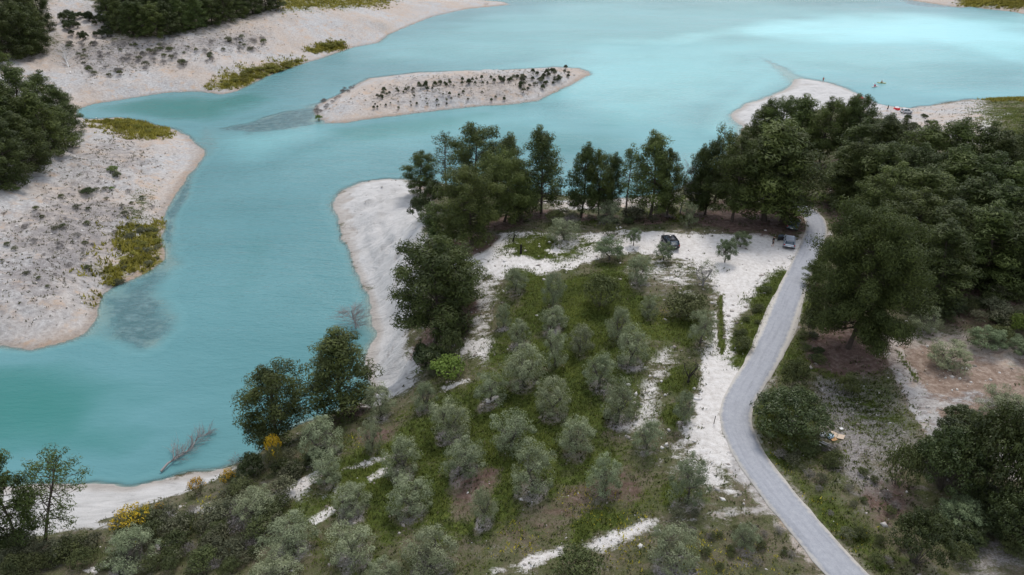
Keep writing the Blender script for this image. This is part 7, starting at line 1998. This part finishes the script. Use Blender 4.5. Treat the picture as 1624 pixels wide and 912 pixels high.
def make_person(label, loc, rz, top_c, bottom_c, pose='stand', group=None, long_bottom=False):
    t = thing('person', label, 'person', loc, rz, group)
    J = []; E = []; Rr = []
    def add(p, r, par=None):
        J.append(p); Rr.append(r)
        if par is not None: E.append((par, len(J)-1))
        return len(J)-1
    sit = pose == 'sit'
    zp = 0.22 if sit else 0.93
    pel = add((0, 0, zp), 0.135); wst = add((-0.02, 0, zp+0.17), 0.12, pel); chs = add((0, 0, zp+0.38), 0.145, wst); nk = add((0.01, 0, zp+0.56), 0.06, chs)
    hd = add((0.03, 0, zp+0.66), 0.085, nk); hd2 = add((0.03, 0, zp+0.75), 0.095, hd); hd3 = add((0.02, 0, zp+0.82), 0.06, hd2)
    feet = []; hands = []
    for s in (-1, 1):
        hp = add((0, s*0.10, zp-0.04), 0.10, pel)
        if sit: kn = add((0.42, s*0.15, zp+0.14), 0.062, hp); an = add((0.80, s*0.13, zp-0.10), 0.042, kn); add((0.90, s*0.13, zp-0.04), 0.03, an)
        else:
            st = 0.13*s
            kn = add((0.03+st*0.7, s*0.11, 0.49), 0.062, hp); an = add((-0.02+st, s*0.11, 0.08), 0.042, kn); add((0.16+st, s*0.12, 0.035), 0.034, an)
        sh = add((0, s*0.185, zp+0.49), 0.062, chs)
        if pose == 'stand': el = add((-0.03, s*0.25, zp+0.20), 0.044, sh); wr = add((0.10, s*0.24, zp-0.02), 0.030, el); dr = Vector((0.35, 0, -0.9))
        else: el = add((0.20, s*0.30, zp+0.27), 0.044, sh); wr = add((0.40, s*0.28, zp+0.36), 0.030, el); dr = Vector((0.8, -0.3*s, 0.1))
        pm = Vector(J[wr])+dr*0.07; p_ = add(tuple(pm), 0.032, wr)
        for f, ln in enumerate((0.075, 0.088, 0.082, 0.062)):
            b = pm+dr*0.035+Vector((0.0, (f-1.5)*0.018, 0)); k1 = add(tuple(b), 0.009, p_); add(tuple(b+dr*ln*0.6+Vector((0.012, 0, 0))), 0.008, k1)
        th = add(tuple(Vector(J[wr])+dr*0.05+Vector((0.035, -s*0.012, 0))), 0.010, p_); add(tuple(Vector(J[wr])+dr*0.10+Vector((0.05, -s*0.015, 0))), 0.008, th)
        hands.append(Vector(J[wr])+dr*0.1)
    link('body', body_mesh('body', J, E, Rr, SKIN), t)
    hairm = lathe_mesh('hair', [(0.0, 0.125), (0.06, 0.11), (0.098, 0.06), (0.108, 0.0), (0.095, -0.055), (0.085, -0.05)], HAIR, 12)
    hr = link('hair', hairm, t); hr.location = (0.012, 0, zp+0.765)
    for s in (-1, 1):
        e = link('eye', lathe_mesh('eye', [(0, 0.012), (0.011, 0), (0, -0.012)], EYE, 8, 'x'), t); e.location = (0.122, s*0.034, zp+0.745)
        e = link('ear', lathe_mesh('ear', [(0, 0.03), (0.02, 0), (0, -0.03)], SKIN, 8), t); e.location = (0.03, s*0.10, zp+0.735)
    n_ = link('nose', lathe_mesh('nose', [(0, 0.03), (0.017, -0.012), (0, -0.018)], SKIN, 8), t); n_.location = (0.132, 0, zp+0.715)
    n_ = link('mouth', lathe_mesh('mouth', [(0, 0.026), (0.008, 0), (0, -0.026)], RED_LAMP, 6, 'y'), t); n_.location = (0.118, 0, zp+0.672)
    def ring(cx, z, rx, ry): return [(cx+rx*math.cos(a), ry*math.sin(a), z) for a in [2*math.pi*k/14 for k in range(14)]]
    cm_ = plain('shirt_cloth', top_c, 0.9, 0.1); bm_ = plain('trouser_cloth', bottom_c, 0.9, 0.1)
    link('shirt', loft('shirt', [ring(0, zp-0.03, 0.165, 0.19), ring(-0.02, zp+0.16, 0.15, 0.175), ring(0, zp+0.38, 0.17, 0.21), ring(0, zp+0.50, 0.13, 0.19), ring(0.01, zp+0.56, 0.075, 0.08)], cm_), t)
    for s in (-1, 1):
        sh = Vector((0, s*0.185, zp+0.49)); el = Vector((-0.03, s*0.25, zp+0.20)) if pose == 'stand' else Vector((0.20, s*0.30, zp+0.27))
        link('sleeve', tube_mesh('sleeve', [sh+Vector((0, -s*0.04, 0.01)), sh, sh.lerp(el, 0.7)], [0.08, 0.086, 0.072], cm_, 9), t)
        hp = Vector((0, s*0.09, zp+0.02)); kn = Vector((0.42, s*0.15, zp+0.14)) if sit else Vector((0.03+0.09*s, s*0.11, 0.49))
        link('trouser_leg', tube_mesh('trouser_leg', [hp, hp.lerp(kn, 0.45), hp.lerp(kn, 0.95)], [0.125, 0.11, 0.088], bm_, 10), t)
    return t, hands

def branchy(name, label, cat, base, tip, n=26, r=0.10, mat=None, spread=0.55, seed=1, sub=3, gravity=0.0, ln=1.0, group=None):
    """a bare dead tree: one trunk along base->tip with forked twigs"""
    rs = RS(seed); t = thing(name, label, cat, base, 0, group); mat = mat or BARK_DEAD
    p1 = np.array(tip, float)-np.array(base, float); L = np.linalg.norm(p1)
    path = [p1*u+rs.normal(0, 0.02*L, 3)*(u > 0) for u in np.linspace(0, 1, 8)]
    link('trunk', tube_mesh('trunk', path, [r*(1-0.85*u) for u in np.linspace(0, 1, 8)], mat, 7), t)
    for j in range(n):
        parts = []; u = 0.18+0.8*(j+rs.uniform())/n; i = min(int(u*7), 6); f = u*7-i; p0 = path[i]*(1-f)+path[i+1]*f
        d = rs.normal(size=3); d -= p1*(d@p1)/L**2; d /= np.linalg.norm(d); d = d*spread+p1/L*0.55; d[2] = abs(d[2])*0.8-gravity
        l = L*ln*rs.uniform(0.16, 0.34)*(1.15-0.7*u); e = p0+d*l
        g, pp = limb(p0, e, r*0.28*(1.1-u*0.7), 0.008, rs, 0.10, 4, 5); parts.append(g)
        for q in range(sub):
            b = np.array(pp[2+q % 3]); e2 = b+(d+rs.normal(0, 0.45, 3))*l*rs.uniform(0.3, 0.6)
            g, _ = limb(b, e2, 0.016, 0.006, rs, 0.1, 3, 3); parts.append(g)
        v, fc = join(parts); link('branch', mesh_np('branch', v, fc, mat, True), t)
    return t

def at_spot(k, i=0):
    x, y = SPOT[k][i]; return x, y, gz(x, y)

# cars and the person at the clearing
x, y, z = at_spot('dark_car'); make_car('black car with a white plate on the white clearing behind a small olive', x, y, math.radians(98), BLACK, 4.3, 1.84, 1.62)
x, y, z = at_spot('silver_car'); make_car('silver blue hatchback beside the road with its dark front door open', x, y, math.radians(70), SILVER, 4.0, 1.76, 1.48, open_door=1)
x, y, z = at_spot('shade_car'); make_car('blue grey car parked in the shade under the wide pine', x, y, math.radians(62), BLUEGREY, 4.0, 1.72, 1.46)
x, y, z = at_spot('person'); make_person('person in black shirt and shorts standing on white gravel near silver car', (x, y, z), math.radians(-20), (0.016, 0.016, 0.018), (0.05, 0.045, 0.045))

# paddlers off the sandy spit
def hull(L, Wd, H, mat, name='hull'):
    secs = []
    for u in np.linspace(-1, 1, 11):
        w = Wd/2*max(0.03, (1-abs(u)**2.4)); zt = H*(0.72+0.28*u*u)
        secs.append([(u*L/2, -w, zt), (u*L/2, -w*0.8, zt*0.35), (u*L/2, 0, 0.0+0.5*H*abs(u)**5), (u*L/2, w*0.8, zt*0.35), (u*L/2, w, zt), (u*L/2, 0, zt+0.04)])
    return loft(name, secs, mat)
for i, (lab, plab, wlab, hc, sc, rz) in enumerate([
        ('pale kayak carrying the paddler in pink, closer to the sandy spit', 'person in a pink top paddling the pale kayak', 'paddle held by the paddler in pink', (0.62, 0.60, 0.56), (0.55, 0.06, 0.11), 0.5),
        ('yellow green kayak carrying the paddler in a tan top, out on the lake', 'person in a tan top paddling the yellow green kayak', 'paddle held by the paddler in the tan top', (0.45, 0.46, 0.12), (0.42, 0.28, 0.18), -0.35)]):
    x, y = SPOT['paddlers'][i]
    k = thing('kayak', lab, 'kayak', (x, y, -0.06), rz, 'kayaks on the lake')
    link('hull', hull(2.9, 0.72, 0.34, plain('kayak_shell', hc, 0.35, 0.5)), k)
    link('cockpit', lathe_mesh('cockpit', [(0.0, 0.0), (0.34, 0.02), (0.36, 0.06), (0.30, 0.07)], TRIM, 16), k).location = (-0.1, 0, 0.27)
    p_, hs = make_person(plab, (x-0.1*math.cos(rz), y-0.1*math.sin(rz), 0.08), rz, sc, (0.06, 0.06, 0.08), 'sit', 'paddlers on the lake')
    pd = thing('paddle', wlab, 'paddle', (x, y, 0.08), rz, 'paddles of the kayakers')
    a, b = Vector((0.38, -1.0, 0.38)), Vector((0.38, 1.0, 0.82))
    link('shaft', tube_mesh('shaft', [a, a.lerp(b, 0.5), b], [0.017]*3, ALLOY, 6), pd)
    for e, s in ((a, -1), (b, 1)):
        link('blade', loft('blade', [[(e.x-0.015, e.y+s*q-0.0, e.z+s*q*0.2-w), (e.x+0.015, e.y+s*q, e.z+s*q*0.2-w), (e.x+0.015, e.y+s*q, e.z+s*q*0.2+w), (e.x-0.015, e.y+s*q, e.z+s*q*0.2+w)] for q, w in ((0, 0.03), (0.12, 0.09), (0.36, 0.10), (0.44, 0.05))], WHITE_PLATE), pd)
x, y, z = at_spot('beach_person'); make_person('person with a reddish top alone at the tip of the sandy spit', (x, y, z), 1.2, (0.35, 0.12, 0.09), (0.08, 0.07, 0.07))
x, y, z = at_spot('dark_person'); make_person('person dressed in dark clothes on the lakeshore grass beside the red tent', (x, y, z), 2.4, (0.03, 0.03, 0.035), (0.03, 0.03, 0.04))

# dome tent: six panels, red with a white top
x, y, z = at_spot('tent'); t = thing('dome_tent', 'small red dome tent with a white top on the lakeshore', 'tent', (x, y, z), 0.3); t.scale = (0.78,)*3
RED_CLOTH = plain('red_cloth', (0.60, 0.035, 0.035), 0.7, 0.2); WHITE_CLOTH = plain('white_cloth', (0.74, 0.73, 0.71), 0.7, 0.2)
for k in range(6):
    V = []; F = []
    for i in range(7):
        el = i/6*math.pi/2
        for j in range(3):
            az = (k+j/2)*math.pi/3; rr_ = 1.25*(1-0.03*(j == 1)); V.append((rr_*math.cos(el)*math.cos(az), rr_*math.cos(el)*math.sin(az), 1.25*math.sin(el)))
    for i in range(6):
        for j in range(2): F.append((i*3+j, i*3+j+1, i*3+j+4, i*3+j+3))
    V = np.array(V)
    lowf = [f for f in F if V[list(f), 2].mean() < 0.8]; topf = [f for f in F if V[list(f), 2].mean() >= 0.8]
    pn = link('panel', mesh_np('panel', V, np.array(lowf), RED_CLOTH, True), t)
    link('top_panel', mesh_np('top_panel', V, np.array(topf), WHITE_CLOTH, True), pn)
    az = k*math.pi/3; link('tent_pole', tube_mesh('tent_pole', [(1.27*math.cos(e)*math.cos(az), 1.27*math.cos(e)*math.sin(az), 1.27*math.sin(e)) for e in np.linspace(0, math.pi/2, 8)], [0.018]*8, ALLOY, 5), t)
x, y, z = at_spot('umbrella'); t = thing('beach_umbrella', 'dull red beach umbrella at the edge of the pines on the spit', 'umbrella', (x, y, z), 0)
link('pole', tube_mesh('pole', [(0, 0, -0.2), (0.05, 0, 1.0), (0.1, 0, 2.1)], [0.02]*3, ALLOY, 6), t)
for k in range(8):
    a0, a1 = k*math.pi/4, (k+1)*math.pi/4; am = (a0+a1)/2; V = []
    for r_, z_ in ((0.02, 2.08), (0.45, 1.98), (0.85, 1.76), (1.05, 1.55)):
        V += [(0.1+r_*math.cos(a0), r_*math.sin(a0), z_), (0.1+r_*0.96*math.cos(am), r_*0.96*math.sin(am), z_-0.03), (0.1+r_*math.cos(a1), r_*math.sin(a1), z_)]
    link('canopy_panel', mesh_np('canopy_panel', V, np.array([(i*3+j, i*3+j+1, i*3+j+4, i*3+j+3) for i in range(3) for j in range(2)]), plain('faded_red_cloth', (0.38, 0.06, 0.07), 0.8, 0.2) if k == 0 else bpy.data.materials['faded_red_cloth'], True), t)
x, y, z = at_spot('boat'); t = thing('paddle_board', 'white paddle board lying on the shore of the sandy spit', 'paddle board', (x, y, z+0.03), -0.1)
link('board', hull(3.2, 0.85, 0.16, plain('white_foam', (0.78, 0.78, 0.77), 0.4, 0.4), 'board'), t)
link('deck_pad', box_mesh('deck_pad', (-0.3, 0, 0.185), (1.2, 0.44, 0.02), plain('grey_pad', (0.35, 0.37, 0.40), 0.9, 0.1), 0.005), t)
link('fin', box_mesh('fin', (-1.35, 0, 0.02), (0.2, 0.02, 0.12), TRIM), t)
x, y, z = at_spot('van'); t = make_car('whitish vehicle with a dark end parked on the lakeshore below the bare slope', x, y, math.radians(10), plain('white_paint', (0.46, 0.46, 0.46), 0.35, 0.5), 3.2, 1.5, 1.5); t['group'] = 'vehicles by the lakeshore'

# rubbish by the dark bush: bags and cardboard
def crumpled(name, s, mat, seed, flat=0.6):
    bm = bmesh.new(); bmesh.ops.create_icosphere(bm, subdivisions=2, radius=0.5); r_ = RS(seed)
    for v in bm.verts:
        k = 1+r_.normal(0, 0.10); v.co = Vector((v.co.x*s[0]*k, v.co.y*s[1]*k, max(v.co.z, -0.28)*s[2]*k*(flat if v.co.z < 0 else 1)))
    me = bpy.data.meshes.new(name); bm.to_mesh(me); bm.free(); me.materials.append(mat); return me
RB = [('rubbish_bag', 'white plastic bag dumped beside the dark roadside bush', 'bag', (0.72, 0.71, 0.70), (0.75, 0.6, 0.5)),
      ('rubbish_bag', 'pale blue plastic bag dumped between white bag and cardboard', 'bag', (0.36, 0.50, 0.62), (0.85, 0.65, 0.5))]
for i, (nm, lab, cat, c, s) in enumerate(RB):
    x, y = SPOT['rubbish'][i]; t = thing(nm, lab, cat, (x, y, gz(x, y)+0.1), i*0.9, 'rubbish dumped by the road')
    link('sack', crumpled('sack', s, plain('bag_film', c, 0.4, 0.4), 70+i), t)
    link('knot', crumpled('knot', (0.2, 0.18, 0.25), plain('bag_film', c, 0.4, 0.4), 80+i), t).location = (0.1, 0.05, s[2]*0.5)
for i, (lab, c, s, rz) in enumerate([('large flattened sheet of pale cardboard beside the blue bag', (0.55, 0.44, 0.34), (1.3, 0.75), -0.6), ('small orange cardboard piece below the blue bag', (0.45, 0.27, 0.14), (0.6, 0.4), 0.3), ('little white scrap uphill of the cardboard', (0.72, 0.70, 0.68), (0.35, 0.3), 0.2)]):
    x, y = SPOT['rubbish'][i+2]; t = thing('cardboard', lab, 'cardboard', (x, y, gz(x, y)+0.06), rz, 'rubbish dumped by the road')
    m_ = plain('board_paper', c, 0.9, 0.1)
    link('flap', box_mesh('flap', (-s[0]*0.27, 0, 0.05), (s[0]*0.5, s[1], 0.03), m_, 0.004, Matrix.Rotation(0.16, 4, 'Y')), t)
    link('flap', box_mesh('flap', (s[0]*0.25, 0, 0.05), (s[0]*0.5, s[1], 0.03), m_, 0.004, Matrix.Rotation(-0.22, 4, 'Y')), t)
PIPE = plain('weathered_pipe', (0.44, 0.43, 0.42), 0.6, 0.3)
for i, lab in enumerate(['lowest of three weathered white pipes lying on the bank', 'middle one of three weathered white pipes on the bank', 'topmost of three weathered white pipes lying on the bank']):
    x, y = SPOT['pipes'][i]; z = gz(x, y)+0.14; dx, dy = 0.95, -1.0
    t = thing('pipe', lab, 'pipe', (x, y, z), 0, 'pipes on the bank'); ez = gz(x+dx, y+dy)+0.14-z
    link('tube', tube_mesh('tube', [(0, 0, 0), (dx*0.5, dy*0.5, ez*0.5+0.02), (dx, dy, ez)], [0.06]*3, PIPE, 10), t)
    link('rim', lathe_mesh('rim', [(0.045, -0.02), (0.07, -0.02), (0.07, 0.05), (0.045, 0.05)], PIPE, 10), t)
# boulders, stumps, post
def boulder(s, seed, mat):
    bm = bmesh.new(); bmesh.ops.create_icosphere(bm, subdivisions=3, radius=0.5); r_ = RS(seed); ks = r_.normal(size=(6, 3))
    for v in bm.verts:
        d = v.co.normalized(); k = 1+0.13*sum(math.sin(3*(ks[j] @ np.array(d))+j) for j in range(6))/2
        v.co = Vector((v.co.x*s[0], v.co.y*s[1], v.co.z*s[2]))*k
    me = bpy.data.meshes.new('boulder'); bm.to_mesh(me); bm.free(); me.materials.append(mat); return me
ROCK = Mat('limestone'); _n = ROCK.noise(3, 6, 0.7, vec=ROCK.obj()); ROCK.color(ROCK.ramp(_n, [(0.3, (0.30, 0.27, 0.24)), (0.6, (0.58, 0.55, 0.51))])); ROCK.bump(_n, 0.6, 0.08); ROCK = ROCK.m
for i, (lab, s) in enumerate([('pale boulder behind the dark roadside bush', (0.75, 0.6, 0.6)), ('round white stone on the grass by the gnarled tree', (0.32, 0.30, 0.3)), ('tilted pale rock ledge below the upper olive', (1.7, 0.6, 0.45))]):
    x, y = SPOT['boulder'][i]; o = link('boulder', boulder(s, 90+i, ROCK), label=lab, category='rock', group='loose rocks'); o.location = (x, y, gz(x, y)+s[2]*0.25)
    if i == 2: o.rotation_euler = (0, -0.25, 0.5)
CHAR = plain('charred_wood', (0.022, 0.019, 0.018), 0.9, 0.1)
for i, (lab, h, ln) in enumerate([('thin leaning charred stump beside the white path', 1.3, 0.35), ('thick upright charred stump on the clearing grass', 1.5, 0.02)]):
    x, y = SPOT['stump'][i]; t = thing('tree_stump', lab, 'stump', (x, y, gz(x, y)), 0, 'charred stumps')
    link('stump', tube_mesh('stump', [(0, 0, -0.3), (ln*0.2, 0, 0.1*h), (ln*0.6, 0.02, 0.55*h), (ln, 0, h)], [0.26-0.08*(i == 0), 0.19-0.07*(i == 0), 0.16-0.07*(i == 0), 0.13-0.06*(i == 0)], CHAR, 9), t)
    link('broken_limb', tube_mesh('broken_limb', [(ln*0.6, 0.02, 0.55*h), (ln*0.6+0.2, 0.05, 0.75*h), (ln*0.6+0.32, 0.0, 0.98*h)], [0.06, 0.04, 0.02], CHAR, 6), t)
x, y, z = at_spot('post'); t = thing('marker_post', 'thin dark post at the edge of the sandy verge', 'post', (x, y, z), 0)
link('shaft', tube_mesh('shaft', [(0, 0, -0.3), (0.02, 0, 0.5), (0.05, 0, 1.0)], [0.045, 0.04, 0.04], BARK_OLIVE, 7), t)
link('cap', lathe_mesh('cap', [(0, 0.05), (0.05, 0.03), (0.05, -0.02)], TRIM, 8), t).location = (0.05, 0, 1.0)

# dead wood
a, b = SPOT['dead_in_water']
branchy('dead_tree', 'bare grey dead tree lying in the lake off the white beach', 'dead tree', (*a, 0.25), (*b, 0.35), 72, 0.16, spread=0.75, seed=5, sub=6, ln=0.9, gravity=0.05)
x, y = SPOT['dead_bush'][0]; branchy('dead_bush', 'bare twiggy bush standing in the water at the cliff foot', 'dead bush', (x, y, -0.4), (x-0.7, y+0.2, 3.4), 90, 0.14, spread=1.5, seed=6, sub=7, ln=1.9)
x, y, z = at_spot('bare_tree'); branchy('bare_tree', 'leafless grey tree among the lakeside pines', 'bare tree', (x, y, z-0.2), (x+0.4, y, z+8.6), 64, 0.14, spread=0.95, seed=7, sub=6, ln=0.95)
x, y, z = at_spot('bare_bush'); branchy('bare_bush', 'small leafless bush above the white beach beside the glossy dark bush', 'bare bush', (x, y, z-0.2), (x+0.2, y, z+2.6), 36, 0.05, spread=1.0, seed=8, sub=4, ln=1.2)
x, y, z = at_spot('deadbroken'); branchy('dead_branch', 'broken dark branch lying on the pale cliff face', 'branch', (x, y, z+0.1), (x+2.6, y+1.6, gz(x+2.6, y+1.6)+0.7), 10, 0.12, CHAR, 0.7, 9, 2)
(ax, ay), (bx, by) = SPOT['fallen']
branchy('fallen_tree', 'fallen dead tree with a white trunk on the far bank', 'dead tree', (ax, ay, gz(ax, ay)+0.3), (bx, by, gz(bx, by)+1.0), 70, 0.30, plain('bleached_wood', (0.55, 0.53, 0.51), 0.8, 0.2), 0.9, 10, 4, ln=0.8)
